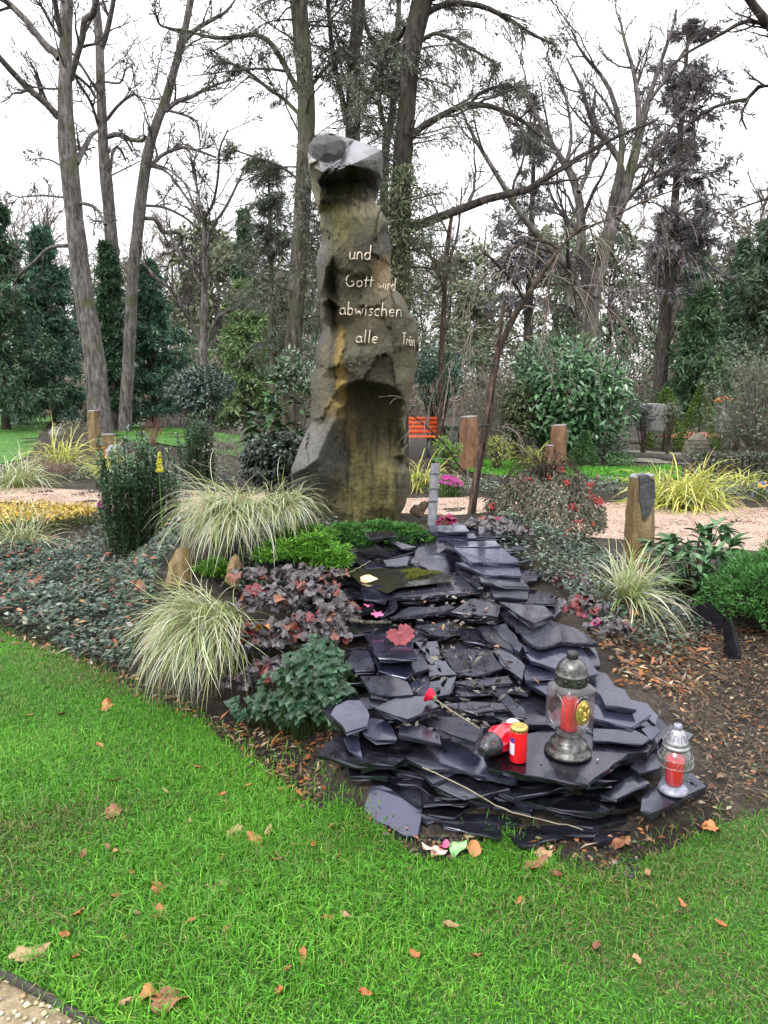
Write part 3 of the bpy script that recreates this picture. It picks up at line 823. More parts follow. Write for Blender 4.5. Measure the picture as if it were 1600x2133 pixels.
def word(txt, x0, x1, base0, base1, xh, off=.022):
    tot = sum(GLYPH[c][0] for c in txt) + .18 * (len(txt) - 1); k = (x1 - x0) / tot
    x = x0
    for ch in txt:
        adv, strokes = GLYPH[ch]; parts = []
        cxp = x + adv * k / 2; tt = (cxp - x0) / max(x1 - x0, 1)
        bl = base0 + (base1 - base0) * tt
        # the letter hangs on pins in front of the rock: one flat plate at the frontmost depth
        ys = [hit(cxp + a, bl - b) for a in (-adv * k * .4, 0, adv * k * .4) for b in (0, xh * .5, xh)]
        ys = [h for h in ys if h is not None]
        y1 = np.array([h[1] for h in ys]); xs = np.array([h[0] for h in ys])
        sl = np.polyfit(xs, y1, 1)[0] if len(ys) > 3 else 0
        sl = float(np.clip(sl, -1.2, 1.2)); c0 = np.array([xs.mean(), min(y1.mean() - off, (y1 - sl * (xs - xs.mean())).min() - .006)])
        for st in strokes:
            p = resample(np.column_stack([np.array(st), np.zeros(len(st))]), max(7, len(st) + 3))[:, :2]; p[:, 0] += .10 * (p[:, 1] - .5)
            P = []
            for a, b in p:
                pxx, pyy = x + a * k, bl - b * xh
                dx, dy, dz = ray(pxx, pyy)
                t = (c0[1] - sl * c0[0]) / (dy - sl * dx)
                P.append((dx * t, dy * t, CAMZ + dz * t))
            P = np.array(P, float)
            n = len(P); rr = np.full(n, .0048) * np.linspace(1.08, .85, n)
            V, Fq = tubes(P[None], rr[None], 6)
            e = np.vstack([V[:6].mean(0), V[-6:].mean(0)])
            capf = [[i, (i + 1) % 6, 6 * n] for i in range(6)] + [[6 * n - 6 + (i + 1) % 6, 6 * n - 6 + i, 6 * n + 1] for i in range(6)]
            Va = np.vstack([V, e]); parts += [(Va, Fq), (Va, np.array(capf))]
        build('letter', parts, M_LET, STONE)
        x += (adv + .18) * k


word('und', 728, 773, 540, 541, 15)
word('Gott', 720, 777, 597, 598, 13)
word('wird', 788, 824, 603, 606, 13)
word('abwischen', 708, 838, 655, 660, 14)
word('alle', 742, 788, 713, 715, 13)
word('Trän', 838, 864, 716, 722, 12)

# ------------------------------------------------------------------ the cascade of loose slates
def slate_material(name, wet, base=(.0065, .0066, .0085)):
    m, N, L, B = nodes(name)
    n = noise_tex(N, L, 7, 8, .65, .6)
    b = np.array(base)
    L.new(ramp(N, L, n.outputs['Fac'], [(.3, tuple(b * .45)), (.5, tuple(b)), (.62, tuple(b * 1.3)), (.78, tuple(b * 2.2))]).outputs[0], B.inputs['Base Color'])
    oi = N.new('ShaderNodeObjectInfo'); hs_ = N.new('ShaderNodeHueSaturation'); mr = N.new('ShaderNodeMapRange'); mr.inputs['To Min'].default_value = .45; mr.inputs['To Max'].default_value = 1.9
    L.new(oi.outputs['Random'], mr.inputs['Value']); L.new(mr.outputs[0], hs_.inputs['Value']); L.new(B.inputs['Base Color'].links[0].from_socket, hs_.inputs['Color']); L.new(hs_.outputs[0], B.inputs['Base Color'])
    n4 = noise_tex(N, L, 6, 6, .65, .8)
    lo, hi = (.04, .10) if wet else (.10, .33)
    L.new(ramp(N, L, n4.outputs['Fac'], [(.44, (lo,) * 3), (.54, (hi,) * 3), (.75, (hi * 1.5,) * 3)]).outputs[0], B.inputs['Roughness'])
    B.inputs['Specular IOR Level'].default_value = .75
    B.inputs['Specular Tint'].default_value = (.80, .81, 1, 1)
    B.inputs['Coat Weight'].default_value = .55; B.inputs['Coat Roughness'].default_value = .07; B.inputs['Coat Tint'].default_value = (.8, .82, 1, 1)
    tc = N.new('ShaderNodeTexCoord'); mp = N.new('ShaderNodeMapping'); mp.inputs['Scale'].default_value = (1, 2.5, 1); mp.inputs['Rotation'].default_value = (0, 0, .6)
    L.new(tc.outputs['Object'], mp.inputs['Vector'])
    n3 = noise_tex(N, L, 16, 8, .62, .8, mp.outputs[0])
    bump(N, L, n3.outputs['Fac'], .14, .006, B)
    if wet:
        n3.inputs['Scale'].default_value = 30; n3.inputs['Detail'].default_value = 3
        for nd in N:
            if nd.type == 'BUMP': nd.inputs['Strength'].default_value = .9; nd.inputs['Distance'].default_value = .02
    return m


M_SLATE = slate_material('slate', False)
M_SLATE_B = slate_material('slate_bluish', False, (.014, .0145, .024))  # blue-grey slate, lightened and blued to carry a lilac sky reflection
M_SLATE_W = slate_material('slate_wet', True)
CASC = thing('slate_cascade', (.45, 3.2, .2), 'stepped cascade of stacked black slate slabs with trickling water below the standing stone', 'slate cascade')


def slope(y): return .235 + (y - 2.4) * .194


def slate_mesh(top, th):
    """top: (n,3) outline; chipped edge ring, bottom ring"""
    n0 = len(top); P = []
    for i in range(n0):
        a, b = top[i], top[(i + 1) % n0]; L_ = np.linalg.norm(b - a); k = max(1, int(L_ / .045))
        for j in range(k):
            p = a + (b - a) * j / k
            if j: p = p + np.r_[RNG.normal(0, .0035, 2), 0]
            P.append(p)
    P = np.array(P); n = len(P); c = P.mean(0)
    out = P - c; out[:, 2] = 0; o = unit(out)
    th_ = th * RNG.uniform(.7, 1.3, n)[:, None]
    dn = np.array([0, 0, -1.])
    r1 = P + o * RNG.uniform(-.001, .004, (n, 1)) + dn * th_ * .25
    r2 = P + o * RNG.uniform(-.006, .005, (n, 1)) + dn * th_ * .65
    r3 = P + o * RNG.uniform(-.010, .0, (n, 1)) + dn * th_
    V = np.vstack([P, r1, r2, r3]); i = np.arange(n); j = (i + 1) % n
    qs_ = np.vstack([np.stack([k * n + i, (k + 1) * n + i, (k + 1) * n + j, k * n + j], 1) for k in range(3)])
    return V, qs_, n


def add_slate(top, th, mat):
    top = np.asarray(top, float)
    a = top[:, :2]; area = .5 * np.sum(a[:, 0] * np.roll(a[:, 1], -1) - np.roll(a[:, 0], -1) * a[:, 1])
    if area < 0: top = top[::-1]
    V, q, n = slate_mesh(top, th)
    me = bpy.data.meshes.new('slate')
    me.from_pydata([tuple(v) for v in V], [], [list(range(n))] + [tuple(f) for f in q] + [list(range(4 * n - 1, 3 * n - 1, -1))])
    me.update()
    return link('slate', me, mat, CASC)


CR = {'A': (650, 1060, .375), 'B': (660, 1380, .525), 'C': (660, 1380, .2625), 'D': (1060, 1380, .275), 'E': (840, 1180, .25)}


def tslate(crop, pts, lift, tx=0., ty=0., th=.024, mat=None, z=None):
    """a slate traced in the photograph, laid on the slope (or at height z), tilted tx (to the right) and ty (to the back)"""
    ox, oy, s = CR[crop]
    q = np.array([(ox + a * s, oy + b * s) for a, b in pts])
    cpx = q.mean(0); zz = .3
    if z is None:
        for _ in range(14):
            c = onz(cpx[0], cpx[1], zz); zz = .5 * zz + .5 * (slope(c[1]) + lift)
    else: zz = z
    c = onz(cpx[0], cpx[1], zz)
    dx, dy, dz = ray(q[:, 0], q[:, 1])
    # plane z = zz + tx (x-cx) + ty (y-cy)
    t = (zz - tx * c[0] - ty * c[1] - CAMZ) / (dz - tx * dx - ty * dy)
    P = np.stack([dx * t, dy * t, CAMZ + dz * t], 1)
    return add_slate(P, th, mat or (M_SLATE_B if RNG.random() < .5 else M_SLATE))


# filler slates under the traced ones
def rnd_slate(cx_, cy_, z, r, asp, rz, tx, ty, th, mat):
    n = random.choice([5, 5, 6, 7]); a = np.sort(np.linspace(0, 2 * math.pi, n, endpoint=False) + RNG.uniform(-.32, .32, n))
    rr = r * RNG.uniform(.8, 1.15, n); x = np.cos(a) * rr * asp; y = np.sin(a) * rr
    X = x * math.cos(rz) - y * math.sin(rz); Y = x * math.sin(rz) + y * math.cos(rz)
    add_slate(np.stack([cx_ + X, cy_ + Y, z + tx * X + ty * Y], 1), th, mat)


for yy in np.arange(2.62, 4.75, .20):
    x0 = np.interp(yy, [2.5, 3.2, 4.2, 4.8], [-.12, -.22, -.30, -.36]); x1 = np.interp(yy, [2.5, 3.3, 4.3, 4.8], [1.12, 1.0, .82, .72])
    for xx in np.arange(x0 + .05, x1, .24):
        rnd_slate(xx + RNG.uniform(-.04, .04), yy + RNG.uniform(-.05, .05), slope(yy) - .035 - RNG.uniform(0, .015), RNG.uniform(.12, .16), 1.3, RNG.uniform(-.5, .5), RNG.uniform(-.04, .04), RNG.uniform(.0, .12), .022, M_SLATE)
# the stacked front, layer by layer
fb = np.array([onz(a, b)[:2] for a, b in ((705, 1500), (712, 1580), (735, 1665), (790, 1725), (880, 1762), (1000, 1768), (1130, 1764), (1260, 1752), (1360, 1715), (1440, 1655), (1445, 1600), (1400, 1545))])
for k, z in enumerate(np.linspace(.026, .205, 9)):
    m = 7 + (k % 3); ins = .13 + .012 * k + RNG.uniform(-.01, .02)
    b = resample(np.column_stack([fb, np.zeros(len(fb))]), m * 2 + 1)[k % 2::2, :2]
    for p in b:
        c0 = np.array([.48, 2.85]); d = c0 - p; d /= np.linalg.norm(d)
        q = p + d * (ins + RNG.uniform(-.03, .02))
        rnd_slate(q[0], q[1], z, RNG.uniform(.10, .14), RNG.uniform(1.25, 1.7), math.atan2(d[1], d[0]) + math.pi / 2 + RNG.uniform(-.25, .25), RNG.uniform(-.05, .05), RNG.uniform(-.05, .07), RNG.uniform(.014, .024), M_SLATE)
add_slate(np.array([(.05, 2.62, .2), (1.05, 2.62, .2), (1.1, 2.95, .24), (-.1, 2.95, .24)]), .03, M_SLATE)

for px, py, z in ((1440, 1560, .10), (1400, 1600, .10), (1470, 1610, .06), (1380, 1640, .08), (1430, 1650, .055), (1340, 1690, .05), (1440, 1590, .14), (1380, 1570, .17), (1330, 1630, .13), (1290, 1680, .09), (1240, 1715, .06), (1180, 1735, .05), (1350, 1655, .03), (1450, 1640, .03)):
    q = onz(px - 65, py, z); rnd_slate(q[0], q[1] + .05, z, RNG.uniform(.11, .14), 1.4, RNG.uniform(-.6, .6), RNG.uniform(-.05, .05), RNG.uniform(0, .06), .022, M_SLATE)
W_ = M_SLATE_W
TR = [
    # the dark basin at the back
    ('A', [(300, 130), (450, 120), (470, 150), (320, 165)], .05, 0, .05, .02, None), ('A', [(250, 235), (335, 215), (355, 262)], -.01, 0, .05, .02, None), ('A', [(360, 245), (560, 208), (572, 236), (420, 278)], .0, .05, .1, .02, M_SLATE),
    ('A', [(395, 285), (540, 262), (525, 312), (420, 316)], .0, 0, .35, .02, M_SLATE), ('A', [(420, 165), (575, 210), (500, 220)], .03, -.1, .1, .018, M_SLATE), ('A', [(545, 300), (590, 215), (690, 200), (685, 262), (610, 305)], -.02, -.1, .25, .02, W_),
    ('A', [(590, 310), (745, 220), (815, 240), (855, 350), (700, 366)], -.02, -.15, .18, .02, M_SLATE_B),
    ('A', [(180, 330), (380, 310), (420, 340), (300, 420), (190, 400)], -.05, 0, 0, .02, M_SLATE), ('A', [(180, 250), (240, 240), (420, 320), (300, 330)], -.03, 0, .05, .02, M_SLATE),
    # right hand staircase
    ('A', [(650, 92), (850, 90), (872, 124), (660, 126)], .07, 0, 0, .026, None), ('A', [(690, 150), (900, 134), (916, 160), (700, 172)], .045, .03, 0, .026, None), ('A', [(745, 182), (1020, 176), (1046, 206), (815, 214)], .05, .03, 0, .026, None),
    ('A', [(785, 215), (1060, 220), (1147, 296), (890, 297)], .06, 0, .02, .024, M_SLATE_B), ('A', [(795, 297), (890, 302), (1150, 325), (1162, 372), (960, 366)], .05, 0, .02, .022, None), ('A', [(795, 340), (870, 352), (948, 432), (920, 437)], .015, .2, 0, .02, M_SLATE),
    ('A', [(925, 375), (1145, 378), (1205, 432), (1080, 430), (940, 402)], .05, -.02, .0, .026, None), ('A', [(985, 422), (1200, 462), (1198, 496), (1010, 486)], .04, 0, .02, .028, None),
    ('A', [(1040, 515), (1290, 538), (1342, 590), (1235, 636), (1150, 590)], .05, -.08, .02, .034, None), ('A', [(1045, 580), (1130, 566), (1300, 610), (1480, 670), (1588, 745), (1390, 735), (1265, 768), (1215, 750)], .03, -.05, .02, .024, W_),
    ('A', [(1000, 650), (1080, 636), (1172, 760), (1150, 796)], .015, .15, .05, .02, None), ('A', [(930, 650), (1000, 650), (1132, 786), (1110, 792), (960, 720)], .0, .15, .05, .02, M_SLATE),
    ('A', [(1170, 758), (1490, 758), (1588, 912), (1520, 932), (1215, 842)], .035, 0, .03, .026, M_SLATE_B), ('A', [(1010, 768), (1100, 790), (1185, 870), (1168, 948), (1050, 862)], .01, .18, .05, .02, M_SLATE_B),
    ('A', [(1165, 870), (1220, 868), (1372, 912), (1350, 935), (1185, 952)], .012, .05, .03, .018, M_SLATE_B), ('A', [(1185, 908), (1362, 935), (1342, 1042), (1290, 1022), (1190, 962)], .0, .05, .04, .024, M_SLATE_B),
    ('A', [(1490, 770), (1570, 770), (1600, 850), (1600, 868), (1550, 868)], .02, 0, 0, .02, None),
    # left hand staircase
    ('A', [(270, 440), (385, 423), (436, 465), (405, 512), (290, 502)], .06, 0, .02, .02, M_SLATE_B), ('A', [(370, 512), (470, 505), (476, 547), (400, 602), (335, 572)], .02, .05, .1, .022, M_SLATE),
    ('A', [(425, 492), (600, 486), (955, 458), (905, 400), (780, 366), (480, 425)], .012, 0, .0, .02, W_),
    ('A', [(470, 585), (540, 545), (700, 545), (695, 572), (440, 606)], .01, .0, .05, .018, W_), ('A', [(580, 570), (760, 530), (790, 545), (690, 580)], .005, .1, .05, .018, W_),
    ('A', [(770, 572), (880, 500), (990, 498), (1042, 540), (1032, 596), (930, 586)], .02, .05, .08, .022, None),
    ('A', [(575, 652), (760, 628), (762, 712), (690, 702)], .0, .12, .1, .018, W_), ('A', [(290, 690), (545, 698), (586, 830), (372, 826)], .055, 0, .02, .026, M_SLATE_B), ('A', [(340, 826), (580, 778), (652, 880), (520, 938), (370, 896)], .03, 0, .03, .022, M_SLATE_B),
    ('A', [(190, 852), (225, 785), (310, 788), (352, 892), (240, 897)], .03, .05, .03, .02, M_SLATE_B), ('A', [(575, 740), (695, 735), (722, 850), (660, 862)], .01, .05, .15, .02, M_SLATE), ('A', [(650, 865), (740, 843), (802, 916), (650, 927)], .012, .05, .12, .02, M_SLATE),
    ('A', [(700, 780), (1000, 788), (1062, 885), (930, 917), (800, 907)], .0, 0, .03, .02, W_),
    ('A', [(265, 930), (430, 923), (530, 960), (562, 1031), (430, 1042), (330, 1026)], .05, .05, .1, .03, M_SLATE), ('A', [(545, 965), (640, 932), (652, 1000), (600, 1052), (540, 1012)], .015, 0, .05, .02, M_SLATE_B), ('A', [(650, 962), (802, 930), (762, 1022), (670, 1047)], .01, .1, .15, .02, M_SLATE),
    ('A', [(350, 1105), (500, 1038), (640, 1040), (706, 1096), (530, 1167)], .045, 0, .1, .028, M_SLATE), ('A', [(270, 1050), (430, 1045), (540, 1062), (350, 1102), (300, 1106)], .02, 0, .08, .02, M_SLATE),
    ('A', [(770, 962), (1090, 928), (1112, 962), (900, 987)], -.01, 0, .05, .018, W_), ('A', [(1000, 1020), (1062, 1010), (1180, 1110), (1192, 1162), (1130, 1152)], -.01, .1, .1, .018, W_), ('A', [(700, 1085), (880, 1070), (1060, 1080), (1090, 1110), (900, 1130)], -.015, 0, .05, .018, W_),
    # front left
    ('C', [(110, 410), (150, 345), (240, 300), (350, 300), (418, 420), (400, 490), (235, 552)], .015, .1, .1, .022, None), ('C', [(350, 455), (440, 440), (560, 460), (636, 600), (630, 612), (470, 612), (365, 550), (405, 500)], .0, .03, .08, .022, None),
    ('C', [(648, 465), (800, 470), (970, 585), (985, 640), (800, 605), (650, 570)], .015, .0, .06, .022, None), ('C', [(820, 465), (900, 428), (1130, 430), (1320, 535), (1260, 632), (1000, 545)], .02, .06, .08, .024, M_SLATE), ('C', [(215, 595), (330, 570), (360, 750), (255, 690)], -.03, .1, .05, .02, None)]
for cr, pts, lift, tx, ty, th, mt in TR:
    tslate(cr, pts, lift, tx + RNG.normal(0, .03), ty + .08 + RNG.normal(0, .04), th * .85, mt)
TRZ = [
    ('C', [(358, 675), (560, 640), (790, 768), (356, 848)], .205, .06, .02, .024, M_SLATE), ('C', [(720, 650), (960, 640), (980, 780), (960, 795)], .21, .05, .03, .024, M_SLATE), ('C', [(968, 720), (1040, 620), (1270, 700), (1420, 830), (1600, 920), (1560, 948), (1250, 880), (970, 790)], .225, -.02, .03, .028, M_SLATE_B),
    ('C', [(600, 835), (860, 810), (1330, 960), (1250, 985), (760, 870)], .165, -.02, .02, .022, M_SLATE), ('C', [(240, 800), (360, 850), (560, 860), (560, 900), (260, 905)], .17, .05, .02, .03, M_SLATE), ('C', [(430, 930), (620, 900), (830, 1000), (830, 1130)], .13, .05, .05, .022, M_SLATE),
    ('C', [(800, 1010), (890, 955), (1455, 1065), (1395, 1130), (1200, 1085), (830, 1040)], .125, -.02, .03, .022, M_SLATE), ('C', [(815, 1240), (835, 1140), (1300, 1180), (1620, 1240), (1600, 1282), (1100, 1255)], .075, -.01, .03, .024, M_SLATE),
    ('C', [(810, 1370), (830, 1250), (1250, 1310), (1000, 1425)], .035, 0, .05, .02, M_SLATE),
    ('D', [(-205, 560), (-60, 500), (130, 545), (280, 505), (640, 520), (1085, 625), (1050, 678), (900, 690), (605, 912), (560, 915), (-150, 800)], .247, -.005, .005, .030, M_SLATE),
    ('D', [(575, 160), (720, 155), (880, 205), (965, 352), (730, 318), (690, 240)], .335, 0, .03, .028, M_SLATE_B), ('D', [(560, 225), (600, 215), (730, 330), (960, 360), (1078, 395), (930, 492), (640, 420)], .30, 0, .04, .026, M_SLATE_B), ('D', [(880, 270), (1050, 310), (1130, 400), (1110, 470), (950, 350)], .285, 0, .03, .02, M_SLATE_B),
    ('D', [(640, 500), (940, 505), (1065, 570), (1005, 615), (640, 590)], .272, 0, .02, .02, M_SLATE_B), ('D', [(1000, 500), (1110, 480), (1145, 520), (1080, 590)], .265, 0, .05, .02, M_SLATE_B),
    ('D', [(1110, 480), (1290, 500), (1400, 545), (1330, 620), (1180, 630)], .20, -.02, .02, .03, M_SLATE), ('D', [(920, 790), (1090, 660), (1150, 780), (1140, 800), (985, 835)], .205, 0, .0, .03, M_SLATE),
    ('D', [(690, 1000), (960, 840), (1070, 912), (940, 960), (820, 1032)], .175, .05, .05, .024, M_SLATE), ('D', [(1000, 1110), (1010, 1030), (1180, 850), (1390, 838), (1495, 940), (1085, 1140)], .150, 0, .02, .028, M_SLATE_B),
    ('D', [(50, 1040), (130, 1010), (560, 1040), (800, 1090), (720, 1135), (400, 1115)], .135, -.01, .02, .024, M_SLATE), ('D', [(700, 1110), (950, 1010), (1010, 1080), (880, 1110)], .125, 0, .02, .024, M_SLATE),
    ('D', [(480, 1230), (900, 1150), (880, 1190), (640, 1250)], .085, 0, .03, .022, M_SLATE), ('D', [(640, 1340), (980, 1170), (1420, 1090), (1410, 1130), (680, 1365)], .055, 0, .03, .028, M_SLATE), ('D', [(900, 1350), (960, 1290), (1060, 1290), (1105, 1380)], .012, 0, .02, .012, M_SLATE),
    ('D', [(1300, 1020), (1495, 945), (1530, 1000), (1350, 1080)], .10, 0, .02, .03, M_SLATE)]
for cr, pts, z, tx, ty, th, mt in TRZ:
    tslate(cr, pts, 0, tx, ty + (.06 if mt is M_SLATE_B else .02), th * .85, mt, z)
# the big slate that leans forward at the left, and two upright shards beside it
tslate('C', [(430, 985), (520, 975), (835, 1150), (800, 1370), (690, 1372), (560, 1290), (470, 1255), (372, 1160)], 0, .12, .55, .022, M_SLATE_B, .085)
for pts in ([(185, 800), (215, 790), (290, 980), (300, 1150), (240, 1140)], [(285, 990), (330, 985), (410, 1110), (390, 1240), (330, 1250)]):
    ox, oy, s = CR['C']; q = np.array([(ox + a * s, oy + b * s) for a, b in pts]); P = at(q[:, 0], q[:, 1], 2.62)
    V = np.vstack([P, P + np.array([.02, .03, 0])]); n = len(P); me = bpy.data.meshes.new('slate')
    me.from_pydata([tuple(v) for v in V], [], [list(range(n))[::-1], list(range(n, 2 * n))] + [(i, (i + 1) % n, n + (i + 1) % n, n + i) for i in range(n)]); me.update()
    link('slate', me, M_SLATE, CASC)
# lone shard in the lawn edge
tslate('B', [(1185, 820), (1200, 780), (1260, 775), (1280, 820), (1250, 855)], 0, 0, 0, .01, M_SLATE, .02)

# shallow water in the basin, with moss
def water_material():
    m, N, L, B = nodes('water')
    B.inputs['Base Color'].default_value = (.012, .014, .010, 1); B.inputs['Roughness'].default_value = .04; B.inputs['Specular IOR Level'].default_value = .75
    n = noise_tex(N, L, 30, 3, .5); bump(N, L, n.outputs['Fac'], .25, .01, B)
    return m


wp = np.array([(650 + a * .375, 1060 + b * .375) for a, b in ((180, 330), (400, 315), (560, 300), (760, 360), (800, 400), (480, 440), (420, 470), (270, 420))])
zt = .3
for _ in range(14):
    c = onz(wp[:, 0].mean(), wp[:, 1].mean(), zt); zt = .5 * zt + .5 * (slope(c[1]) + .015)
wpo = onz(wp[:, 0], wp[:, 1], zt); me = bpy.data.meshes.new('basin_water'); me.from_pydata([tuple(v) for v in wpo], [], [list(range(len(wpo)))][::1]); me.update()
tag(link('basin_water', me, water_material()), kind='structure')
ZW = zt

# ------------------------------------------------------------------ grave lanterns on the slates
def glass_material(name, col=(.93, .95, .95), rough=.04, tr=1.):
    m, N, L, B = nodes(name)             # thin glass: sees through, reflects by Fresnel
    t = N.new('ShaderNodeBsdfTransparent'); t.inputs['Color'].default_value = (*col, 1)
    g = N.new('ShaderNodeBsdfGlossy'); g.inputs['Roughness'].default_value = rough
    lw = N.new('ShaderNodeLayerWeight'); lw.inputs['Blend'].default_value = .5
    pw = N.new('ShaderNodeMath'); pw.operation = 'POWER'; pw.inputs[1].default_value = 3.; L.new(lw.outputs['Facing'], pw.inputs[0])
    fr = N.new('ShaderNodeMath'); fr.operation = 'MULTIPLY_ADD'; fr.inputs[1].default_value = .7; fr.inputs[2].default_value = .10; L.new(pw.outputs[0], fr.inputs[0])
    n = noise_tex(N, L, 30, 3); b = N.new('ShaderNodeBump'); b.inputs['Strength'].default_value = .25; b.inputs['Distance'].default_value = .006
    L.new(n.outputs['Fac'], b.inputs['Height']); L.new(b.outputs[0], g.inputs['Normal']); L.new(b.outputs[0], lw.inputs['Normal'])
    mx = N.new('ShaderNodeMixShader'); L.new(fr.outputs[0], mx.inputs[0]); L.new(t.outputs[0], mx.inputs[1]); L.new(g.outputs[0], mx.inputs[2])
    df = N.new('ShaderNodeBsdfDiffuse'); df.inputs['Color'].default_value = (.30, .31, .32, 1)      # film of dirt
    m2 = N.new('ShaderNodeMixShader'); dn_ = noise_tex(N, L, 25, 5, .7); dr = ramp(N, L, dn_.outputs['Fac'], [(.35, (.03, .03, .03)), (.75, (.03 + rough * 1.2,) * 3)])
    L.new(dr.outputs[0], m2.inputs[0]); L.new(mx.outputs[0], m2.inputs[1]); L.new(df.outputs[0], m2.inputs[2])
    L.new(m2.outputs[0], N['Material Output'].inputs['Surface'])
    return m


M_GLASS = glass_material('clear_glass')
M_GLASS_G = glass_material('grey_glass', (.86, .88, .88), .12)
M_RED = mat_plain('red_candle', (.70, .010, .016), .32, .5, 0, .15, 35, .002, .14)
M_REDG = mat_plain('red_glass', (.62, .008, .025), .10, .8)
M_REDGL = mat_plain('pale_red_swirl', (.80, .16, .24), .12, .8)
M_PEWTER = mat_plain('dull_metal', (.115, .115, .11), .36, .5, .85, .4, 45, .003, .75)
M_DARKM = mat_plain('dark_metal', (.045, .045, .05), .3, .5, .6, .2, 60, .001, .4)
M_SILVER = mat_plain('silver_plastic', (.34, .34, .355), .28, .6, .7, .3, 70, .002, .3)
M_BLUEF = mat_plain('bluish_foot', (.24, .24, .31), .25, .6, .3, .3, 90, .002, .3)
M_GOLD = mat_plain('gold', (.62, .47, .14), .32, .5, .8, .25, 60, .002, .25)
M_WAX = mat_plain('cream', (.72, .62, .42), .5, .4)


def cap_disc(r, z, seg=28, up=True):
    V, q = lathe([(r, z), (r * .5, z), (.0005, z)], seg)
    return V, q if up else q[:, ::-1]


def xf(parts, M4):
    M = np.array(M4)
    return [((np.asarray(p[0]).reshape(-1, 3) @ M[:3, :3].T) + M[:3, 3],) + tuple(p[1:]) for p in parts]


def rsq(s, r, z, n=6):
    """rounded square outline"""
    P = []
    for k in range(4):
        a0 = k * math.pi / 2; c = [(1, 1), (-1, 1), (-1, -1), (1, -1)][k]
        for a in np.linspace(a0, a0 + math.pi / 2, n): P.append((c[0] * (s - r) + r * math.cos(a), c[1] * (s - r) + r * math.sin(a), z))
    return np.array(P)


def loft(rings, cap0=True, cap1=True):
    n = len(rings[0]); V = np.vstack(rings); i = np.arange(n); j = (i + 1) % n
    q = np.vstack([np.stack([k * n + i, k * n + j, (k + 1) * n + j, (k + 1) * n + i], 1) for k in range(len(rings) - 1)])
    out = [(V, q)]
    if cap0: out.append((np.vstack([rings[0], rings[0].mean(0)]), np.stack([j, i, np.full(n, n)], 1)))
    if cap1: out.append((np.vstack([rings[-1], rings[-1].mean(0)]), np.stack([i, j, np.full(n, n)], 1)))
    return out


def ellipse_dome(rx, rz, h, n=24, k=6, lip=.0):
    rings = []
    for t in np.linspace(0, 1, k):
        a = np.linspace(0, 2 * math.pi, n, endpoint=False); s = math.cos(t * math.pi / 2) if t < 1 else .001
        rings.append(np.stack([rx * s * np.cos(a), -h * np.full(n, math.sin(t * math.pi / 2)), rz * s * np.sin(a)], 1))
    return loft(rings, False, False)


# -- the tall square lantern
lp = onz(1183, 1566, .249)
BIG = thing('grave_lantern', lp, 'tall square glass grave lantern with dull metal dome and gold oval relief', 'grave lantern')
T = Matrix.Translation(lp) @ Matrix.Rotation(math.radians(27), 4, 'Z')
RD = Matrix.Translation(lp)
build('foot', xf([lathe([(.001, 0), (.083, 0), (.086, .006), (.084, .012), (.074, .020), (.069, .030), (.067, .042), (.058, .050), (.050, .056), (.048, .078), (.046, .086), (.001, .087)], 40)], RD), M_PEWTER, BIG)
s = .064; z0, z1 = .092, .268
glass = [rsq(.040, .02, z0 - .004), rsq(s - .012, .02, z0), rsq(s - .002, .014, z0 + .012), rsq(s, .012, z0 + .05), rsq(s, .012, z1 - .05), rsq(s - .001, .012, z1 - .012), rsq(s - .010, .016, z1), rsq(.046, .03, z1 + .006)]
inner = [g * np.array([.93, .93, 1]) for g in glass]
gb = build('glass_body', xf(loft(glass, False, False), T), M_GLASS_G, BIG)
# embossed ovals on the two visible faces
for rz_, nm in ((0, 'front'), (-math.pi / 2, 'side')):
    a = np.linspace(0, 2 * math.pi, 33); mid = (z0 + z1) / 2
    P = np.stack([.043 * np.cos(a), np.full(33, -s - .001), mid + .060 * np.sin(a)], 1)
    build('oval_rim', xf([tubes(P[None], np.full((1, 33), .0032), 6)], T @ Matrix.Rotation(rz_, 4, 'Z')), M_GLASS, gb)
build('candle', xf([lathe([(.001, .09), (.031, .09), (.032, .10), (.032, .205), (.029, .208), (.001, .206)], 28)], T), M_RED, BIG)
mid = (z0 + z1) / 2 - .002
TM = T @ Matrix.Translation((.002, -s - .0015, mid))
med = build('medallion', xf(ellipse_dome(.0330, .0475, .004, 32), TM), M_GOLD, BIG)
def blob(rx, ry, rz, c, rot=0.):
    n = 16; rings = []
    for t in np.linspace(-1, 1, 9):
        a = np.linspace(0, 2 * math.pi, n, endpoint=False); s_ = max(math.cos(t * math.pi / 2), .001)
        rings.append(np.stack([rx * s_ * np.cos(a), ry * s_ * np.sin(a), rz * np.full(n, math.sin(t * math.pi / 2))], 1))
    return xf(loft(rings, False, False), Matrix.Translation(c) @ Matrix.Rotation(rot, 4, 'Y'))
rel = []
rel += blob(.0085, .005, .0105, (.008, -.005, .022), .15)           # face in profile
rel += blob(.0135, .005, .0165, (.001, -.003, .024), -.25)           # veil
rel += blob(.0115, .005, .024, (-.011, -.003, .000), -.22)           # veil falling over the shoulder
rel += blob(.018, .005, .023, (.000, -.003, -.016), .12)             # robe
rel += blob(.0125, .004, .0050, (.010, -.007, -.010), .75)           # forearm
rel += blob(.0032, .004, .0100, (.0165, -.008, .003), .28)           # joined hands
rel += blob(.0100, .004, .0040, (.003, -.007, -.022), -.5)
rel += blob(.0030, .003, .0140, (-.016, -.005, -.012), -.15) + blob(.0030, .003, .0140, (-.006, -.006, .004), -.2)
build('praying_figure', xf(rel, TM), M_GOLD, med)
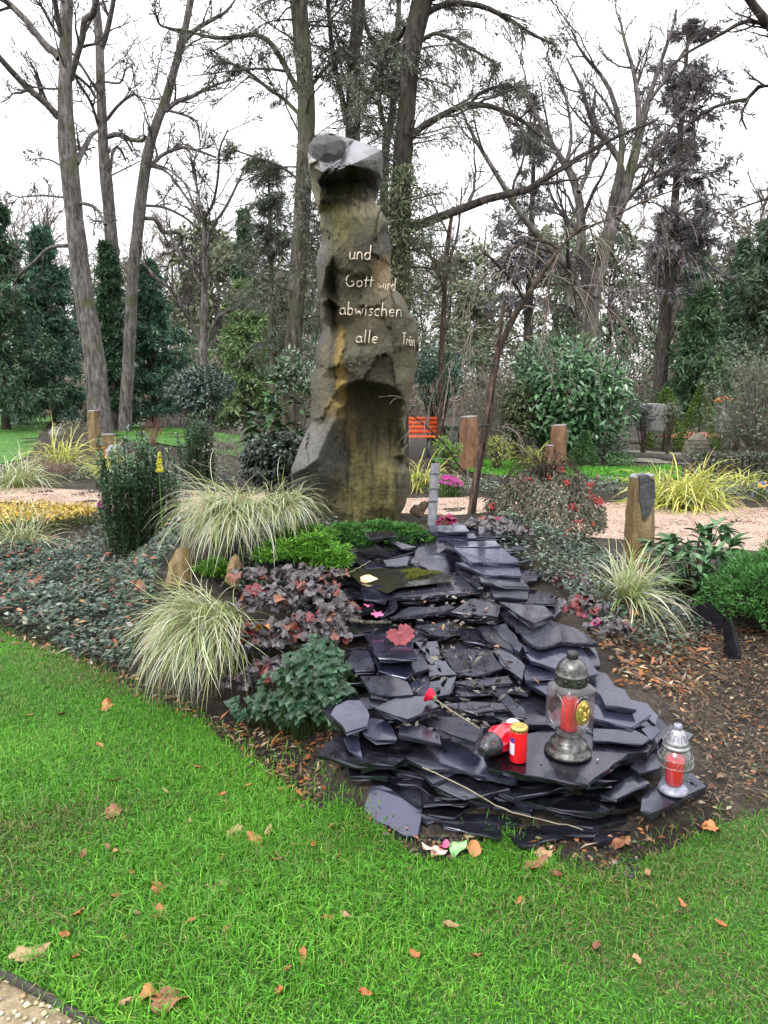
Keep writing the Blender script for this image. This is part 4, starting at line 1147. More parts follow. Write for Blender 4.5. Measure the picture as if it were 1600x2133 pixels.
lid = build('dome', xf([lathe([(.046, .266), (.058, .270), (.060, .276), (.058, .283), (.059, .300), (.061, .303), (.059, .308), (.056, .312), (.053, .326), (.047, .340), (.037, .352), (.024, .360), (.019, .363), (.0185, .366), (.001, .366)], 40)], RD), M_PEWTER, BIG)
build('chimney', xf([lathe([(.0195, .360), (.0205, .362), (.0205, .382), (.0185, .386), (.0165, .384), (.001, .381)], 24)], RD), M_DARKM, lid)
vents = []
for k in range(8):
    a = k * math.pi / 4 + .2; vents.append(box((.0595 * math.cos(a), .0595 * math.sin(a), .2915), (.004, .012, .013), a))
build('vent_slots', xf(vents, RD), M_DARKM, lid)

# -- small red candle with a gold lid
cp = onz(1079, 1583, .249)
CAN = thing('grave_candle', cp, 'small plain red grave candle with a gold lid standing on the large slate', 'candle')
RC = Matrix.Translation(cp)
body = build('plastic_cup', xf([lathe([(.001, 0), (.0290, 0), (.0305, .003), (.0305, .112), (.0300, .116), (.001, .116)], 36)], RC), M_RED, CAN)
build('lid', xf([lathe([(.0300, .115), (.0318, .117), (.0322, .127), (.0310, .131), (.026, .133), (.018, .1315), (.001, .132)], 36)], RC), M_GOLD, CAN)
a = np.linspace(math.radians(180), math.radians(232), 10)
zz = np.array([.030, .074]); lab = np.stack([np.stack([.0309 * np.cos(a), .0309 * np.sin(a), np.full(10, z)], 1) for z in zz]).reshape(-1, 3); ii = np.arange(20).reshape(2, 10)
build('label', xf([(lab, np.stack([ii[0, :-1], ii[0, 1:], ii[1, 1:], ii[1, :-1]], 1))], RC), mat_plain('label_white', (.68, .60, .72), .5), body)
lab2 = lab.copy(); lab2[:10, 2] = .076; lab2[10:, 2] = .094
build('label', xf([(lab2, np.stack([ii[0, :-1], ii[0, 1:], ii[1, 1:], ii[1, :-1]], 1))], RC), mat_plain('label_violet', (.10, .03, .22), .5), body)
holes = []
for k in range(14):
    aa = k * 2 * math.pi / 14; holes += xf([lathe([(.0001, .0), (.0035, .0)], 10)], Matrix.Rotation(aa, 4, 'Z') @ Matrix.Translation((.0325, 0, .123)) @ Matrix.Rotation(math.pi / 2, 4, 'Y'))
build('lid_holes', xf(holes, RC), mat_plain('hole_red', (.25, .02, .01), .5), body)

# -- the clear bulbous lantern on the right
gp = onz(1402, 1646, .152)
GL = thing('glass_lantern', gp, 'clear bulbous glass grave lantern with silver cap and red candle inside', 'grave lantern')
RG = Matrix.Translation(gp)
ft = build('foot', xf([lathe([(.001, 0), (.050, 0), (.053, .004), (.051, .010), (.044, .018), (.036, .022), (.032, .026), (.001, .026)], 36)], RG), M_BLUEF, GL)
outer = [(.031, .026), (.034, .034), (.044, .060), (.055, .095), (.060, .118), (.060, .128), (.055, .145), (.045, .160), (.036, .168)]
innr = [(r - .0045, z) for r, z in outer]
gv_, gq = lathe(outer, 44); iv_, iq_ = lathe(innr, 44)
gb2 = build('glass_bowl', xf([(gv_, gq)], RG), M_GLASS, GL)
a = np.linspace(0, 2 * math.pi, 49)
rims = [tubes(np.stack([r * np.cos(a), r * np.sin(a), np.full(49, z)], 1)[None], np.full((1, 49), .0022), 6) for r, z in ((.0605, .108), (.0585, .135))]
for k in range(26):
    b0 = k * 2 * math.pi / 26; t = np.linspace(0, 1, 6)
    rims.append(tubes(np.stack([(.0605 - .002 * t) * np.cos(b0 + .22 * t), (.0605 - .002 * t) * np.sin(b0 + .22 * t), .110 + .023 * t], 1)[None], np.full((1, 6), .0018), 5))
build('moulded_band', xf(rims, RG), M_GLASS, gb2)
build('candle', xf([lathe([(.001, .028), (.027, .028), (.0285, .034), (.0300, .120), (.029, .128), (.001, .126)], 28)], RG), M_RED, GL)
cp2 = build('cap', xf([lathe([(.036, .166), (.046, .168), (.048, .174), (.044, .178), (.041, .184), (.043, .188), (.038, .194), (.034, .205), (.027, .222), (.019, .232), (.016, .234), (.0155, .238), (.001, .238)], 36)], RG), M_SILVER, GL)
build('chimney', xf([lathe([(.015, .232), (.0165, .236), (.0165, .243), (.0145, .250), (.012, .254), (.001, .254)], 24)], RG), M_BLUEF, cp2)
arches = []
for k in range(8):
    b0 = k * math.pi / 4 + .3; t = np.linspace(-1, 1, 9); zz_ = .196 + .026 * np.sqrt(np.clip(1 - t * t, 0, 1)); r_ = np.interp(zz_, [.194, .205, .222], [.039, .035, .028])
    arches.append(tubes(np.stack([r_ * np.cos(b0 + t * .28), r_ * np.sin(b0 + t * .28), zz_], 1)[None], np.full((1, 9), .0016), 5))
build('cap_arches', xf(arches, RG), M_BLUEF, cp2)

# -- the red lantern lying on its side
lpos = onz(1030, 1562, .262)
LY = thing('fallen_lantern', lpos, 'red glass grave lantern tipped over on its side, dark dome towards the viewer', 'grave lantern')
ax = unit(np.array([[-.66, -.72, -.02]]))[0]
Q = Vector((0, 0, 1)).rotation_difference(Vector(ax)).to_matrix().to_4x4()
c_ = onz(1040, 1540, .300)
TL = Matrix.Translation(c_) @ Q @ Matrix.Translation((0, 0, -.085))
seg = 72; pr = np.array([(.030, .0), (.034, .008), (.040, .03), (.0475, .06), (.0495, .08), (.047, .10), (.040, .118), (.037, .124)])
pr = np.column_stack([np.interp(np.linspace(0, .124, 26), pr[:, 1], pr[:, 0]), np.linspace(0, .124, 26)])
V, q = lathe(pr, seg)
th = np.arctan2(V[:, 1], V[:, 0]); sw = np.sin(9 * th + 75 * V[:, 2] + 1.5 * np.sin(40 * V[:, 2]))
V[:, :2] *= (1 + .045 * sw)[:, None]
M_SW, N_, L_, B_ = nodes('red_swirl_glass')
at_ = N_.new('ShaderNodeAttribute'); at_.attribute_name = 'Col'; L_.new(at_.outputs['Color'], B_.inputs['Base Color']); B_.inputs['Roughness'].default_value = .12; B_.inputs['Specular IOR Level'].default_value = .8
cw = np.where((sw > .75)[:, None], np.array([(.66, .07, .12)]), np.array([(.55, .006, .02)]))
build('glass_bowl', xf([(V, q, cw)], TL), M_SW, LY)
dm = build('dome', xf([lathe([(.038, .120), (.043, .122), (.044, .128), (.042, .134), (.040, .142), (.037, .156), (.031, .172), (.024, .184), (.019, .188), (.018, .196), (.015, .198), (.001, .197)], 36)], TL), mat_plain('dark_pewter', (.075, .075, .085), .3, .5, .8, .3, 50, .002, .5), LY)
hl = []
for k in range(6):
    hl += xf([lathe([(.0001, 0), (.0022, 0)], 10)], Matrix.Rotation(k * math.pi / 3, 4, 'Z') @ Matrix.Translation((.0398, 0, .166)) @ Matrix.Rotation(math.radians(74), 4, 'Y'))
build('vent_holes', xf(hl, TL), M_RED, dm)
build('foot', xf([lathe([(.001, -.022), (.040, -.022), (.043, -.017), (.040, -.010), (.034, -.003), (.031, .002)], 32)], TL), mat_plain('clear_plastic_foot', (.45, .44, .42), .25, .6), LY)

# ------------------------------------------------------------------ small things on the slates
def on_slate(px, py, lift=.05):
    zt = .3
    for _ in range(16):
        c = onz(px, py, zt); zt = .5 * zt + .5 * (slope(c[1]) + lift)
    return onz(px, py, zt)


# red rose with a long stem
r0 = on_slate(889, 1446, .085); r1 = on_slate(905, 1455, .075); r2 = on_slate(940, 1480, .06); r3 = on_slate(1000, 1518, .05)
ROSE = thing('cut_rose', r0, 'cut red rose with a long dry stem lying across the wet slates', 'flower')
P = resample(np.array([r1, r2, r3]), 14)
build('stem', [tubes(P[None], np.full((1, 14), .0028), 6)], mat_plain('dry_stem', (.20, .17, .12), .7, .3, 0, .4, 90, .002, .4), ROSE)
ax = unit((r0 - r2)[None])[0]; Q = Vector((0, 0, 1)).rotation_difference(Vector(ax)).to_matrix().to_4x4()
TQ = Matrix.Translation(r1 + np.array([0, 0, .004])) @ Q
M_ROSE = mat_plain('rose_petal', (.72, .012, .06), .5, .4, 0, .4, 60, .004, .2)
pet = []
for k in range(13):
    a0 = k * 2.4; rr = .006 + .0012 * k; h = .036 - .0007 * k; g = np.linspace(-.95, .95, 7)
    rows_ = []
    for t in np.linspace(0, 1, 5):
        rad = rr * (.35 + 1.0 * t ** .7) * (1 + .25 * t); w = g * (.75 if t < .8 else .55)
        rows_.append(np.stack([rad * np.cos(a0 + w), rad * np.sin(a0 + w), np.full(7, h * t) - .005 * (g ** 2) * (t > .8)], 1))
    Vp = np.vstack(rows_); ii = np.arange(35).reshape(5, 7)
    build('petal', xf([(Vp, np.stack([ii[:-1, :-1], ii[:-1, 1:], ii[1:, 1:], ii[1:, :-1]], -1).reshape(-1, 4))], TQ), M_ROSE, ROSE)
build('calyx', xf([lathe([(.0025, -.012), (.006, -.006), (.009, .002), (.008, .006)], 12)], TQ), mat_plain('calyx_green', (.10, .14, .05), .6), ROSE)


def lobed_leaf(R, lobes=5, cup=.15, seed=0, n=30, notch=True, stretch=1.0, amp=.22):
    """a broad lobed, wavy leaf centred at the origin, lying in XY with its tip along +X"""
    rg = np.random.default_rng(seed)
    a = np.linspace(-math.pi, math.pi, n, endpoint=False)
    r = R * (1 - amp * .5 + amp * .5 * np.cos(lobes * a)) * (1 + .06 * np.sin(13 * a + seed)) * (1 + .10 * np.cos(a))
    if notch: r *= 1 - .55 * np.exp(-((np.abs(a) - math.pi) / .28) ** 2)
    V = [(0, 0, -.02 * R)]
    for f in (.5, 1.0):
        z = R * (cup * (f ** 2) * (.6 * np.cos(2 * a + seed) + .5 * np.sin(3 * a + 2 * seed)) + .05 * f * np.cos(lobes * 2 * a + seed)) - cup * .3 * R * f * f
        V += list(np.stack([r * f * np.cos(a) * stretch, r * f * np.sin(a), z], 1))
    i = np.arange(n); j = (i + 1) % n
    t = np.stack([np.zeros(n, int), 1 + i, 1 + j], 1); q = np.stack([1 + i, 1 + n + i, 1 + n + j, 1 + j], 1)
    return np.array(V), t, q


def leaf_mat(name, c1, c2, rough=.5, veins=True):
    m, N, L, B = nodes(name)
    n = noise_tex(N, L, 30, 5, .6)
    L.new(ramp(N, L, n.outputs['Fac'], [(.35, c1), (.65, c2)]).outputs[0], B.inputs['Base Color'])
    B.inputs['Roughness'].default_value = rough
    w = N.new('ShaderNodeTexNoise'); w.inputs['Scale'].default_value = 55
    tc = N.new('ShaderNodeTexCoord'); L.new(tc.outputs['Object'], w.inputs['Vector'])
    bump(N, L, w.outputs['Fac'], .6, .006, B)
    return m


def euler_m(p, rx, ry, rz, s=1.):
    return Matrix.Translation(p) @ Matrix.Rotation(rz, 4, 'Z') @ Matrix.Rotation(ry, 4, 'Y') @ Matrix.Rotation(rx, 4, 'X') @ Matrix.Scale(s, 4)


M_REDLEAF = leaf_mat('red_leaf', (.115, .007, .014), (.21, .022, .034))
V, t, q = lobed_leaf(.066, 9, .12, 3, 54, True, 1.05, .12)
RL = build('fallen_leaf', xf([(V, t), (V, q)], euler_m(on_slate(833, 1318, .085), .25, .35, -1.2)), M_REDLEAF)
tag(RL, 'large crimson lobed leaf lying on the bluish slates', 'leaf')
vein = []
M_VEIN = mat_plain('leaf_vein', (.34, .10, .10), .6)
for k in range(7):
    a = (k - 3) * .62; r_ = .05; vein.append(tubes(np.stack([np.linspace(0, r_, 5) * math.cos(a), np.linspace(0, r_, 5) * math.sin(a), .0015 + np.interp(np.linspace(0, 1, 5), [0, 1], [0, .0])], 1)[None], np.linspace(.0014, .0005, 5)[None], 4))
bt = build('veins', xf(vein, euler_m(on_slate(833, 1318, .087), .25, .35, -1.2)), M_VEIN, RL)
M_PINK = leaf_mat('pink_leaf', (.40, .05, .18), (.52, .12, .27))
for k, (px, py, R, rz, lb) in enumerate(((768, 1260, .034, 2.2, 'pink lobed leaf beside the grey stick on the slates'), (785, 1277, .030, -.4, 'smaller pink leaf in front of the other pink leaf on the slates'))):
    V, t, q = lobed_leaf(R, 5, .25, 5 + k, 30, True, 1.1, .5)
    tag(build('fallen_leaf', xf([(V, t), (V, q)], euler_m(on_slate(px, py, .075), .3, .2, rz)), M_PINK), lb, 'leaf', 'pink leaves on the slates')
# grey stick, thin twig, cream curl
def stick(name, pts, r, mat, label, cat, K=16, S=7):
    P = resample(np.array(pts), K); P[:, :] += RNG.normal(0, .0012, P.shape)
    return tag(build(name, [tubes(P[None], (r * (1 + .12 * RNG.normal(size=K)))[None] * np.linspace(1, .75, K)[None], S)], mat), label, cat)


M_STICK = mat_bark('dead_wood', (.06, .055, .045), (.22, .20, .17), None, 20)
stick('stick', [on_slate(728, 1292, .09), on_slate(770, 1296, .09), on_slate(815, 1296, .085)], .0105, M_STICK, 'short grey mossy stick across the slates near the crimson leaf', 'stick')
M_TWIG = mat_plain('pale_twig', (.27, .23, .17), .7, .3, 0, .4, 90, .002, .3)
stick('twig', [onz(880, 1598, .245), onz(960, 1636, .20), onz(1060, 1690, .15), onz(1150, 1712, .11), onz(1215, 1728, .09)], .0024, M_TWIG, 'long thin dry twig lying diagonally over the front slate stack', 'twig', 22, 5)
stick('twig', [on_slate(700, 1200, .06), on_slate(730, 1192, .09), on_slate(772, 1168, .11)], .002, M_TWIG, 'thin curved twig sticking out over the dark basin', 'twig')
V, t, q = lobed_leaf(.022, 3, .5, 2, 18, False, 2.2, .12)
tag(build('fallen_leaf', xf([(V, t), (V, q)], euler_m(on_slate(766, 1205, .06), .9, .0, .15)), leaf_mat('cream_leaf', (.62, .46, .25), (.78, .62, .38))), 'cream curled leaf at the left rim of the dark basin', 'leaf')
for k, (px, py, lb) in enumerate(((1128, 1586, 'tiny dark pebble on the big slate in front of the tall lantern'), (1245, 1582, 'tiny pale pebble on the big slate to the right of the tall lantern'))):
    p = onz(px, py, .252); V = ico * np.array([.006, .005, .004]); V = V + p
    tag(build('pebble', [(V, icf)], mat_plain('pebble%d' % k, ((.12, .12, .13), (.45, .45, .47))[k], .5)), lb, 'pebble')
# moss cushion in the basin
mp_ = onz(872, 1196, ZW); n = 2600; a = RNG.uniform(0, 6.28, n); r_ = np.sqrt(RNG.random(n)) * (.75 + .3 * np.sin(a * 3 + 1) + .2 * np.sin(a * 5)); pos = np.stack([mp_[0] + .11 * r_ * np.cos(a), mp_[1] + .11 * r_ * np.sin(a), ZW + .010 * (1 - np.minimum(r_, 1) ** 2) + .002], 1)
tag(build('moss_cushion', [leaves(pos, rand_unit(n) + np.array([0, 0, 1.2]), rand_unit(n), RNG.uniform(.006, .012, n), .003, mixcol(n, [(.13, .14, .02), (.08, .09, .015), (.20, .18, .04)], [4, 3, 1]), DIAM)], mat_leaf('moss', .8, .2, .1)), 'yellow-green moss cushion in the shallow basin water', 'moss')
# soggy dark leaves caught between the wet slates
n = 300; px = RNG.normal(955, 75, n); py = RNG.uniform(1225, 1520, n); pos = np.array([on_slate(a, b, RNG.uniform(.0, .03)) for a, b in zip(px, py)])
tag(build('wet_litter', [leaves(pos, rand_unit(n) * np.array([1, 1, .35]), rand_unit(n) * .7 + np.array([0, 0, .6]), RNG.uniform(.02, .055, n), RNG.uniform(.008, .022, n), mixcol(n, [(.03, .026, .022), (.07, .06, .05), (.14, .12, .10), (.20, .10, .05)], [5, 4, 1.5, .6]))], mat_leaf('wet_leaf', .22, .6, 0)), 'dark soggy leaves caught between the wet slates', 'leaf litter', kind='stuff')

# ------------------------------------------------------------------ garden plants
LM = mat_leaf('leaf', .42, .45, .18)
LM_GLOSS = mat_leaf('glossy_leaf', .28, .55, .12)
LM_DULL = mat_leaf('dull_leaf', .6, .3, .2)
LM_BLADE = mat_leaf('sedge_blade', .5, .35, .25)
M_STEM = mat_bark('stem_bark', (.05, .04, .03), (.16, .13, .10), None, 16)
M_STEM_G = mat_plain('green_stem', (.08, .13, .04), .6, .3)


def sedge(root, n, L, spread_dir=None, sd=3.2, lift=(.5, 1.35), g=1.0, w=.006, cols=None, wts=None, label='', rad=.08, K=9, grav_floor=True):
    root = np.asarray(root, float)
    az = RNG.uniform(0, 2 * math.pi, n) if spread_dir is None else RNG.normal(spread_dir, sd, n)
    el = RNG.uniform(lift[0], lift[1], n); l = L * RNG.uniform(.5, 1.15, n)
    rr = rad * np.sqrt(RNG.random(n)); ra = RNG.uniform(0, 6.28, n)
    p0 = np.stack([root[0] + rr * np.cos(ra), root[1] + rr * np.sin(ra), np.full(n, root[2])], 1)
    d = np.stack([np.cos(el) * np.cos(az), np.cos(el) * np.sin(az), np.sin(el)], 1)
    pts = [p0]; v = d.copy(); st = (l / (K - 1))[:, None]; gg = (g * RNG.uniform(.6, 1.4, n))[:, None]
    sway = RNG.normal(0, .05, (n, 3))
    for k in range(K - 1):
        v = unit(v + np.array([0, 0, -1.]) * gg * 2.2 / (K - 1) * (.25 + k / (K - 1)) + sway)
        q = pts[-1] + v * st
        if grav_floor:
            f = gz(q[:, 0], q[:, 1]) + .006; q[:, 2] = np.maximum(q[:, 2], f)
        pts.append(q)
    P = np.stack(pts, 1)
    W = w * RNG.uniform(.7, 1.25, n)[:, None] * np.interp(np.linspace(0, 1, K), [0, .25, .7, 1], [.7, 1, .8, .12])[None]
    c0 = mixcol(n, cols, wts, .18, .06); gcen = vcol(n, np.asarray(cols[2]) * .8, .2); tk = np.clip(np.linspace(-.15, 1.3, K), 0, 1)[None, :, None]; dead = (RNG.random(n) < .05)[:, None, None]
    c0 = np.where(dead, np.array([.30, .22, .12]), gcen[:, None] * (1 - tk) + c0[:, None] * tk)
    o = build('sedge_clump', [ribbons(P, W, c0)], LM_BLADE, origin=tuple(root))
    return tag(o, label, 'ornamental grass')


VAR = [(.60, .61, .47), (.46, .49, .30), (.30, .37, .12), (.20, .26, .08), (.40, .36, .25)]
VW = [4, 3, 2.2, 1.2, .6]
YEL = [(.66, .62, .16), (.52, .55, .10), (.38, .44, .08), (.72, .70, .38), (.25, .32, .06)]
YW = [4, 3, 2, 1.5, 1]
GSED = 'variegated cream and green sedge clumps'
r_ = at(495, 1062, 4.35)
o = sedge(r_, 950, .46, math.radians(215), 1.2, (-.1, .85), 1.2, .0042, VAR, VW, 'big arching cream-green sedge clump left of the standing stone foot', .16, 10); o['group'] = GSED
o = sedge(at(585, 1055, 4.4), 420, .31, math.radians(-35), 1.3, (.1, 1.0), 1.15, .0042, VAR, VW, 'smaller sedge clump leaning against the foot of the standing stone', .09, 10); o['group'] = GSED
r_ = at(448, 1292, 3.55)
o = sedge(r_, 1350, .44, math.radians(225), .7, (-.35, .9), 1.15, .0040, VAR, VW, 'cream-green sedge clump cascading down to the front lawn', .14, 11); o['group'] = GSED
r_ = gpt(50, 1150)
o = sedge(r_, 260, .62, None, 1, (.45, 1.35), 1.05, .008, VAR, VW, 'cream sedge clump at the left edge in front of the golden hedge', .1); o['group'] = GSED
r_ = gpt(1300, 1262)
o = sedge(r_, 300, .46, math.radians(-15), 1.3, (.4, 1.4), 1.0, .006, VAR, VW, 'small cream-green sedge clump in front of the leaning basalt post', .06); o['group'] = GSED
for px, py, n, L, w, lab, cl in ((130, 972, 240, .95, .016, 'yellow-green grass clump below the low brown stones on the left', YEL), (38, 1012, 260, .75, .013, 'pale green grass mound at the left edge behind the path', VAR), (232, 985, 200, .8, .014, 'yellow grass clump with an orange flower spike in it', YEL),
                                (1420, 1050, 900, .82, .015, 'wide bright yellow grass clump beside the path on the right', YEL), (1555, 1018, 160, .5, .014, 'small yellow grass tuft at the right edge near the pansies', YEL), (878, 1015, 240, .7, .012, 'yellow grass clump between the standing stone and the grey stake', YEL),
                                (1118, 968, 170, .7, .014, 'yellow grass tuft at the foot of the stepped brown post', YEL)):
    r_ = gpt(px, py); o = sedge(r_, n, L, None, 1, (.25, 1.2), 1.15, w, cl, VW if cl is VAR else YW, lab, .12 + .0003 * n, 7)
    o['group'] = 'ornamental grass clumps beyond the path'


def upright_shrub(cx_, cy_, rx_, ry_, H, stems, lps, col, label, leafL=.036, leafW=.019):
    base = np.array([cx_, cy_, gz(cx_, cy_)]); root = thing('upright_shrub', base, label, 'shrub', 'upright clipped evergreen shrubs')
    a = RNG.uniform(0, 6.28, stems); r = np.sqrt(RNG.random(stems)); x = cx_ + rx_ * r * np.cos(a); y = cy_ + ry_ * r * np.sin(a)
    h = H * (1 - .28 * r ** 2) * RNG.uniform(.68, 1.12, stems) * (1 + .16 * (RNG.random(stems) < .14)); K = 6; t = np.linspace(0, 1, K)
    P = np.stack([x[:, None] + .05 * r[:, None] * np.cos(a)[:, None] * t + RNG.normal(0, .006, (stems, K)), y[:, None] + .05 * r[:, None] * np.sin(a)[:, None] * t + RNG.normal(0, .006, (stems, K)), base[2] + h[:, None] * t], 2)
    build('stems', [tubes(P, np.full((stems, K), .004) * np.linspace(1, .4, K), 4)], M_STEM, root)
    n = stems * lps; si = np.repeat(np.arange(stems), lps); tt = RNG.uniform(.03, 1.0, n) ** .85
    f = tt * (K - 1); i = np.clip(f.astype(int), 0, K - 2); w = (f - i)[:, None]; pos = P[si, i] * (1 - w) + P[si, i + 1] * w
    az = RNG.uniform(0, 6.28, n); d = np.stack([np.cos(az) * .8, np.sin(az) * .8, RNG.uniform(.2, 1.2, n)], 1)
    pos = pos + unit(d) * .012
    c = mixcol(n, col, [5, 3, 1], .28, .07); new = tt > .93; c[new] *= 1.5
    build('foliage', [leaves(pos, d, np.stack([-np.cos(az) * .6, -np.sin(az) * .6, np.ones(n)], 1) + .4 * rand_unit(n), leafL * RNG.uniform(.7, 1.25, n), leafW * RNG.uniform(.8, 1.2, n), np.clip(c, 0, 1))], LM_GLOSS, root)
    return root


BOX = [(.028, .075, .030), (.048, .11, .046), (.15, .23, .14)]
p = gpt(285, 1165); upright_shrub(p[0], p[1] + .15, .31, .28, 1.06, 150, 120, BOX, 'taller bushy dark evergreen shrub with upright stems, left of the sedges')
p = gpt(412, 1010); upright_shrub(p[0], p[1] + .1, .25, .22, 1.02, 90, 100, BOX, 'narrower dark evergreen shrub behind the larger upright one')


def cover(name, poly, n, L, W, cols, wts, label, h=(.03, .12), mat=None, hump=.0, group=None, kind='stuff', up=.5, stems=True, cat='ground cover'):
    p = sample_poly(poly, n); lump = .5 + .5 * np.sin(p[:, 0] * 7.3 + np.sin(p[:, 1] * 6)) * np.sin(p[:, 1] * 8.1)
    z = gz(p[:, 0], p[:, 1]) + RNG.uniform(h[0], h[1], n) * (.45 + .8 * lump) + hump * RNG.random(n)
    pos = np.column_stack([p, z]); d = rand_unit(n); d[:, 2] = RNG.uniform(-.35, .45, n)
    c = mixcol(n, cols, wts, .25, .07)
    o = build(name, [leaves(pos, d, rand_unit(n) * up + np.array([0, 0, 1.]), L * np.exp(RNG.normal(-.05, .32, n)), W * RNG.uniform(.6, 1.3, n), c)], mat or LM, origin=(0, 0, 0))
    return tag(o, label, cat, group, kind)


def W2(pl): return [tuple(onz(a, b)[:2]) for a, b in pl]


EVG = [(.045, .08, .052), (.075, .115, .08), (.13, .165, .125), (.025, .045, .028), (.22, .24, .20)]
BED_L = W2([(-300, 1250), (0, 1305), (90, 1345), (190, 1395), (265, 1420), (330, 1350), (385, 1275), (395, 1200), (330, 1180), (215, 1175), (180, 1150), (90, 1150), (-100, 1160), (-300, 1165)])
cover('ground_cover', BED_L, 15000, .044, .026, EVG, [4, 3.5, 2.2, 3, .9], 'dense grey-green small-leaved ground cover filling the left bed', (.03, .16), LM)
BED_BACK = W2([(100, 1150), (230, 1150), (400, 1110), (400, 1000), (300, 1060), (200, 1100)])
cover('ground_cover', BED_BACK, 2500, .04, .022, EVG, [4, 3, 2, 3, .8], 'sparse low leaves on the bare soil behind the upright shrubs', (.02, .08), LM)
TOPL = [(-1.15, 4.7), (-.9, 3.95), (-.55, 3.75), (-.32, 3.6), (-.30, 4.2), (-.36, 4.6), (-.3, 4.9), (-1.0, 5.2)]
cover('ground_cover', TOPL, 4200, .030, .017, EVG + [(.10, .07, .07)], [4, 3, 2.4, 3, 1.2, 2], 'grey-leaved creeping plants on the mound left of the slates', (.02, .10), LM)
RIGHTB = [(.75, 5.1), (.72, 4.5), (.86, 4.05), (1.05, 3.6), (1.35, 3.5), (1.8, 4.0), (2.2, 4.6), (2.4, 5.4), (1.6, 5.6), (1.2, 5.5)]
cover('ground_cover', RIGHTB, 6500, .032, .018, EVG, [4, 3.4, 2.4, 3, 1], 'grey-green ground cover on the slope right of the slates', (.02, .10), LM)
FARB = [(-3.6, 11.1), (-.5, 10.5), (1.3, 10.0), (3.2, 9.7), (5.6, 9.4), (5.6, 10.9), (3.8, 11.2), (1.4, 11.5), (-.6, 12.2), (-3, 13.2), (-5.5, 13.5), (-6.8, 12.0)]
cover('ground_cover', FARB, 9000, .06, .035, EVG + [(.22, .13, .07)], [3, 3, 2.6, 2, 1.6, .7], 'mixed grey-green low planting in the bed beyond the path', (.03, .16), LM)

# golden hedge on the left
GH = W2([(-200, 1136), (0, 1126), (120, 1116), (190, 1100), (208, 1088), (195, 1080), (100, 1080), (0, 1082), (-200, 1086)])
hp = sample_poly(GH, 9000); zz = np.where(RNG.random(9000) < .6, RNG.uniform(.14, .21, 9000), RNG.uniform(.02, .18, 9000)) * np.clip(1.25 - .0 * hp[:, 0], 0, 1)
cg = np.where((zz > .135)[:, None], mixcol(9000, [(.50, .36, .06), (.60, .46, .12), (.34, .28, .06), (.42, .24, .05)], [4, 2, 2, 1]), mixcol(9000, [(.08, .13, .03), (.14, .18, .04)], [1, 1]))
HG = thing('golden_hedge', (-4.2, 8.0, 0), 'low flat-topped golden-leaved hedge in front of the path at the left edge', 'hedge')
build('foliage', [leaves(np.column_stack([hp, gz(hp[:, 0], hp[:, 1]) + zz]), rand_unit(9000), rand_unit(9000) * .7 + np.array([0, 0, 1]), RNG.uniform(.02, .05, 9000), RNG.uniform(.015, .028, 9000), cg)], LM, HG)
hs = sample_poly(GH, 160); P = np.stack([np.column_stack([hs, gz(hs[:, 0], hs[:, 1]) + .2 * k]) + RNG.normal(0, .01, (160, 3)) for k in (0, .5, 1)], 1)
build('stems', [tubes(P, np.full((160, 3), .003), 3)], M_STEM, HG)

# creeping bright green conifer in front of the stone
def creeper(label, pts, n, cols, hh):
    pos = []
    for (px, py, D, r, h) in pts:
        c = at(px, py, D); m = int(n * r); a = RNG.uniform(0, 6.28, m); q = r * np.sqrt(RNG.random(m)) * (1 + .35 * np.sin(a * 3 + px) + .2 * np.sin(a * 7))
        x = c[0] + q * np.cos(a); y = c[1] + q * np.sin(a) * .8
        pos.append(np.stack([x, y, np.maximum(gz(x, y), c[2] - .08) + h * np.clip(1 - (q / r) ** 2, 0, 1) * RNG.uniform(.1, 1, m) * (.6 + .7 * np.sin(x * 34 + 2 * np.sin(y * 29)) ** 2)], 1))
    pos = np.vstack(pos); n = len(pos); az = RNG.uniform(0, 6.28, n)
    ax = np.stack([np.cos(az), np.sin(az) - .35, RNG.uniform(-.1, .6, n)], 1)
    parts = []
    for k in range(5):                    # each spray: a fan of scale-leaf twigs
        d = unit(ax) + .45 * RNG.normal(size=(n, 3)); c = mixcol(n, cols, [4, 3, 2], .22, .06)
        parts.append(leaves(pos + unit(ax) * (.008 * k), d, rand_unit(n) * .6 + np.array([0, 0, 1.]), RNG.uniform(.022, .050, n), RNG.uniform(.005, .010, n), c, DIAM))
    return tag(build('creeping_conifer', parts, LM_DULL), label, 'shrub')


creeper('bright lime green creeping conifer on the mound beside the upper sedge', [(600, 1128, 4.1, .12, .06), (655, 1118, 4.1, .13, .08), (690, 1140, 4.0, .09, .06), (640, 1092, 4.4, .15, .06), (570, 1125, 4.15, .08, .05), (445, 1160, 4.1, .07, .05)], 9000, [(.09, .24, .022), (.14, .32, .035), (.05, .14, .018)], .1)
creeper('darker green creeping conifer fringe along the base of the standing stone', [(720, 1095, 4.65, .16, .06), (790, 1088, 4.7, .18, .06), (850, 1095, 4.6, .14, .06), (760, 1105, 4.55, .10, .04)], 8000, [(.05, .15, .03), (.08, .21, .04), (.03, .09, .02)], .1)

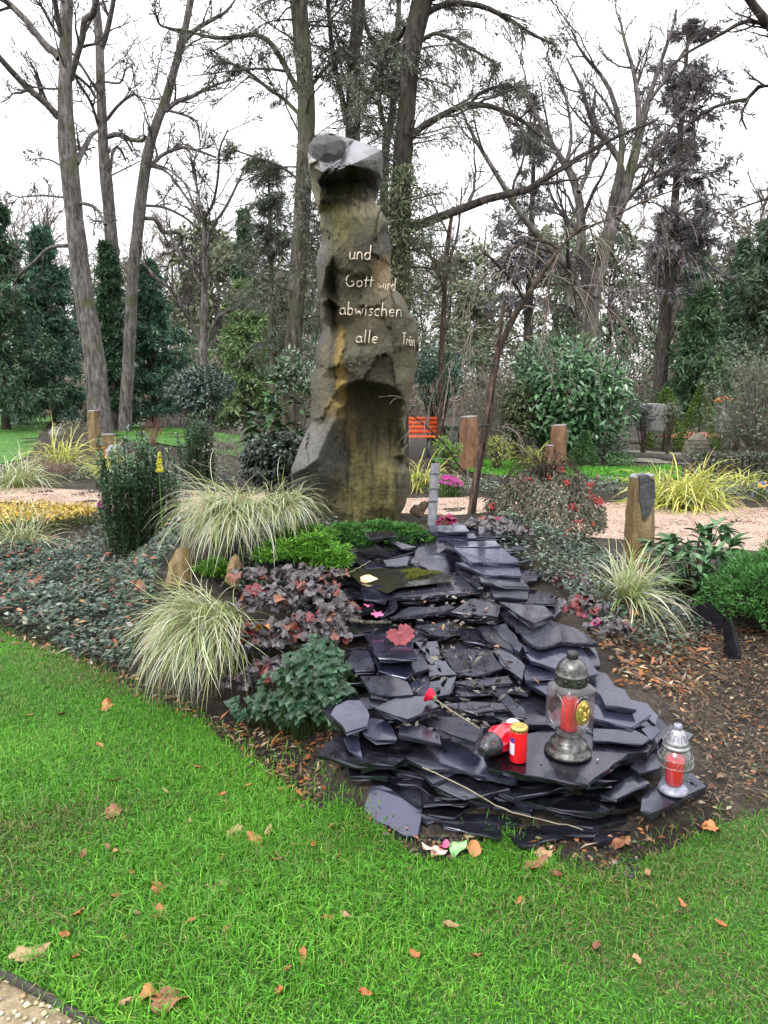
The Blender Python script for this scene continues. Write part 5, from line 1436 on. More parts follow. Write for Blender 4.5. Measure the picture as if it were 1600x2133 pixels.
# coral bells: broad ruffled leaves, each its own piece
HEU_M = [leaf_mat('heuchera_grey', (.045, .04, .045), (.13, .12, .13), .38), leaf_mat('heuchera_dark', (.022, .016, .019), (.06, .046, .05), .38), leaf_mat('heuchera_red', (.075, .006, .008), (.16, .02, .02), .42), leaf_mat('heuchera_rust', (.10, .032, .02), (.20, .07, .042), .5), leaf_mat('heuchera_magenta', (.22, .012, .08), (.36, .04, .15), .4)]
HEU = []
for k in range(5):
    V, t, q = lobed_leaf(.040, 7, .42, 10 + k, 28, True, 1., .26)
    HEU.append([mesh_from('leaf', [(V, t), (V, q)]) for _ in range(5)])
for row in HEU:
    for me, m in zip(row, HEU_M): me.materials.append(m)


def heuchera(label, blobs, wts, size=(.6, 1.15)):
    c = np.mean([b[:3] for b in blobs], 0)
    root = thing('coral_bells', (c[0], c[1], gz(c[0], c[1])), label, 'plant', 'dark-leaved coral bells')
    for (x, y, z, rx_, ry_, rz_, n) in blobs:
        for _ in range(n):
            d = rand_unit(1)[0]; d[2] = abs(d[2]) * .9 - .15; d[1] = -abs(d[1]) * .8 + .15
            p = np.array([x, y, z]) + d * np.array([rx_, ry_, rz_]) * RNG.uniform(.75, 1.05)
            p[2] = max(p[2], gz(p[0], p[1]) + .01)
            k = RNG.choice(5, p=np.asarray(wts) / sum(wts)); o = bpy.data.objects.new('leaf', HEU[RNG.integers(5)][k]); COL.objects.link(o)
            o.parent = root; nrm_ = unit((d * np.array([.7, 1, .9]) + np.array([0, -.15, .75]) + .35 * RNG.normal(size=3))[None])[0]
            Q = Vector((0, 0, 1)).rotation_difference(Vector(nrm_)).to_matrix().to_4x4()
            o.matrix_parent_inverse = Matrix.Translation(-root.location); o.matrix_basis = Matrix.Translation(p) @ Q @ Matrix.Rotation(RNG.uniform(0, 6.28), 4, 'Z') @ Matrix.Scale(RNG.uniform(*size), 4)
    return root


def bl(px, py, D, rx_, ry_, rz_, n): c = at(px, py, D); return (c[0], c[1], c[2], rx_, ry_, rz_, n)


heuchera('dark ruffled coral bells with grey and rust leaves left of the slate basin', [bl(560, 1250, 3.6, .17, .14, .11, 50), bl(655, 1235, 3.65, .16, .14, .10, 50), bl(705, 1275, 3.45, .10, .10, .11, 36), bl(640, 1195, 3.85, .22, .12, .06, 46), bl(545, 1330, 3.40, .14, .08, .12, 40), bl(630, 1310, 3.35, .14, .08, .10, 40), bl(520, 1195, 3.8, .1, .1, .05, 16)], [4, 7, 1.2, .8, 0])
heuchera('low dark coral bells squeezed between the periwinkle and the lower sedge', [bl(590, 1330, 3.38, .16, .08, .10, 60), bl(520, 1345, 3.42, .12, .07, .12, 50), bl(680, 1320, 3.25, .10, .08, .08, 40), bl(560, 1400, 3.25, .12, .06, .08, 40), bl(500, 1420, 3.3, .08, .05, .07, 24)], [3, 7, .8, .5, 0])
heuchera('dark coral bells with grey and deep red leaves right of the slate steps', [bl(1180, 1215, 4.05, .13, .12, .09, 34), bl(1215, 1270, 3.75, .14, .12, .09, 42), bl(1150, 1260, 3.8, .08, .08, .06, 16), bl(1265, 1310, 3.55, .12, .08, .06, 22)], [5, 6, 1.8, .3, .6])
heuchera('small coral bells with magenta leaves behind the topmost slate', [bl(935, 1085, 4.75, .07, .05, .05, 12)], [.5, .5, 2, .3, 5])
heuchera('grey-leaved coral bells at the foot of the leaning tree', [bl(1020, 1092, 4.75, .16, .1, .06, 34), bl(1070, 1105, 4.65, .12, .1, .05, 20)], [6, 3, .3, .3, .2], (.7, 1.1))

# glossy periwinkle spilling at the lower left of the slates
def whorls(n, pos, nrm, L, W, cols, per=5):
    parts = []
    for k in range(per):
        a = 2 * math.pi * k / per + RNG.uniform(-.25, .25, n)
        t1 = unit(np.cross(nrm, np.array([.2, .3, 1.]))); t2 = np.cross(nrm, t1)
        ax = t1 * np.cos(a)[:, None] + t2 * np.sin(a)[:, None] + nrm * .35
        parts.append(leaves(pos, ax, nrm + .2 * rand_unit(n), L * RNG.uniform(.7, 1.2, n), W * RNG.uniform(.8, 1.2, n), mixcol(n, cols, [4, 3, 2], .2, .06)))
    return parts


PW = [(.016, .052, .024), (.028, .075, .036), (.055, .115, .065)]
pos, nr = [], []
for (px, py, D, rx_, ry_, rz_, m) in ((660, 1405, 3.05, .16, .10, .13, 270), (600, 1440, 3.10, .14, .08, .10, 130), (700, 1430, 2.95, .08, .08, .11, 120), (520, 1470, 3.15, .10, .06, .06, 60), (660, 1350, 3.2, .10, .08, .07, 60), (660, 1470, 3.0, .15, .06, .07, 120), (590, 1480, 3.08, .13, .06, .06, 80), (710, 1480, 2.88, .06, .06, .07, 60)):
    c = at(px, py, D); d = rand_unit(m); d[:, 1] = -np.abs(d[:, 1]); q = c + d * np.array([rx_, ry_, rz_]) * RNG.uniform(.7, 1.05, (m, 1)); q[:, 2] = np.maximum(q[:, 2], gz(q[:, 0], q[:, 1]) + .02)
    pos.append(q); nr.append(unit(d * .7 + np.array([0, -.25, .8]) + .25 * RNG.normal(size=(m, 3))))
pos, nr = np.vstack(pos), np.vstack(nr)
PER = thing('periwinkle', (pos[:, 0].mean(), pos[:, 1].mean(), .02), 'glossy blue-green periwinkle spilling onto the soil left of the slate stack', 'plant')
build('foliage', whorls(len(pos[::2]), pos[::2], nr[::2], .032, .024, PW, 4), LM, PER)
b0 = pos.copy(); b0[:, 2] = gz(pos[:, 0], pos[:, 1] + .1); b0[:, 1] += .1
build('stems', [tubes(np.stack([b0, (b0 + pos) / 2 + RNG.normal(0, .015, pos.shape), pos], 1), np.full((len(pos), 3), .0016), 3)], M_STEM_G, PER)

# weeping cotoneaster dome with red berries
cc = at(1130, 1110, 5.55); n = 13000
d = rand_unit(n); d[:, 2] = np.abs(d[:, 2]); rr = RNG.uniform(.35, 1.04, n) ** .3
lump = 1 + .10 * np.sin(d[:, 0] * 7 + 2) * np.sin(d[:, 1] * 6) + .06 * np.sin(d[:, 0] * 15)
gcz = gz(cc[0], cc[1])
pos = np.array([cc[0], cc[1], gcz]) + d * np.array([.46, .42, .44]) * (rr * lump)[:, None]
CO = thing('weeping_cotoneaster', (cc[0], cc[1], gcz), 'weeping small-leaved cotoneaster dome dotted with red berries', 'shrub')
ax = np.stack([d[:, 0] * .6, d[:, 1] * .6, -np.ones(n) * RNG.uniform(.2, 1, n)], 1) + .6 * rand_unit(n)
build('foliage', [leaves(pos, ax, d + .6 * rand_unit(n), RNG.uniform(.018, .036, n), RNG.uniform(.010, .018, n), mixcol(n, [(.11, .12, .08), (.17, .165, .12), (.26, .24, .18), (.07, .08, .05), (.20, .12, .07)], [3, 3, 1.6, 2, .7]))], LM, CO)
m = 110; d2 = rand_unit(m); d2[:, 2] = np.abs(d2[:, 2]); top = np.array([cc[0], cc[1], gcz + .36])
P = np.stack([top + (d2 * np.array([.46, .42, .44]) - np.array([0, 0, .36])) * t + np.array([0, 0, .25 * math.sin(t * math.pi) * .8]) for t in np.linspace(0, 1, 7)], 1) + RNG.normal(0, .012, (m, 7, 3))
trunk_ = np.array([[(cc[0], cc[1], gcz - .03), (cc[0] + .02, cc[1], gcz + .2), (cc[0], cc[1], gcz + .46)]])
build('branches', [tubes(P, np.linspace(.003, .001, 7)[None].repeat(m, 0), 4), tubes(trunk_, np.array([[.02, .017, .014]]), 7)], M_STEM, CO)
m = 46; k_ = RNG.integers(0, 18, m * 3); cb_ = rand_unit(18); cb_[:, 2] = np.abs(cb_[:, 2]); cb_[:, 1] = -np.abs(cb_[:, 1])
bp = np.array([cc[0], cc[1], gcz]) + cb_[k_] * np.array([.47, .43, .45]) + RNG.normal(0, .016, (m * 3, 3))
V = bp[:, None] + ico[None] * .0075; build('berries', [(V.reshape(-1, 3), ((np.arange(len(bp)) * 6)[:, None, None] + icf).reshape(-1, 3))], mat_plain('berry_red', (.62, .03, .03), .35), CO)['kind'] = 'stuff'

# broad-leaved evergreen and soft green bush at the right edge
def big_leaf_plant(label, c, rad, n, L, W, cols, name='broad_leaved_shrub', group=None, mat=None):
    root = thing(name, (c[0], c[1], gz(c[0], c[1])), label, 'shrub', group)
    mats = []
    for k in range(3):
        mats.append(leaf_mat('broad_leaf%d' % k, tuple(np.array(cols[k]) * .75), tuple(np.array(cols[k]) * 1.3), .33))
    mes = []
    for k in range(3):
        t = np.linspace(0, 1, 7); w = W / L * np.sin(np.clip(t, 0.02, .98) * math.pi) ** .8 * (1.1 - .3 * t) / 2
        z = -.22 * t ** 2 + .02 * k; V = np.vstack([np.stack([t, w, z + .10 * w / .2], 1), np.stack([t, t * 0, z - .015], 1), np.stack([t, -w, z + .10 * w / .2], 1)]) * L
        ii = np.arange(21).reshape(3, 7); q = np.vstack([np.stack([ii[r, :-1], ii[r + 1, :-1], ii[r + 1, 1:], ii[r, 1:]], 1) for r in (0, 1)])
        me = mesh_from('leaf', [(V, q)]); me.materials.append(mats[k]); mes.append(me)
    heads = max(6, n // 8); hd = rand_unit(heads); hd[:, 2] = hd[:, 2] * .8 + .1; H = np.asarray(c) + hd * np.asarray(rad) * RNG.uniform(.55, 1, (heads, 1))
    base = np.array([c[0], c[1], gz(c[0], c[1]) - .02]); P = np.stack([base + (H - base) * t + np.array([0, 0, .06 * math.sin(t * 3.1)]) for t in np.linspace(0, 1, 5)], 1)
    build('stems', [tubes(P, np.linspace(.008, .003, 5)[None].repeat(heads, 0), 5)], M_STEM, root)['kind'] = 'stuff'
    for i in range(n):
        h = i % heads; ax = hd[h] * .5 + RNG.normal(size=3) * .75; ax[2] = ax[2] * .5 + .1; ax = unit(ax[None])[0]
        up = unit((np.array([0, 0, 1.]) + .3 * RNG.normal(size=3))[None])[0]; y = unit(np.cross(up, ax)[None])[0]; z = np.cross(ax, y)
        o = bpy.data.objects.new('leaf', mes[i % 3]); COL.objects.link(o); o.parent = root; o.matrix_parent_inverse = Matrix.Translation(-root.location)
        M = Matrix(((ax[0], y[0], z[0], H[h][0] + RNG.normal() * .01), (ax[1], y[1], z[1], H[h][1] + RNG.normal() * .01), (ax[2], y[2], z[2], H[h][2] + RNG.normal() * .02), (0, 0, 0, 1)))
        o.matrix_basis = M @ Matrix.Scale(RNG.uniform(.65, 1.2), 4)
    return root


c = at(1445, 1170, 4.9); big_leaf_plant('broad-leaved green shrub between the leaning post and the soft bush', c, (.34, .28, .29), 297, .115, .042, [(.08, .18, .07), (.12, .23, .11), (.05, .12, .045)])
bush_c = c
c = at(590, 880, 6.9); big_leaf_plant('dark holly-like shrub with bright green leaves left of the standing stone', c, (.36, .32, .52), 296, .12, .055, [(.03, .07, .025), (.06, .15, .03), (.02, .045, .02)])

c = at(1575, 1235, 4.5); n = 16000; d = rand_unit(n); d[:, 2] = np.abs(d[:, 2]) * 1.1 - .2
lump = 1 + .16 * np.sin(d[:, 0] * 8 + 1) * np.sin(d[:, 2] * 9) + .1 * np.sin(d[:, 1] * 11)
pos = np.array([c[0] + .12, c[1], c[2] - .05]) + d * np.array([.44, .36, .36]) * (RNG.uniform(.45, 1.02, n) ** .5 * lump)[:, None]
SB = thing('soft_green_bush', (c[0], c[1], gz(c[0], c[1])), 'soft feathery bright green bush at the right edge', 'shrub')
build('foliage', [leaves(pos, d * .8 + .7 * rand_unit(n) + np.array([0, 0, .35]), rand_unit(n), RNG.uniform(.02, .045, n), RNG.uniform(.006, .012, n), mixcol(n, [(.07, .20, .05), (.11, .28, .07), (.04, .12, .03)], [4, 3, 2]), DIAM)], LM, SB)
P = np.stack([np.array([c[0] + .1, c[1], 0.0]) + (pos[::40] - np.array([c[0] + .1, c[1], 0.])) * t for t in np.linspace(0, 1, 4)], 1)
build('stems', [tubes(P, np.linspace(.006, .002, 4)[None].repeat(len(P), 0), 4)], M_STEM, SB)
# slate edging shards standing at the right
for pts, lb in (([(1437, 1268), (1470, 1255), (1506, 1290), (1508, 1322), (1450, 1316)], 'dark slate slab leaning under the broad-leaved shrub'), ([(1508, 1296), (1519, 1292), (1538, 1362), (1536, 1378), (1508, 1350)], 'upright slate shard standing in the leaf litter on the right')):
    q = np.array(pts); D = gpt(q[3][0], q[3][1] + 4)[1]; P = at(q[:, 0], q[:, 1], D); n = len(P); P[-2:, 2] -= .04; V = np.vstack([P, P + np.array([.03, .025, 0])])
    me = bpy.data.meshes.new('slate_shard'); me.from_pydata([tuple(v) for v in V], [], [list(range(n))[::-1], list(range(n, 2 * n))] + [(i, (i + 1) % n, n + (i + 1) % n, n + i) for i in range(n)]); me.update()
    tag(link('slate_shard', me, M_SLATE), lb, 'slate')

# ------------------------------------------------------------------ posts, bench, stake, graves
def post_material(name, c1, c2, c3):
    m, N, L, B = nodes(name)
    tc = N.new('ShaderNodeTexCoord'); mp = N.new('ShaderNodeMapping'); mp.inputs['Scale'].default_value = (1, 1, .35); L.new(tc.outputs['Object'], mp.inputs['Vector'])
    n = noise_tex(N, L, 9, 7, .65, .6, mp.outputs[0])
    L.new(ramp(N, L, n.outputs['Fac'], [(.3, c1), (.5, c2), (.72, c3)]).outputs[0], B.inputs['Base Color'])
    B.inputs['Roughness'].default_value = .6
    n3 = noise_tex(N, L, 30, 7, .7); bump(N, L, n3.outputs['Fac'], .7, .02, B)
    return m


M_OCHRE = post_material('ochre_basalt', (.075, .050, .022), (.21, .145, .062), (.36, .28, .16))
M_RUST = post_material('rusty_basalt', (.09, .042, .024), (.22, .11, .06), (.34, .20, .125))
M_BASALT = mat_noise('dark_basalt', [(.3, (.03, .03, .032)), (.7, (.09, .09, .095))], 14, .5, .4, .6, .02)
M_BTOP = mat_noise('grey_basalt', [(.3, (.16, .16, .17)), (.7, (.34, .34, .36))], 14, .6, .4, .5, .01)


def basalt(root, base, w, h, sides, seed, mat, lean=(0, 0), topcut=.0, grooves=True):
    rg = np.random.default_rng(seed); M = sides * 4
    a0 = np.sort(np.linspace(0, 2 * math.pi, sides, endpoint=False) + rg.uniform(-.25, .25, sides)); r0 = w / 2 * rg.uniform(.85, 1.15, sides)
    cor = np.stack([r0 * np.cos(a0), r0 * np.sin(a0)], 1); ring_ = []
    for i in range(sides):
        for t in (0, .12, .5, .88): ring_.append(cor[i] * (1 - t) + cor[(i + 1) % sides] * t)
    ring_ = np.array(ring_); rings = []
    K = 14
    for k, t in enumerate(np.linspace(0, 1, K)):
        s = 1.08 - .10 * t + .04 * math.sin(t * 9 + seed) + .03 * rg.normal()
        P = ring_ * s * (1 + .03 * rg.normal(size=(M, 1)))
        z = -.12 + (h + .12) * t + (topcut * P[:, 0] / w if k == K - 1 else 0)
        rings.append(np.column_stack([base[0] + P[:, 0] + lean[0] * t * h, base[1] + P[:, 1] + lean[1] * t * h, np.broadcast_to(base[2] + z, (M,))]))
    col = build('column', loft(rings, False, False), mat, root, smooth=False)
    tp = rings[-1] + np.array([0, 0, .002]); top2 = (tp - tp.mean(0)) * .86 + tp.mean(0) + np.array([0, 0, .012])
    build('top_face', loft([tp, top2], False, True), M_BTOP, root, smooth=False)
    return col


def post(px, pyb, pyt, wpx, lab, mat, seed, extra=None, D=None, lean=(0, 0), sides=6):
    b = gpt(px, pyb) if D is None else at(px, pyb, D)
    D_ = b[1]; h = at(px, pyt, D_)[2] - b[2]; root = thing('basalt_post', b, lab, 'stone post', 'brown basalt column posts')
    basalt(root, b, wpx * D_ / FPX, h, sides, seed, mat, lean, .02)
    if extra:
        ex, ey, ew = extra; e = at(ex, pyb, D_); basalt(root, e, ew * D_ / FPX, at(ex, ey, D_)[2] - b[2], 6, seed + 5, mat)
    return root, b, D_


R, b, D_ = post(1327, 1205, 992, 60, 'tall ochre basalt post with a dark broken top corner, beside the path', M_OCHRE, 3, None, 5.35, (-.02, 0))
# its broken dark corner: a wedge-shaped scar on the right
sc_ = at(np.array([1333, 1350, 1364, 1366, 1352, 1340, 1334]), np.array([992, 989, 1000, 1040, 1075, 1085, 1040]), D_ - .102); V = np.vstack([sc_, sc_ + np.array([.0, .09, 0])]); n = len(sc_)
me = bpy.data.meshes.new('broken_corner'); me.from_pydata([tuple(v) for v in V], [], [list(range(n)), list(range(n, 2 * n))[::-1]] + [(i, n + i, n + (i + 1) % n, (i + 1) % n) for i in range(n)]); me.update(); link('broken_corner', me, M_BASALT, R)
post(975, 977, 868, 38, 'rusty brown basalt post just behind the leaning tree', M_RUST, 8)
post(1162, 973, 886, 30, 'rusty basalt post with a lower shoulder column at its left', M_RUST, 12, (1145, 928, 24))
post(199, 938, 856, 26, 'ochre basalt post with a short second column on the left lawn edge', M_OCHRE, 17, (226, 905, 30))
for px0, px1, py, hh, lb in ((103, 142, 905, 16, 'flat grey rock at the edge of the far left lawn'), (218, 262, 945, 18, 'rounded grey rock below the left basalt post')):
    b = gpt((px0 + px1) / 2, py); w = (px1 - px0) * b[1] / FPX; V = ico * np.array([w / 2, w / 2.4, hh * b[1] / FPX]); Vd = np.repeat(b[None], 6, 0) + V
    rk = blob(w / 2, w / 2.5, hh * b[1] / FPX, tuple(b)); Vr, Fr = rk[0]; Vr = Vr + .03 * w * np.sin(Vr * 21 / w)
    tag(build('rock', [(Vr, Fr)], M_BTOP, smooth=False), lb, 'rock')
for pts, D, lb in (([(345, 1222), (352, 1180), (370, 1142), (388, 1150), (402, 1185), (405, 1215), (390, 1232)], 4.15, 'ochre edge stone between the two large sedge clumps'), ([(468, 1210), (480, 1165), (492, 1168), (500, 1205), (495, 1230)], 3.95, 'narrow ochre stone behind the lower sedge clump')):
    q = np.array(pts, float); q = resample(np.vstack([np.column_stack([q, 0 * q[:, 0]]), [*q[0], 0]]), 22)[:-1, :2]; f0 = at(q[:, 0], q[:, 1], D); cc_ = f0.mean(0); rings = []
    for k, (s_, dy) in enumerate(((.55, -.06), (.85, -.04), (1., .0), (.95, .08), (.7, .14))): rings.append((f0 - cc_) * s_ * (1 + .06 * RNG.normal(size=(21, 1))) + cc_ + np.array([0, dy, 0]))
    tag(build('edge_stone', loft(rings[::-1], True, True), M_OCHRE, smooth=False), lb, 'stone')
# small wooden stub on the right lawn
b = gpt(1243, 1003); tag(build('wooden_stub', [box(b + np.array([0, 0, .05]), (.045, .045, .14), .2, .95)], M_RUST), 'short square wooden stub at the edge of the right lawn strip', 'stub')

# bench with orange slats
M_ORANGE = mat_plain('orange_slat', (.80, .13, .035), .5, .4, 0, .2, 30, .002, .15)
M_IRON = mat_plain('grey_iron', (.16, .17, .19), .5, .5, .4)
BD = 15.0
bc = at(836, 945, BD); BENCH = thing('park_bench', (bc[0], BD, 0), 'bench with bright orange wooden slats behind the standing stone', 'bench')
bw = 1.55
for k in range(4):
    z = .50 + .085 * k; build('back_slat', [box((bc[0], BD + .20 + .045 * k, z), (bw, .03, .072))], M_ORANGE, BENCH, False)
for k in range(4):
    build('seat_slat', [box((bc[0], BD - .20 + .10 * k, .42), (bw, .085, .03))], M_ORANGE, BENCH, False)
for s_ in (-1, 1):
    x = bc[0] + s_ * .55
    build('leg', [box((x, BD - .15, .20), (.05, .05, .42))], M_IRON, BENCH, False); build('leg', [box((x, BD + .17, .20), (.05, .05, .42))], M_IRON, BENCH, False)
    build('arm_support', [box((x, BD + .26, .62), (.04, .04, .45)), box((x, BD, .392), (.05, .42, .03))], M_IRON, BENCH, False)
# dark lump added where a dark hollow shows, and grey metal stake right of the stone
b = at(878, 1062, 5.0); rk = blob(.06, .06, .045, tuple(b + np.array([.0, .05, -.005]))); Vr, Fr = rk[0]
Vr = Vr + .016 * np.sin(Vr[:, [1, 2, 0]] * 47) + .010 * np.sin(Vr[:, ::-1] * 90)
tag(build('boulder', [(Vr, Fr)], mat_noise('dark_hollow_brown', [(.3, (.025, .018, .012)), (.7, (.10, .07, .045))], 25, .8, .3, .8, .02), smooth=False), 'small dark brown lump standing in for a dark hollow between the standing stone and the grey stake', 'boulder')
s0 = at(900, 1070, 5.0); s1 = at(907, 966, 5.0); M_STAKE = mat_noise('galvanised', [(.3, (.17, .17, .20)), (.7, (.32, .32, .36))], 30, .45, .5, .3, .004)
ST = thing('metal_stake', s0, 'flat grey metal stake with dark wire ties standing right of the stone', 'stake')
P = np.stack([s0 - np.array([0, 0, .08]), (s0 + s1) / 2, s1]); wv = np.array([.030, 0, 0]); dv = np.array([0, .012, 0])
build('bar', loft([np.array([p - wv - dv, p + wv - dv, p + wv + dv, p - wv + dv]) for p in P], True, True), M_STAKE, ST, False)
for t in (.25, .5, .8):
    c = s0 + (s1 - s0) * t; a = np.linspace(0, 2 * math.pi, 13); build('wire_tie', [tubes(np.stack([c[0] + .034 * np.cos(a), c[1] + .018 * np.sin(a), c[2] + .006 * np.sin(3 * a)], 1)[None], np.full((1, 13), .003), 5)], M_DARKM, ST)

# flower patches
def flowers(label, spots, cols, r, n, size, h=.12, name='flowering_plant'):
    pos = []
    for px, py, D in spots:
        c = at(px, py, D); d = rand_unit(n); d[:, 2] = np.abs(d[:, 2]); pos.append(c + d * r * RNG.uniform(.5, 1, (n, 1)))
    pos = np.vstack(pos); m = len(pos); root = thing(name, (pos[:, 0].mean(), pos[:, 1].mean(), gz(pos[0, 0], pos[0, 1])), label, 'flower')
    parts = []
    for k in range(5):
        a = 2 * math.pi * k / 5 + RNG.uniform(0, 1, m); ax = np.stack([np.cos(a), -.4 + 0 * a, np.sin(a)], 1); parts.append(leaves(pos, ax, np.tile((0, -1., .5), (m, 1)) + .3 * rand_unit(m), size, size * .8, mixcol(m, cols, [1] * len(cols), .15, .05)))
    build('blossoms', parts, LM_DULL, root)['kind'] = 'stuff'
    b = pos.copy(); b[:, 2] = gz(pos[:, 0], pos[:, 1]); build('stems', [tubes(np.stack([b, pos], 1), np.full((m, 2), .004), 3)], M_STEM_G, root)['kind'] = 'stuff'
    k = m * 3; q = np.repeat(pos, 3, 0) + RNG.normal(0, r * .5, (k, 3)) - np.array([0, 0, r * .7]); q[:, 2] = np.maximum(q[:, 2], gz(q[:, 0], q[:, 1]) + .01)
    build('foliage', [leaves(q, rand_unit(k), rand_unit(k) * .6 + np.array([0, 0, 1.]), size * 1.6, size * .8, mixcol(k, [(.05, .10, .03), (.08, .15, .05)], [1, 1]))], LM, root)
    return root


flowers('red and coral begonias in front of the stepped rusty post', [(1130, 984, 12.4), (1150, 980, 12.4), (1165, 984, 12.4)], [(.75, .10, .06), (.65, .05, .12)], .10, 26, .035)
flowers('magenta heather behind the grey metal stake', [(930, 1006, 9.9), (948, 1010, 9.9)], [(.55, .05, .35), (.60, .12, .42)], .11, 60, .022)
flowers('small pink flowers beside the left upright shrub', [(212, 1055, 7.9)], [(.62, .08, .40)], .045, 14, .02)
flowers('blue and yellow pansies at the right edge', [(1590, 1012, 9.6), (1584, 1020, 9.5)], [(.22, .18, .65), (.75, .55, .05)], .07, 10, .03)
for k, (px, py0, py1, D, col, lb) in enumerate(((217, 930, 972, 13.0, (.75, .28, .03), 'orange flower spike rising from the yellow grass clump'), (332, 940, 985, 6.0, (.62, .60, .06), 'yellow flower spike in the taller upright shrub'))):
    t0, t1 = at(px, py1, D), at(px, py0, D); root = thing('flower_spike', t0, lb, 'flower'); n = 160; t = RNG.uniform(.1, 1, n); a = RNG.uniform(0, 6.28, n); hh = (t1 - t0)[2]
    r = .09 * hh * (1.3 - t) + .004; pos = t0 + (t1 - t0) * t[:, None]
    build('florets', [leaves(pos, np.stack([np.cos(a), np.sin(a), -.5 + 0 * a], 1), rand_unit(n), r * 1.8, r * .7, vcol(n, col, .2))], LM_DULL, root)
    b0 = t0.copy(); b0[2] = gz(t0[0], t0[1]); build('stalk', [tubes(np.stack([b0, t0, t1])[None], np.array([[.006, .005, .003]]), 5)], M_STEM_G, root)

# twig shrubs, wispy dead perennials
def twig_shrub(label, px, py, D, H, W_, n, mat, cols=None, nl=0, name='bare_shrub', ll=.03):
    b = at(px, py, D); b[2] = gz(b[0], b[1]); root = thing(name, b, label, 'shrub')
    a = RNG.uniform(0, 6.28, n); el = RNG.uniform(.5, 1.5, n); d = np.stack([np.cos(a) * np.cos(el) * W_, np.sin(a) * np.cos(el) * W_, np.sin(el) * H], 1)
    P = np.stack([b + d * t + np.array([0, 0, -.18 * H]) * t * t * RNG.random((n, 1)) for t in np.linspace(0, 1, 7)], 1) + np.cumsum(RNG.normal(0, .014 * H, (n, 7, 3)), 1)
    R_ = np.linspace(.008, .003, 7)[None].repeat(n, 0) * H; P2, R2 = grow(P, R_, 6, .4, .6, 5, .3, 1, .05, .2, .6)
    build('stems', [tubes(P, R_, 4), tubes(P2, R2, 3)], mat, root)
    if nl:
        k = RNG.integers(0, len(P2), nl); j = RNG.integers(0, 5, nl); pos = P2[k, j] + RNG.normal(0, .02, (nl, 3))
        build('foliage', [leaves(pos, rand_unit(nl) + np.array([0, 0, .3]), rand_unit(nl) + np.array([0, 0, .6]), ll * RNG.uniform(.6, 1.3, nl), ll * .5, mixcol(nl, cols, [1] * len(cols), .25))], LM, root)
    return root


M_TW_R = mat_plain('red_twig', (.26, .12, .10), .7); M_TW_G = mat_plain('grey_twig', (.20, .18, .15), .8); M_TW_B = mat_plain('brown_twig', (.12, .09, .07), .8)
twig_shrub('bare reddish twig shrub on the lawn behind the upright shrubs', 318, 890, 17.5, .75, .5, 30, M_TW_R)
twig_shrub('grey wispy perennial behind the left basalt posts', 150, 905, 17.5, .6, .9, 60, M_TW_G, [(.24, .22, .15), (.16, .16, .10)], 900, 'wispy_perennial', .05)
twig_shrub('small reddish heather between the grass mounds on the left', 112, 1012, 11.8, .35, .5, 60, M_TW_R, [(.22, .14, .10), (.17, .17, .12)], 900, 'heather', .03)
twig_shrub('pale twiggy shrub left of the dark holly-like shrub', 520, 905, 10.5, 1.0, .9, 34, M_TW_G, [(.11, .14, .09), (.20, .20, .15)], 700, 'twiggy_shrub', .05)
twig_shrub('grey twiggy shrub left of the large rhododendron', 1005, 930, 14.6, 1.7, .9, 50, M_TW_G, [(.20, .19, .13), (.13, .15, .09)], 900, 'twiggy_shrub', .05)
twig_shrub('large grey twiggy shrub at the right edge beyond the graves', 1590, 880, 13.5, 2.0, 1.4, 110, M_TW_G, [(.15, .19, .12), (.10, .14, .08)], 6000, 'twiggy_shrub', .06)
twig_shrub('leafless dark rose stems in the bed behind the yellow grass', 1530, 965, 11.5, .5, .5, 9, M_TW_B, None, 0, 'rose_bush')


# leafy bushes as lumpy crowns of leaves
def bush(label, px, py, D, rpx, rpy, n, L, W_, cols, wts, name='bush', mat=None, lobes=9, dens=.5, group=None, stem=True, base=None):
    c = at(px, py, D); k = D / FPX; R_ = np.array([rpx * k, rpx * k * .85, rpy * k]); root = thing(name, (c[0], c[1], gz(c[0], c[1])), label, 'shrub', group)
    lc = rand_unit(lobes) * np.array([.55, .5, .55]); lc[:, 2] = lc[:, 2] * .9; lr = RNG.uniform(.30, .62, lobes)
    i = RNG.integers(0, lobes, n); d = rand_unit(n); q = lc[i] + d * (lr[i] * RNG.uniform(dens, 1.03, n) ** .5)[:, None]
    pos = c + q * R_; g = gz(pos[:, 0], pos[:, 1]); ok = pos[:, 2] > g + .02; pos, d = pos[ok], d[ok]; n = len(pos)
    ax = d * .7 + .8 * rand_unit(n); ax[:, 2] -= .15
    build('foliage', [leaves(pos, ax, d * .7 + np.array([0, 0, .7]) + .45 * rand_unit(n), L * RNG.uniform(.6, 1.25, n), W_ * RNG.uniform(.7, 1.2, n), mixcol(n, cols, wts, .22, .06))], mat or LM_GLOSS, root)
    if stem:
        m = 26; t_ = c + lc[RNG.integers(0, lobes, m)] * R_ + RNG.normal(0, .1, (m, 3)) * R_; b = np.array([c[0], c[1], gz(c[0], c[1]) - .03]) + RNG.normal(0, .08, (m, 3)) * R_ * np.array([1, 1, 0])
        P = np.stack([b + (t_ - b) * t for t in np.linspace(0, 1, 5)], 1) + RNG.normal(0, .02, (m, 5, 3)) * R_; build('stems', [tubes(P, np.linspace(.03, .008, 5)[None].repeat(m, 0) * R_[0], 5)], M_STEM, root)['kind'] = 'stuff'
    return root


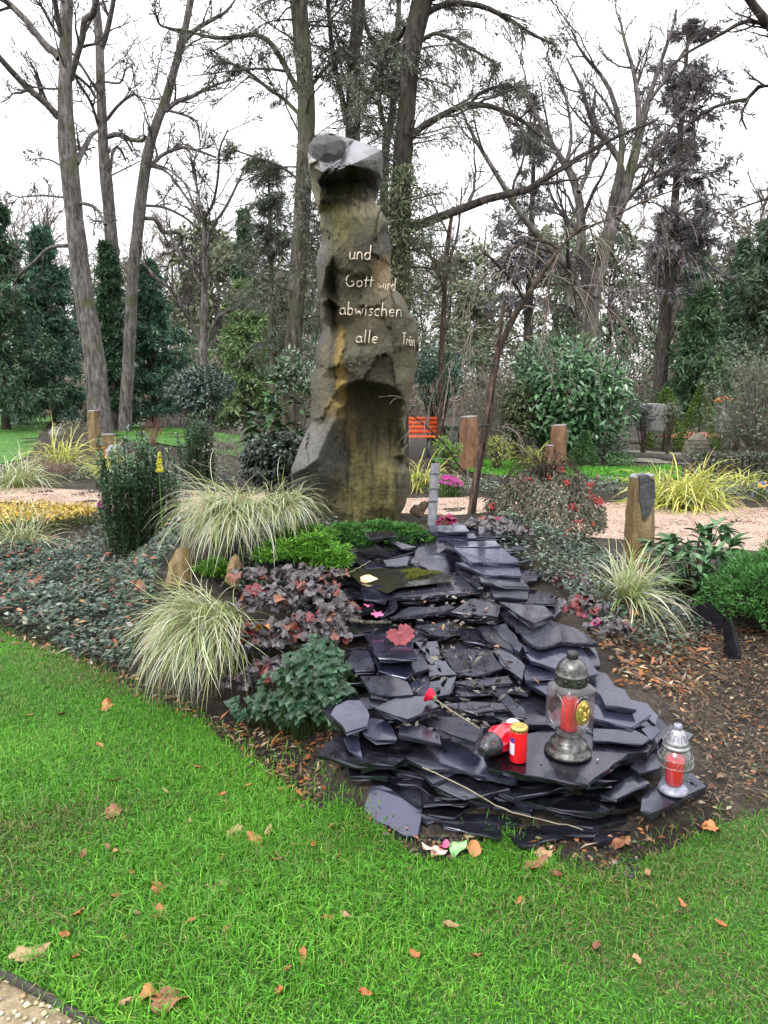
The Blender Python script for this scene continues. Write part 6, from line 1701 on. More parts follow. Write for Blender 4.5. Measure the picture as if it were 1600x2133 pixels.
RHO = [(.08, .19, .075), (.12, .25, .10), (.23, .34, .22), (.045, .11, .045)]
bush('large rounded glossy rhododendron right of the leaning tree', 1172, 830, 15.0, 138, 135, 12000, .16, .065, RHO, [4, 3, 1.5, 2.5], 'rhododendron', None, 20, .55)
bush('dull olive bush tucked in front of the large rhododendron', 1075, 865, 14.6, 60, 80, 2200, .10, .04, [(.10, .13, .05), (.15, .16, .08), (.06, .08, .03)], [3, 2, 2])
bush('dark green leafy bush right behind the standing stone', 915, 780, 17.5, 66, 66, 3600, .09, .04, [(.03, .085, .05), (.05, .13, .075), (.08, .17, .10)], [4, 3, 1])
bush('grey-green rhododendron far behind the upright shrubs', 425, 812, 16.5, 85, 55, 3600, .12, .05, [(.055, .10, .075), (.09, .14, .11), (.15, .20, .17), (.03, .05, .04)], [3, 3, 1.5, 3])
bush('pale variegated bush left of the holly-like shrub', 610, 775, 9.5, 45, 50, 1800, .07, .03, [(.07, .12, .07), (.20, .25, .18), (.12, .18, .10)], [3, 2, 2])
bush('dark low shrub under the holly-like shrub beside the stone', 575, 955, 6.5, 80, 55, 4200, .055, .03, [(.02, .03, .02), (.05, .07, .05), (.13, .16, .14)], [4, 3, 1.2])
bush('bright yellow-green bush between the bench and the rusty post', 938, 930, 12.0, 34, 34, 1800, .04, .022, [(.16, .30, .05), (.24, .38, .07), (.08, .17, .03)], [3, 2, 2])
bush('yellowish bush behind the leaning tree foot', 1035, 935, 12.8, 40, 32, 1300, .05, .02, [(.26, .28, .07), (.17, .21, .06), (.34, .32, .10)], [3, 2, 1])
bush('clipped low green hedge shrub at the back of the right lawn strip', 1290, 958, 13.6, 46, 20, 1800, .05, .022, [(.05, .13, .04), (.08, .18, .06)], [2, 1])
bush('dark shrub beside the grave on the right', 1345, 868, 15.2, 34, 30, 1500, .05, .025, [(.05, .07, .05), (.10, .11, .09)], [2, 1])
bush('small grey azalea in front of the rounded gravestone', 1395, 862, 15.0, 26, 26, 700, .05, .022, [(.14, .15, .11), (.09, .10, .07)], [1, 1])
bush('dark evergreen beside the right gravestones', 1540, 860, 15.0, 26, 44, 1500, .06, .025, [(.025, .05, .035), (.05, .08, .06)], [2, 1])

bush('low mixed greenery under the broad-leaved shrub at the right', 1450, 1225, 4.95, 70, 45, 2600, .05, .02, [(.07, .13, .05), (.11, .17, .08), (.05, .08, .04)], [3, 2, 2])

# ------------------------------------------------------------------ the graves on the right
M_GRAN = mat_noise('grey_granite', [(.3, (.17, .17, .17)), (.7, (.34, .34, .34))], 40, .6, .4, .3, .005)
M_SAND = mat_noise('mossy_sandstone', [(.3, (.10, .10, .07)), (.6, (.22, .20, .15)), (.8, (.33, .30, .24))], 9, .8, .3, .6, .02)
M_KERB = mat_noise('dark_kerb', [(.3, (.045, .042, .038)), (.7, (.12, .115, .10))], 8, .8, .3, .6, .02)
M_WHITE = mat_plain('pale_stone', (.30, .30, .27), .8, .3, 0, .3, 20, .004, .15)


def slab(name, label, px, pyb, pyt, wpx, dep, mat, cat, D=None, round_=.0, group=None, gl=True):
    b = gpt(px, pyb) if D is None else at(px, pyb, D)
    k = b[1] / FPX; w = wpx * k; h = at(px, pyt, b[1])[2] - b[2]
    n = 9; t = np.linspace(-1, 1, n); top = h * (1 - round_ * (1 - np.sqrt(np.clip(1 - (t * .98) ** 2, 0, 1))))
    out = [(-w / 2, -.05)] + [(w / 2 * a, z) for a, z in zip(t, top)] + [(w / 2, -.05)]
    f = np.array([(b[0] + a, b[1] - dep / 2, b[2] + z) for a, z in out]); g = f + np.array([0, dep, 0]); n = len(f)
    f2 = (f - f.mean(0)) * np.array([.94, 1, .95]) + f.mean(0) + np.array([0, -.012, 0]); V = np.vstack([f2, f, g])
    me = bpy.data.meshes.new(name); me.from_pydata([tuple(v) for v in V], [], [list(range(n)), list(range(2 * n, 3 * n))[::-1]] + [(k_ * n + i, (k_ + 1) * n + i, (k_ + 1) * n + (i + 1) % n, k_ * n + (i + 1) % n) for k_ in (0, 1) for i in range(n)]); me.update()
    return tag(link(name, me, mat), label, cat, group)


slab('gravestone', 'plain grey gravestone with a slanting top behind the grave kerb', 1355, 893, 840, 56, .2, M_GRAN, 'gravestone', 15.6, .12)
slab('gravestone', 'dark grey gravestone block topped with orange flowers', 1510, 895, 842, 30, .3, M_GRAN, 'gravestone', 15.6, .0)
slab('gravestone', 'weathered brown gravestone at the right edge', 1590, 905, 845, 58, .3, M_SAND, 'gravestone', 14.6, .35)
slab('gravestone', 'low mossy stone block on the left behind the clipped hedge', 140, 850, 822, 76, .5, M_SAND, 'gravestone', 27.0, .0)
b = at(1455, 900, 15.0); b[2] = gz(b[0], b[1]); rk = blob(.31, .24, .52, tuple(b + np.array([0, 0, -.05]))); Vr, Fr = rk[0]; Vr = Vr + .02 * np.sin(Vr * 17) + .012 * np.sin(Vr[:, ::-1] * 31)
BR = thing('boulder_gravestone', b, 'rounded boulder gravestone with carved lines on the red gravel grave', 'gravestone')
build('boulder', [(Vr, Fr)], M_SAND, BR)
for k in range(3):
    z = b[2] + .34 - .075 * k; w = .24 - .01 * k; x = np.linspace(-w, w, 14); y = -.24 * np.sqrt(np.clip(1 - (x / .33) ** 2 - ((z - b[2] + .05) / .56) ** 2, .02, 1)) - .012
    build('carved_line', [tubes(np.stack([b[0] + x, b[1] + y, z + .012 * np.sin(x * 70 + k)], 1)[None], np.full((1, 14), .011), 5)], M_KERB, BR)
flowers('orange flowers on top of the grave block on the right', [(1498, 837, 15.6), (1510, 836, 15.6), (1522, 838, 15.6)], [(.75, .20, .06), (.68, .28, .08)], .10, 22, .04)
# white monument far back, with a dark plaque
m0 = at(1396, 815, 30.0); m0[2] = 0; MON = thing('stone_monument', m0, 'pale stone monument with dark plaque and arched top far back on the right', 'monument')
k = 24 / FPX
build('base', [box(m0 + np.array([0, 0, .25]), (.9, .6, .6))], M_SAND, MON, False)
build('pillar', [box(m0 + np.array([-.36, 0, .95]), (.20, .45, .85))], M_SAND, MON, False); build('pillar', [box(m0 + np.array([.36, 0, .95]), (.20, .45, .85))], M_SAND, MON, False)
build('plaque', [box(m0 + np.array([0, -.05, .92]), (.5, .3, .5))], mat_plain('black_plaque', (.012, .012, .013), .25), MON, False)
build('lintel', [box(m0 + np.array([0, 0, 1.46]), (1.0, .6, .18))], M_SAND, MON, False)
a = np.linspace(0, math.pi, 15); f = np.stack([m0[0] + (.5) * np.cos(a), np.full(15, m0[1] - .3), m0[2] + 1.552 + .45 * np.sin(a)], 1); g = f + np.array([0, .6, 0])
me = bpy.data.meshes.new('arched_top'); me.from_pydata([tuple(v) for v in np.vstack([f, g])], [], [list(range(15))[::-1], list(range(15, 30))] + [(i, (i + 1) % 15, 15 + (i + 1) % 15, 15 + i) for i in range(15)]); me.update(); link('arched_top', me, M_SAND, MON)
# low stone tables/walls behind
# kerbs round the graves
def kerb(label, pts, h, w, name='grave_kerb'):
    P = np.array([onz(a, b_) for a, b_ in pts]); d = np.gradient(P, axis=0); nn = unit(np.column_stack([-d[:, 1], d[:, 0], 0 * d[:, 0]])) * w / 2
    z0, z1 = np.array([0, 0, -.05]), np.array([0, 0, h]); rings = [np.array([p - q + z0, p + q + z0, p + q + z1, p - q + z1]) for p, q in zip(P, nn)]
    return tag(build(name, loft(rings, True, True), M_KERB, smooth=False), label, 'kerb')


kerb('long dark stone kerb in front of the graves on the right', [(1262, 922), (1350, 925), (1450, 932), (1540, 938), (1640, 944)], .12, .14)
kerb('lower dark kerb edging the soil strip behind the yellow grass', [(1300, 952), (1380, 956), (1440, 960)], .10, .12)
M_REDG2 = mat_noise('red_gravel', [(.3, (.26, .07, .05)), (.7, (.50, .20, .15))], 60, .85, .2, .5, .01)
sheet('red_gravel_patch', W2([(1370, 908), (1440, 898), (1510, 905), (1500, 914), (1400, 914)]), .4, .012, M_REDG2)
M_GREYSAND = mat_noise('grey_soil_path', [(.3, (.13, .12, .10)), (.7, (.27, .25, .215))], 6, .9, .2, .4, .01)
sheet('cemetery_path', W2([(1285, 938), (1450, 946), (1640, 955), (1640, 985), (1500, 972), (1300, 962)]), .5, .008, M_GREYSAND)
sheet('cemetery_path', W2([(-200, 852), (0, 846), (450, 846), (520, 850), (450, 856), (200, 858), (-200, 862)]), 1.5, .01, M_GREYSAND)


# trimmed dwarf conifers and clipped hedges
def cone_bush(label, px, pyb, pyt, wpx, D, cols, n=3200, name='dwarf_conifer', L=.06, sway=0., p=1.1):
    b = at(px, pyb, D); b[2] = gz(b[0], b[1]); H = at(px, pyt, D)[2] - b[2]; R_ = wpx * D / FPX / 2; root = thing(name, b, label, 'conifer')
    t = RNG.random(n) ** 1.4; a = RNG.uniform(0, 6.28, n); r = R_ * (1 - t) ** p * (1 + .14 * np.sin(a * 5 + t * 17)) * RNG.uniform(.55, 1.05, n) ** .5 + .01
    pos = b + np.stack([r * np.cos(a), r * np.sin(a), .02 + t * H], 1); d = np.stack([np.cos(a), np.sin(a), .55 + 0 * a], 1)
    build('foliage', [leaves(pos, d + .6 * rand_unit(n), d + .5 * rand_unit(n) + np.array([0, 0, .6]), L * RNG.uniform(.6, 1.3, n), L * .38, mixcol(n, cols, [3, 2, 2], .22), DIAM)], LM_DULL, root)
    build('trunk', [tubes(np.stack([b - np.array([0, 0, .03]), b + np.array([0, 0, H * .8])])[None], np.array([[R_ * .09, .01]]), 6)], M_STEM, root)


DW = [(.10, .17, .03), (.15, .22, .045), (.06, .11, .025)]
cone_bush('rounded green dwarf conifer left of the boulder gravestone', 1385, 880, 812, 76, 16.5, DW, 3600, 'dwarf_conifer', .07, 0, .7)
cone_bush('pointed green dwarf conifer behind the boulder gravestone', 1457, 885, 803, 84, 16.8, DW, 4200, 'dwarf_conifer', .07, 0, .9)
cone_bush('small soft conifer on the right lawn strip beside the rhododendron', 1215, 975, 902, 60, 13.4, [(.08, .17, .06), (.12, .22, .08), (.05, .11, .04)], 2600, 'small_conifer', .06, 0, .9)


def hedge(label, pts, h, w, n, cols, L=.07):
    P = resample(np.array([onz(a, b_) for a, b_ in pts]), 30); i = RNG.integers(0, 29, n); t = RNG.random(n)[:, None]; c = P[i] * (1 - t) + P[i + 1] * t
    c[:, 0] += RNG.uniform(-.1, .1, n); c[:, 1] += RNG.uniform(-w / 2, w / 2, n); top = RNG.random(n) < .45; c[:, 2] = gz(c[:, 0], c[:, 1]) + np.where(top, h * RNG.uniform(.9, 1.05, n), RNG.uniform(0, h, n))
    c[:, 1] = np.where(top, c[:, 1], c[:, 1] * 0 + (P[i] * (1 - t) + P[i + 1] * t)[:, 1] - w / 2 * RNG.uniform(.75, 1.0, n) * np.where(RNG.random(n) < .8, 1, -1))
    root = thing('clipped_hedge', P[15], label, 'hedge', 'low clipped hedges'); build('foliage', [leaves(c, rand_unit(n), rand_unit(n) + np.array([0, -.5, .6]), L * RNG.uniform(.6, 1.3, n), L * .55, mixcol(n, cols, [3, 2, 2], .25), DIAM)], LM, root)
    sp = P[::2].copy(); build('stems', [tubes(np.stack([sp, sp + np.array([0, 0, h * .8])], 1), np.full((len(sp), 2), .02), 4)], M_STEM, root)['kind'] = 'stuff'


HC = [(.035, .05, .03), (.06, .075, .045), (.10, .10, .07)]
hedge('long low dark clipped hedge along the back of the left lawn', [(-250, 860), (0, 860), (120, 864), (250, 876), (400, 886), (560, 896)], .48, .5, 7500, HC, .08)
hedge('clipped hedge far behind the first one on the left', [(-250, 845), (60, 845), (250, 847), (420, 850)], .75, .7, 5000, HC, .13)
hedge('dark clipped hedge behind the yellow grass on the right', [(1440, 1000), (1520, 1000), (1640, 1004)], .42, .4, 3200, HC, .05)
hedge('clipped low hedge across the back behind the rhododendron', [(900, 925), (1040, 935), (1180, 950), (1300, 968)], .42, .45, 4500, [(.04, .07, .04), (.07, .10, .06), (.03, .045, .03)], .06)

# ------------------------------------------------------------------ trees
BK_GREY = mat_bark('grey_bark', (.075, .068, .068), (.22, .20, .195), (.085, .095, .04), 5, .62)
BK_DARK = mat_bark('dark_bark', (.030, .026, .024), (.095, .082, .075), (.06, .065, .03), 5, .62)
BK_MOSS = mat_bark('mossy_bark', (.055, .052, .044), (.15, .14, .115), (.095, .105, .055), 5, .55)
BK_BROWN = mat_bark('brown_bark', (.045, .032, .026), (.15, .115, .09), None, 12)
M_TWIGD = mat_plain('twig_dark', (.070, .060, .058), .8, .2)
M_TWIGB = mat_plain('twig_brown', (.20, .165, .145), .8, .2)
NEEDLE = mat_leaf('needles', .6, .25, .15)


def base_pt(P): return (float(P[0, 0, 0]), float(P[0, 0, 1]), 0.0)


def bare_tree(label, D, trunk, limbs, bark, twig_mat, n2=7, n3=6, n4=4, dd=None, name='bare_tree', up=.06, twig_r=1.0, group='tall bare trees', crown_wig=.16, l2=.42, depth_spread=1.6, S=12, t0=.12):
    P, R_ = limb(trunk, D, 26)
    foot = P[:, :1].copy(); foot[..., 2] = -.1
    if P[0, 0, 2] > .05:      # continue the trunk down to the ground
        ft = foot + (P[:, :1] - P[:, 1:2]) * np.array([1, 1, 0]); P = np.concatenate([ft, P], 1); R_ = np.concatenate([R_[:, :1] * 1.12, R_], 1)
    root = thing(name, base_pt(P), label, 'tree', group)
    build('trunk', [tubes(P, R_ * (1 + .045 * RNG.normal(size=R_.shape)), S)], bark, root)
    LP, LR = [], []
    for l in limbs:
        d_ = RNG.uniform(-depth_spread, depth_spread)
        p, r = limb(l, D, 14, d_); LP.append(p); LR.append(r)
    parts = []
    if LP:
        LP, LR = np.concatenate(LP), np.concatenate(LR)
        parts.append(tubes(LP, LR, 7))
        a, ar = grow(LP, LR, n2, l2, .7, 8, t0, 1, up, crown_wig, .55); ti, tr = limb(trunk, D, 14)
        a0, ar0 = grow(ti, tr * .25, 10, .16, 1.0, 8, .45, 1, up, crown_wig, .6)
        for q in range(len(LP)): build('limb', [tubes(LP[q:q + 1], LR[q:q + 1], 7)], bark, root)
        a = np.concatenate([a, a0]); ar = np.concatenate([ar, ar0])
    else:
        a, ar = grow(P, R_ * .4, n2 * 4, .22, .9, 8, .35, 1, up, crown_wig, .6)
    mn = .00036 * D * twig_r
    b, br = grow(a, ar, n3 + 1, .5, .65, 6, .2, 1, up * .7, crown_wig * 1.2, .6); c, cr = grow(b, br, n4 + 1, .5, .6, 4, .2, 1, up * .5, crown_wig * 1.3, .65)
    build('crown', [tubes(a, np.maximum(ar, mn * 1.5), 5), tubes(b, np.maximum(br, mn * 1.1), 3), tubes(c, np.maximum(cr, mn * .8), 3)], twig_mat, root)['kind'] = 'stuff'
    return root, LP


bare_tree('large leaning bare tree with thick grey trunk on the left lawn', 20, [(206, 850, 23), (196, 740, 21), (178, 640, 20), (165, 540, 18.5), (155, 450, 18), (147, 370, 16.5), (140, 300, 17), (137, 240, 15), (136, 180, 13), (137, 110, 12), (138, 50, 11.5), (141, -60, 10), (145, -250, 6)],
    [[(122, 245, 7), (95, 215, 6.5), (60, 185, 6), (30, 155, 6), (0, 121, 5.5), (-40, 70, 5)], [(124, 122, 8), (110, 105, 7.5), (93, 93, 7), (60, 50, 6), (30, 18, 6), (0, -8, 5), (-40, -40, 4)], [(148, 165, 6), (160, 120, 6), (173, 73, 6), (176, 42, 6), (196, 26, 6.5), (201, -10, 6), (205, -60, 5)],
     [(131, 85, 5), (122, 45, 5), (115, 5, 5), (108, -60, 4)], [(158, 342, 7), (168, 322, 6), (178, 305, 5.5), (190, 282, 4.5), (204, 272, 3)], [(142, 512, 4), (115, 513, 3.8), (93, 524, 3.6), (70, 548, 3.3), (45, 568, 3), (28, 594, 2.4)], [(165, 422, 3.6), (190, 428, 3.5), (205, 440, 3.2), (220, 468, 3)],
     [(127, 345, 1.8), (100, 332, 1.6), (62, 331, 1)], [(131, 411, 2.2), (90, 407, 2), (38, 411, 1.2)], [(128, 185, 2.2), (90, 184, 2), (62, 178, 1.5), (50, 165, 1)], [(150, 150, 3), (185, 180, 3), (200, 205, 2.5)]], BK_GREY, M_TWIGD, 5, 5, 3)
bare_tree('straight slender bare tree just right of the large leaning trunk', 23, [(250, 850, 13), (243, 700, 13), (238, 600, 13), (232, 500, 13), (226, 420, 12), (217, 330, 11), (213, 250, 9.5), (209, 150, 8.5), (207, 80, 8), (201, 20, 7), (195, -60, 6), (190, -200, 4)],
    [[(212, 100, 6), (222, 70, 5.5), (229, 40, 5), (236, 5, 4.5), (243, -50, 3.5)], [(207, 195, 3), (190, 170, 2.8), (165, 130, 2.5), (120, 70, 2.4), (90, 20, 2), (75, -20, 1.5)], [(206, 265, 3), (190, 215, 2.8), (160, 165, 2.5), (148, 140, 2)], [(222, 250, 3.5), (248, 218, 3), (280, 196, 2.5), (300, 220, 1.6), (312, 260, 1.2)], [(225, 285, 5), (245, 280, 5), (270, 290, 4.6), (295, 293, 4), (303, 285, 3)], [(230, 360, 3), (236, 312, 2.8), (250, 310, 2.4), (262, 335, 2)], [(216, 170, 2.4), (250, 172, 2), (262, 145, 1.6), (272, 138, 1)]], BK_GREY, M_TWIGD, 5, 5, 3)
bare_tree('bare tree leaning to the right above the dark conifers', 22, [(262, 850, 13), (270, 720, 12), (275, 600, 11.5), (283, 520, 11.5), (291, 440, 11), (300, 370, 11), (310, 310, 10), (325, 260, 9), (345, 210, 8.5), (362, 150, 7.5), (378, 90, 7), (390, 40, 6.5), (405, -40, 6), (430, -150, 4)],
    [[(345, 232, 5), (368, 212, 4.5), (400, 201, 4), (430, 185, 3), (482, 165, 2)], [(382, 88, 5), (410, 60, 4.4), (440, 42, 4), (470, 25, 3), (490, 0, 2)], [(312, 348, 4), (335, 325, 3.6), (372, 309, 3.3), (400, 310, 3), (450, 328, 2)], [(318, 345, 3), (350, 360, 2.8), (380, 400, 2.6), (400, 430, 2.4), (416, 462, 2)], [(300, 428, 3), (340, 432, 2.6), (380, 450, 2.4), (413, 475, 2)], [(300, 455, 4), (325, 458, 4.4), (338, 482, 4.6), (352, 483, 3.8), (375, 485, 3.4), (378, 505, 3), (365, 518, 3)], [(365, 518, 3), (390, 530, 3), (415, 550, 2.6)], [(378, 68, 3), (350, 58, 2.6), (332, 50, 2.4), (322, 20, 1.8)], [(350, 230, 3), (385, 240, 2.6), (410, 255, 2), (418, 300, 1.5)]], BK_GREY, M_TWIGD, 6, 5, 3)
bare_tree('smaller bare tree with upswept forked branches on the mid lawn', 18, [(424, 800, 9), (424, 700, 8), (426, 620, 7.5), (427, 560, 6.5), (426, 480, 5), (424, 440, 4.4)],
    [[(424, 462, 3), (402, 422, 2.6), (385, 382, 2.4), (350, 352, 2), (322, 342, 1.4)], [(424, 462, 3), (412, 400, 2.8), (398, 330, 2.6), (392, 300, 1.6)], [(425, 458, 3), (445, 420, 2.8), (455, 360, 2.4), (458, 310, 2), (475, 270, 1.4)], [(428, 530, 3.2), (440, 478, 3), (470, 432, 2.8), (498, 375, 2.2), (508, 350, 1.3)], [(418, 712, 4.6), (388, 655, 4.2), (358, 605, 3.8), (325, 580, 3.8), (308, 558, 3.4), (296, 544, 2.4)], [(430, 715, 4), (448, 668, 3.8), (470, 650, 4.2), (492, 640, 3.4), (512, 612, 2.6)], [(420, 605, 3), (402, 565, 2.6), (385, 545, 2.6), (350, 480, 2)], [(418, 430, 2), (405, 360, 1.8), (412, 310, 1.4), (430, 330, 1)]], BK_GREY, M_TWIGD, 6, 5, 3)


def needles(P, n, L, W_, cols, wts, droop=.2, out=.6, jit=.02):
    """scatter needle sprays along polylines"""
    B, K, _ = P.shape; i = RNG.integers(0, B, n); f = RNG.random(n) ** .8 * (K - 1); j = np.clip(f.astype(int), 0, K - 2); w = (f - j)[:, None]
    pos = P[i, j] * (1 - w) + P[i, j + 1] * w + RNG.normal(0, jit, (n, 3)); tan = unit(P[i, j + 1] - P[i, j])
    ax = tan * .7 + rand_unit(n) * out; ax[:, 2] -= droop
    return leaves(pos, ax, rand_unit(n) + np.array([0, 0, .6]), L * RNG.uniform(.55, 1.3, n), W_ * RNG.uniform(.7, 1.3, n), mixcol(n, cols, wts, .26, .07), DIAM)


def conifer(label, px, pyb, pyt, wpx, D, cols, wts, nb=150, nn=15000, name='conifer', shape=.85, h0=.05, droop=.25, L=.16, W_=.04, bark=None, lean=0., group=None, elev=.15, gap=.0, up=.0):
    b = at(px, pyb, D); b[2] = min(b[2], 0) if b[2] < 0 else 0.0; H = at(px, pyt, D)[2]; R_ = wpx * D / FPX / 2
    root = thing(name, b, label, 'conifer', group)
    tp = np.array([[b + np.array([lean * t * H, 0, t * H - .1 * (t == 0)]) for t in np.linspace(0, 1, 10)]]); tr = (np.linspace(.020, .003, 10) * H)[None]
    build('trunk', [tubes(tp, tr, 9)], bark or BK_DARK, root)
    t = h0 + (1 - h0) * RNG.random(nb) ** .9 * .98
    if gap: t = t[(np.sin(t * 37 + px) > -1 + gap) | (RNG.random(len(t)) < .3)]; nb = len(t)
    a = RNG.uniform(0, 6.28, nb); l = (R_ * (1 - t) ** shape * RNG.uniform(.35, 1.2, nb) * (1 + .25 * np.sin(a * 2 + px)) + .03 * R_); K = 7; s = np.linspace(0, 1, K)
    el = elev + .5 * t
    p0 = b + np.stack([lean * t * H, 0 * t, t * H], 1); d = np.stack([np.cos(a) * np.cos(el), np.sin(a) * np.cos(el), np.sin(el)], 1)
    P = p0[:, None] + d[:, None] * (l[:, None] * s)[..., None]; P[..., 2] -= droop * l[:, None] * s ** 2; P += RNG.normal(0, .012 * R_, P.shape)
    br = np.linspace(.011, .003, K)[None] * l[:, None] + .004
    P2, r2 = grow(P, br, 7, .42, .8, 5, .15, 1, up - droop * .1, .1, .5, flat=.3); P3, r3 = grow(P2, r2, 3, .5, .7, 4, .2, 1, -.05, .12, .6, flat=.3)
    build('branches', [tubes(P[:, ::2], br[:, ::2], 4), tubes(P2[:, ::2], np.maximum(r2[:, ::2], .0003 * D), 3)], bark or BK_DARK, root)['kind'] = 'stuff'
    nn = int(nn * .8); L *= 1.08; W_ *= 1.08
    build('crown', [needles(P2, nn // 2, L, W_, cols, wts, .2, .7, .02), needles(P3, nn // 2, L, W_, cols, wts, .2, .7, .02), needles(P, nn // 6, L, W_, cols, wts, .2, .8, .02)], NEEDLE, root)['kind'] = 'stuff'
    return root


G_DK = [(.045, .095, .055), (.075, .135, .08), (.11, .175, .105)]
G_BL = [(.065, .145, .095), (.10, .195, .13), (.16, .255, .185)]
G_GR = [(.11, .135, .10), (.16, .18, .14), (.22, .235, .19)]
G_LT = [(.14, .23, .08), (.20, .29, .12), (.26, .33, .17)]
WT = [4, 3, 1.6]
conifer('dark broad spruce at the left edge', 10, 850, 372, 300, 23, G_DK, WT, 110, 22000, 'spruce_tree', .75, .12, .4, .22, .05)
conifer('second dark spruce leaning into the left edge behind the first', -60, 850, 250, 280, 27, G_DK, WT, 120, 14000, 'spruce_tree', .8, .2, .4, .24, .05)
conifer('blue-green spruce behind the large leaning trunk', 112, 850, 468, 240, 26, G_BL, WT, 110, 22000, 'spruce_tree', .75, .05, .45, .22, .05)
conifer('narrow dark yew between the slender bare trunks', 240, 850, 505, 95, 22.4, G_DK, WT, 130, 15000, 'yew_tree', .45, .08, .1, .18, .045, elev=.6)
conifer('bushy green spruce right of the slender trunks', 322, 850, 545, 190, 24, G_BL, WT, 110, 20000, 'spruce_tree', .7, .04, .4, .2, .05)
conifer('small distant spruce tip left of the standing stone', 518, 790, 432, 130, 34, G_DK, WT, 110, 9000, 'spruce_tree', .9, .05, .3, .26, .06)
conifer('feathery grey-green conifer close behind the left of the stone', 572, 830, 330, 210, 16, G_GR, WT, 120, 11000, 'feathery_conifer', .4, .25, .5, .14, .018, BK_MOSS, 0, None, .15, .5)
conifer('light green fir thicket left of the stone base', 520, 815, 590, 190, 24, G_LT, WT, 130, 15000, 'light_green_conifer', .5, .0, .3, .2, .05)
conifer('light green conifer beside the far monument', 1450, 830, 600, 190, 26, [(.055, .11, .055), (.085, .15, .07), (.12, .19, .09)], WT, 150, 17000, 'green_conifer', .6, .05, .3, .22, .05, elev=.4)
conifer('dark spruce behind the light green conifer', 1525, 830, 500, 150, 34, G_DK, WT, 130, 13000, 'spruce_tree', .8, .05, .3, .28, .06)
conifer('pine with bright grey-green tufts at the right edge', 1590, 830, 470, 230, 28, [(.085, .13, .08), (.12, .17, .105), (.16, .2, .14)], WT, 110, 13000, 'pine_tree', .45, .3, .1, .26, .06, BK_BROWN)
conifer('distant dark spruce behind the bare tree on the right', 1432, 820, 410, 120, 42, G_DK, WT, 110, 9000, 'spruce_tree', .9, .1, .3, .34, .07)
G_SIL = [(.13, .12, .13), (.16, .15, .155), (.20, .185, .19)]  # grey-lilac silhouette look against the sky, put into the needle colour
conifer('tall open spruce with clumped branches behind the bare tree on the right', 1372, 830, 40, 260, 27, G_SIL, WT, 120, 15000, 'tall_spruce', .35, .34, .5, .24, .05, BK_DARK, .015, None, .1, .75)
conifer('tall thin spruce left of the right-hand bare tree', 1095, 830, 190, 190, 31, G_SIL, WT, 100, 9500, 'tall_spruce', .45, .35, .45, .26, .05, BK_DARK, .0, None, .1, .6)


# the three tall mossy trunks behind the stone, with thin hanging sprays
def spray_tree(label, D, trunk, limbs, bark, nn, cols, name='tall_conifer', n2=6, ymin=None, l2=.5):
    root, LP = bare_tree(label, D, trunk, limbs, bark, M_TWIGD, n2, 5, 3, None, name, -.03, 1., 'tall trunks behind the standing stone', .14, l2)
    P, R_ = limb(trunk, D, 20)
    a, ar = grow(P, R_ * .2, 46, .16, 1.35, 8, .15, 1, -.05, .10, .6); b, br = grow(a, ar, 6, .45, .7, 5, .2, 1, -.08, .12, .6)
    build('side_branches', [tubes(a, np.maximum(ar, .0006 * D), 4), tubes(b, np.maximum(br, .0003 * D), 3)], M_TWIGD, root)['kind'] = 'stuff'
    src = [b, a[:, :, :]]
    parts = [needles(b, int(nn * .7), .11 * D / 13, .016 * D / 13, cols, WT, .35, .7, .03), needles(a, int(nn * .3), .11 * D / 13, .016 * D / 13, cols, WT, .35, .7, .04)]
    if len(LP):
        c, cr = grow(LP, np.full(LP.shape[:2], .01), 14, .3, .8, 6, .2, 1, -.05, .12, .6); parts.append(needles(c, int(nn * .5), .11 * D / 13, .016 * D / 13, cols, WT, .35, .7, .03))
    build('needle_sprays', parts, NEEDLE, root)['kind'] = 'stuff'
    return root


G_SP = [(.11, .13, .09), (.15, .165, .125), (.08, .085, .07)]
spray_tree('mossy straight trunk rising behind the left edge of the standing stone', 13, [(603, 850, 19), (612, 700, 17), (622, 550, 17), (630, 420, 16.5), (637, 300, 16), (638, 200, 17), (630, 100, 16.5), (622, 0, 17), (618, -80, 15), (614, -300, 10)],
    [[(632, 205, 6), (605, 160, 5.5), (582, 115, 5.5), (560, 85, 5), (532, 72, 4.4), (490, 78, 4), (440, 78, 3.4), (395, 66, 2.4), (335, 55, 1.6)], [(625, 240, 4), (590, 205, 3.6), (560, 185, 3.4), (510, 145, 2.8), (470, 130, 2.2), (440, 140, 1.5)], [(640, 190, 4), (680, 140, 3.6), (715, 105, 3)], [(628, 380, 3), (590, 350, 2.6), (540, 330, 2), (480, 310, 1.4)]], BK_MOSS, 9000, G_SP)
spray_tree('middle dark trunk rising straight above the standing stone', 14, [(730, 850, 17), (733, 500, 16), (735, 280, 14), (736, 200, 15), (737, 120, 13), (745, 50, 13), (748, -50, 12), (752, -250, 7)],
    [[(722, 260, 6), (712, 200, 5.6), (700, 150, 5), (690, 80, 4.4), (684, 20, 4), (680, -40, 3)], [(742, 240, 5), (765, 205, 4.4), (795, 180, 4), (850, 170, 2.6)], [(738, 120, 4), (770, 130, 3.5), (810, 165, 3), (845, 195, 2.4)]], BK_DARK, 6000, G_SP)
spray_tree('thin forked trunk between the middle and the ivy-clad trunk', 15, [(800, 850, 9), (800, 500, 9), (801, 340, 9), (808, 280, 8.5), (818, 240, 7.5), (820, 180, 6), (822, 130, 6), (828, 60, 5), (835, -60, 4)],
    [[(806, 272, 6), (793, 235, 5), (790, 195, 4.6), (795, 160, 4.4), (790, 110, 4.2), (768, 70, 4), (752, 15, 3.6), (745, -30, 3)], [(792, 108, 3.6), (815, 75, 3.6), (832, 58, 3)]], BK_MOSS, 3500, G_SP)
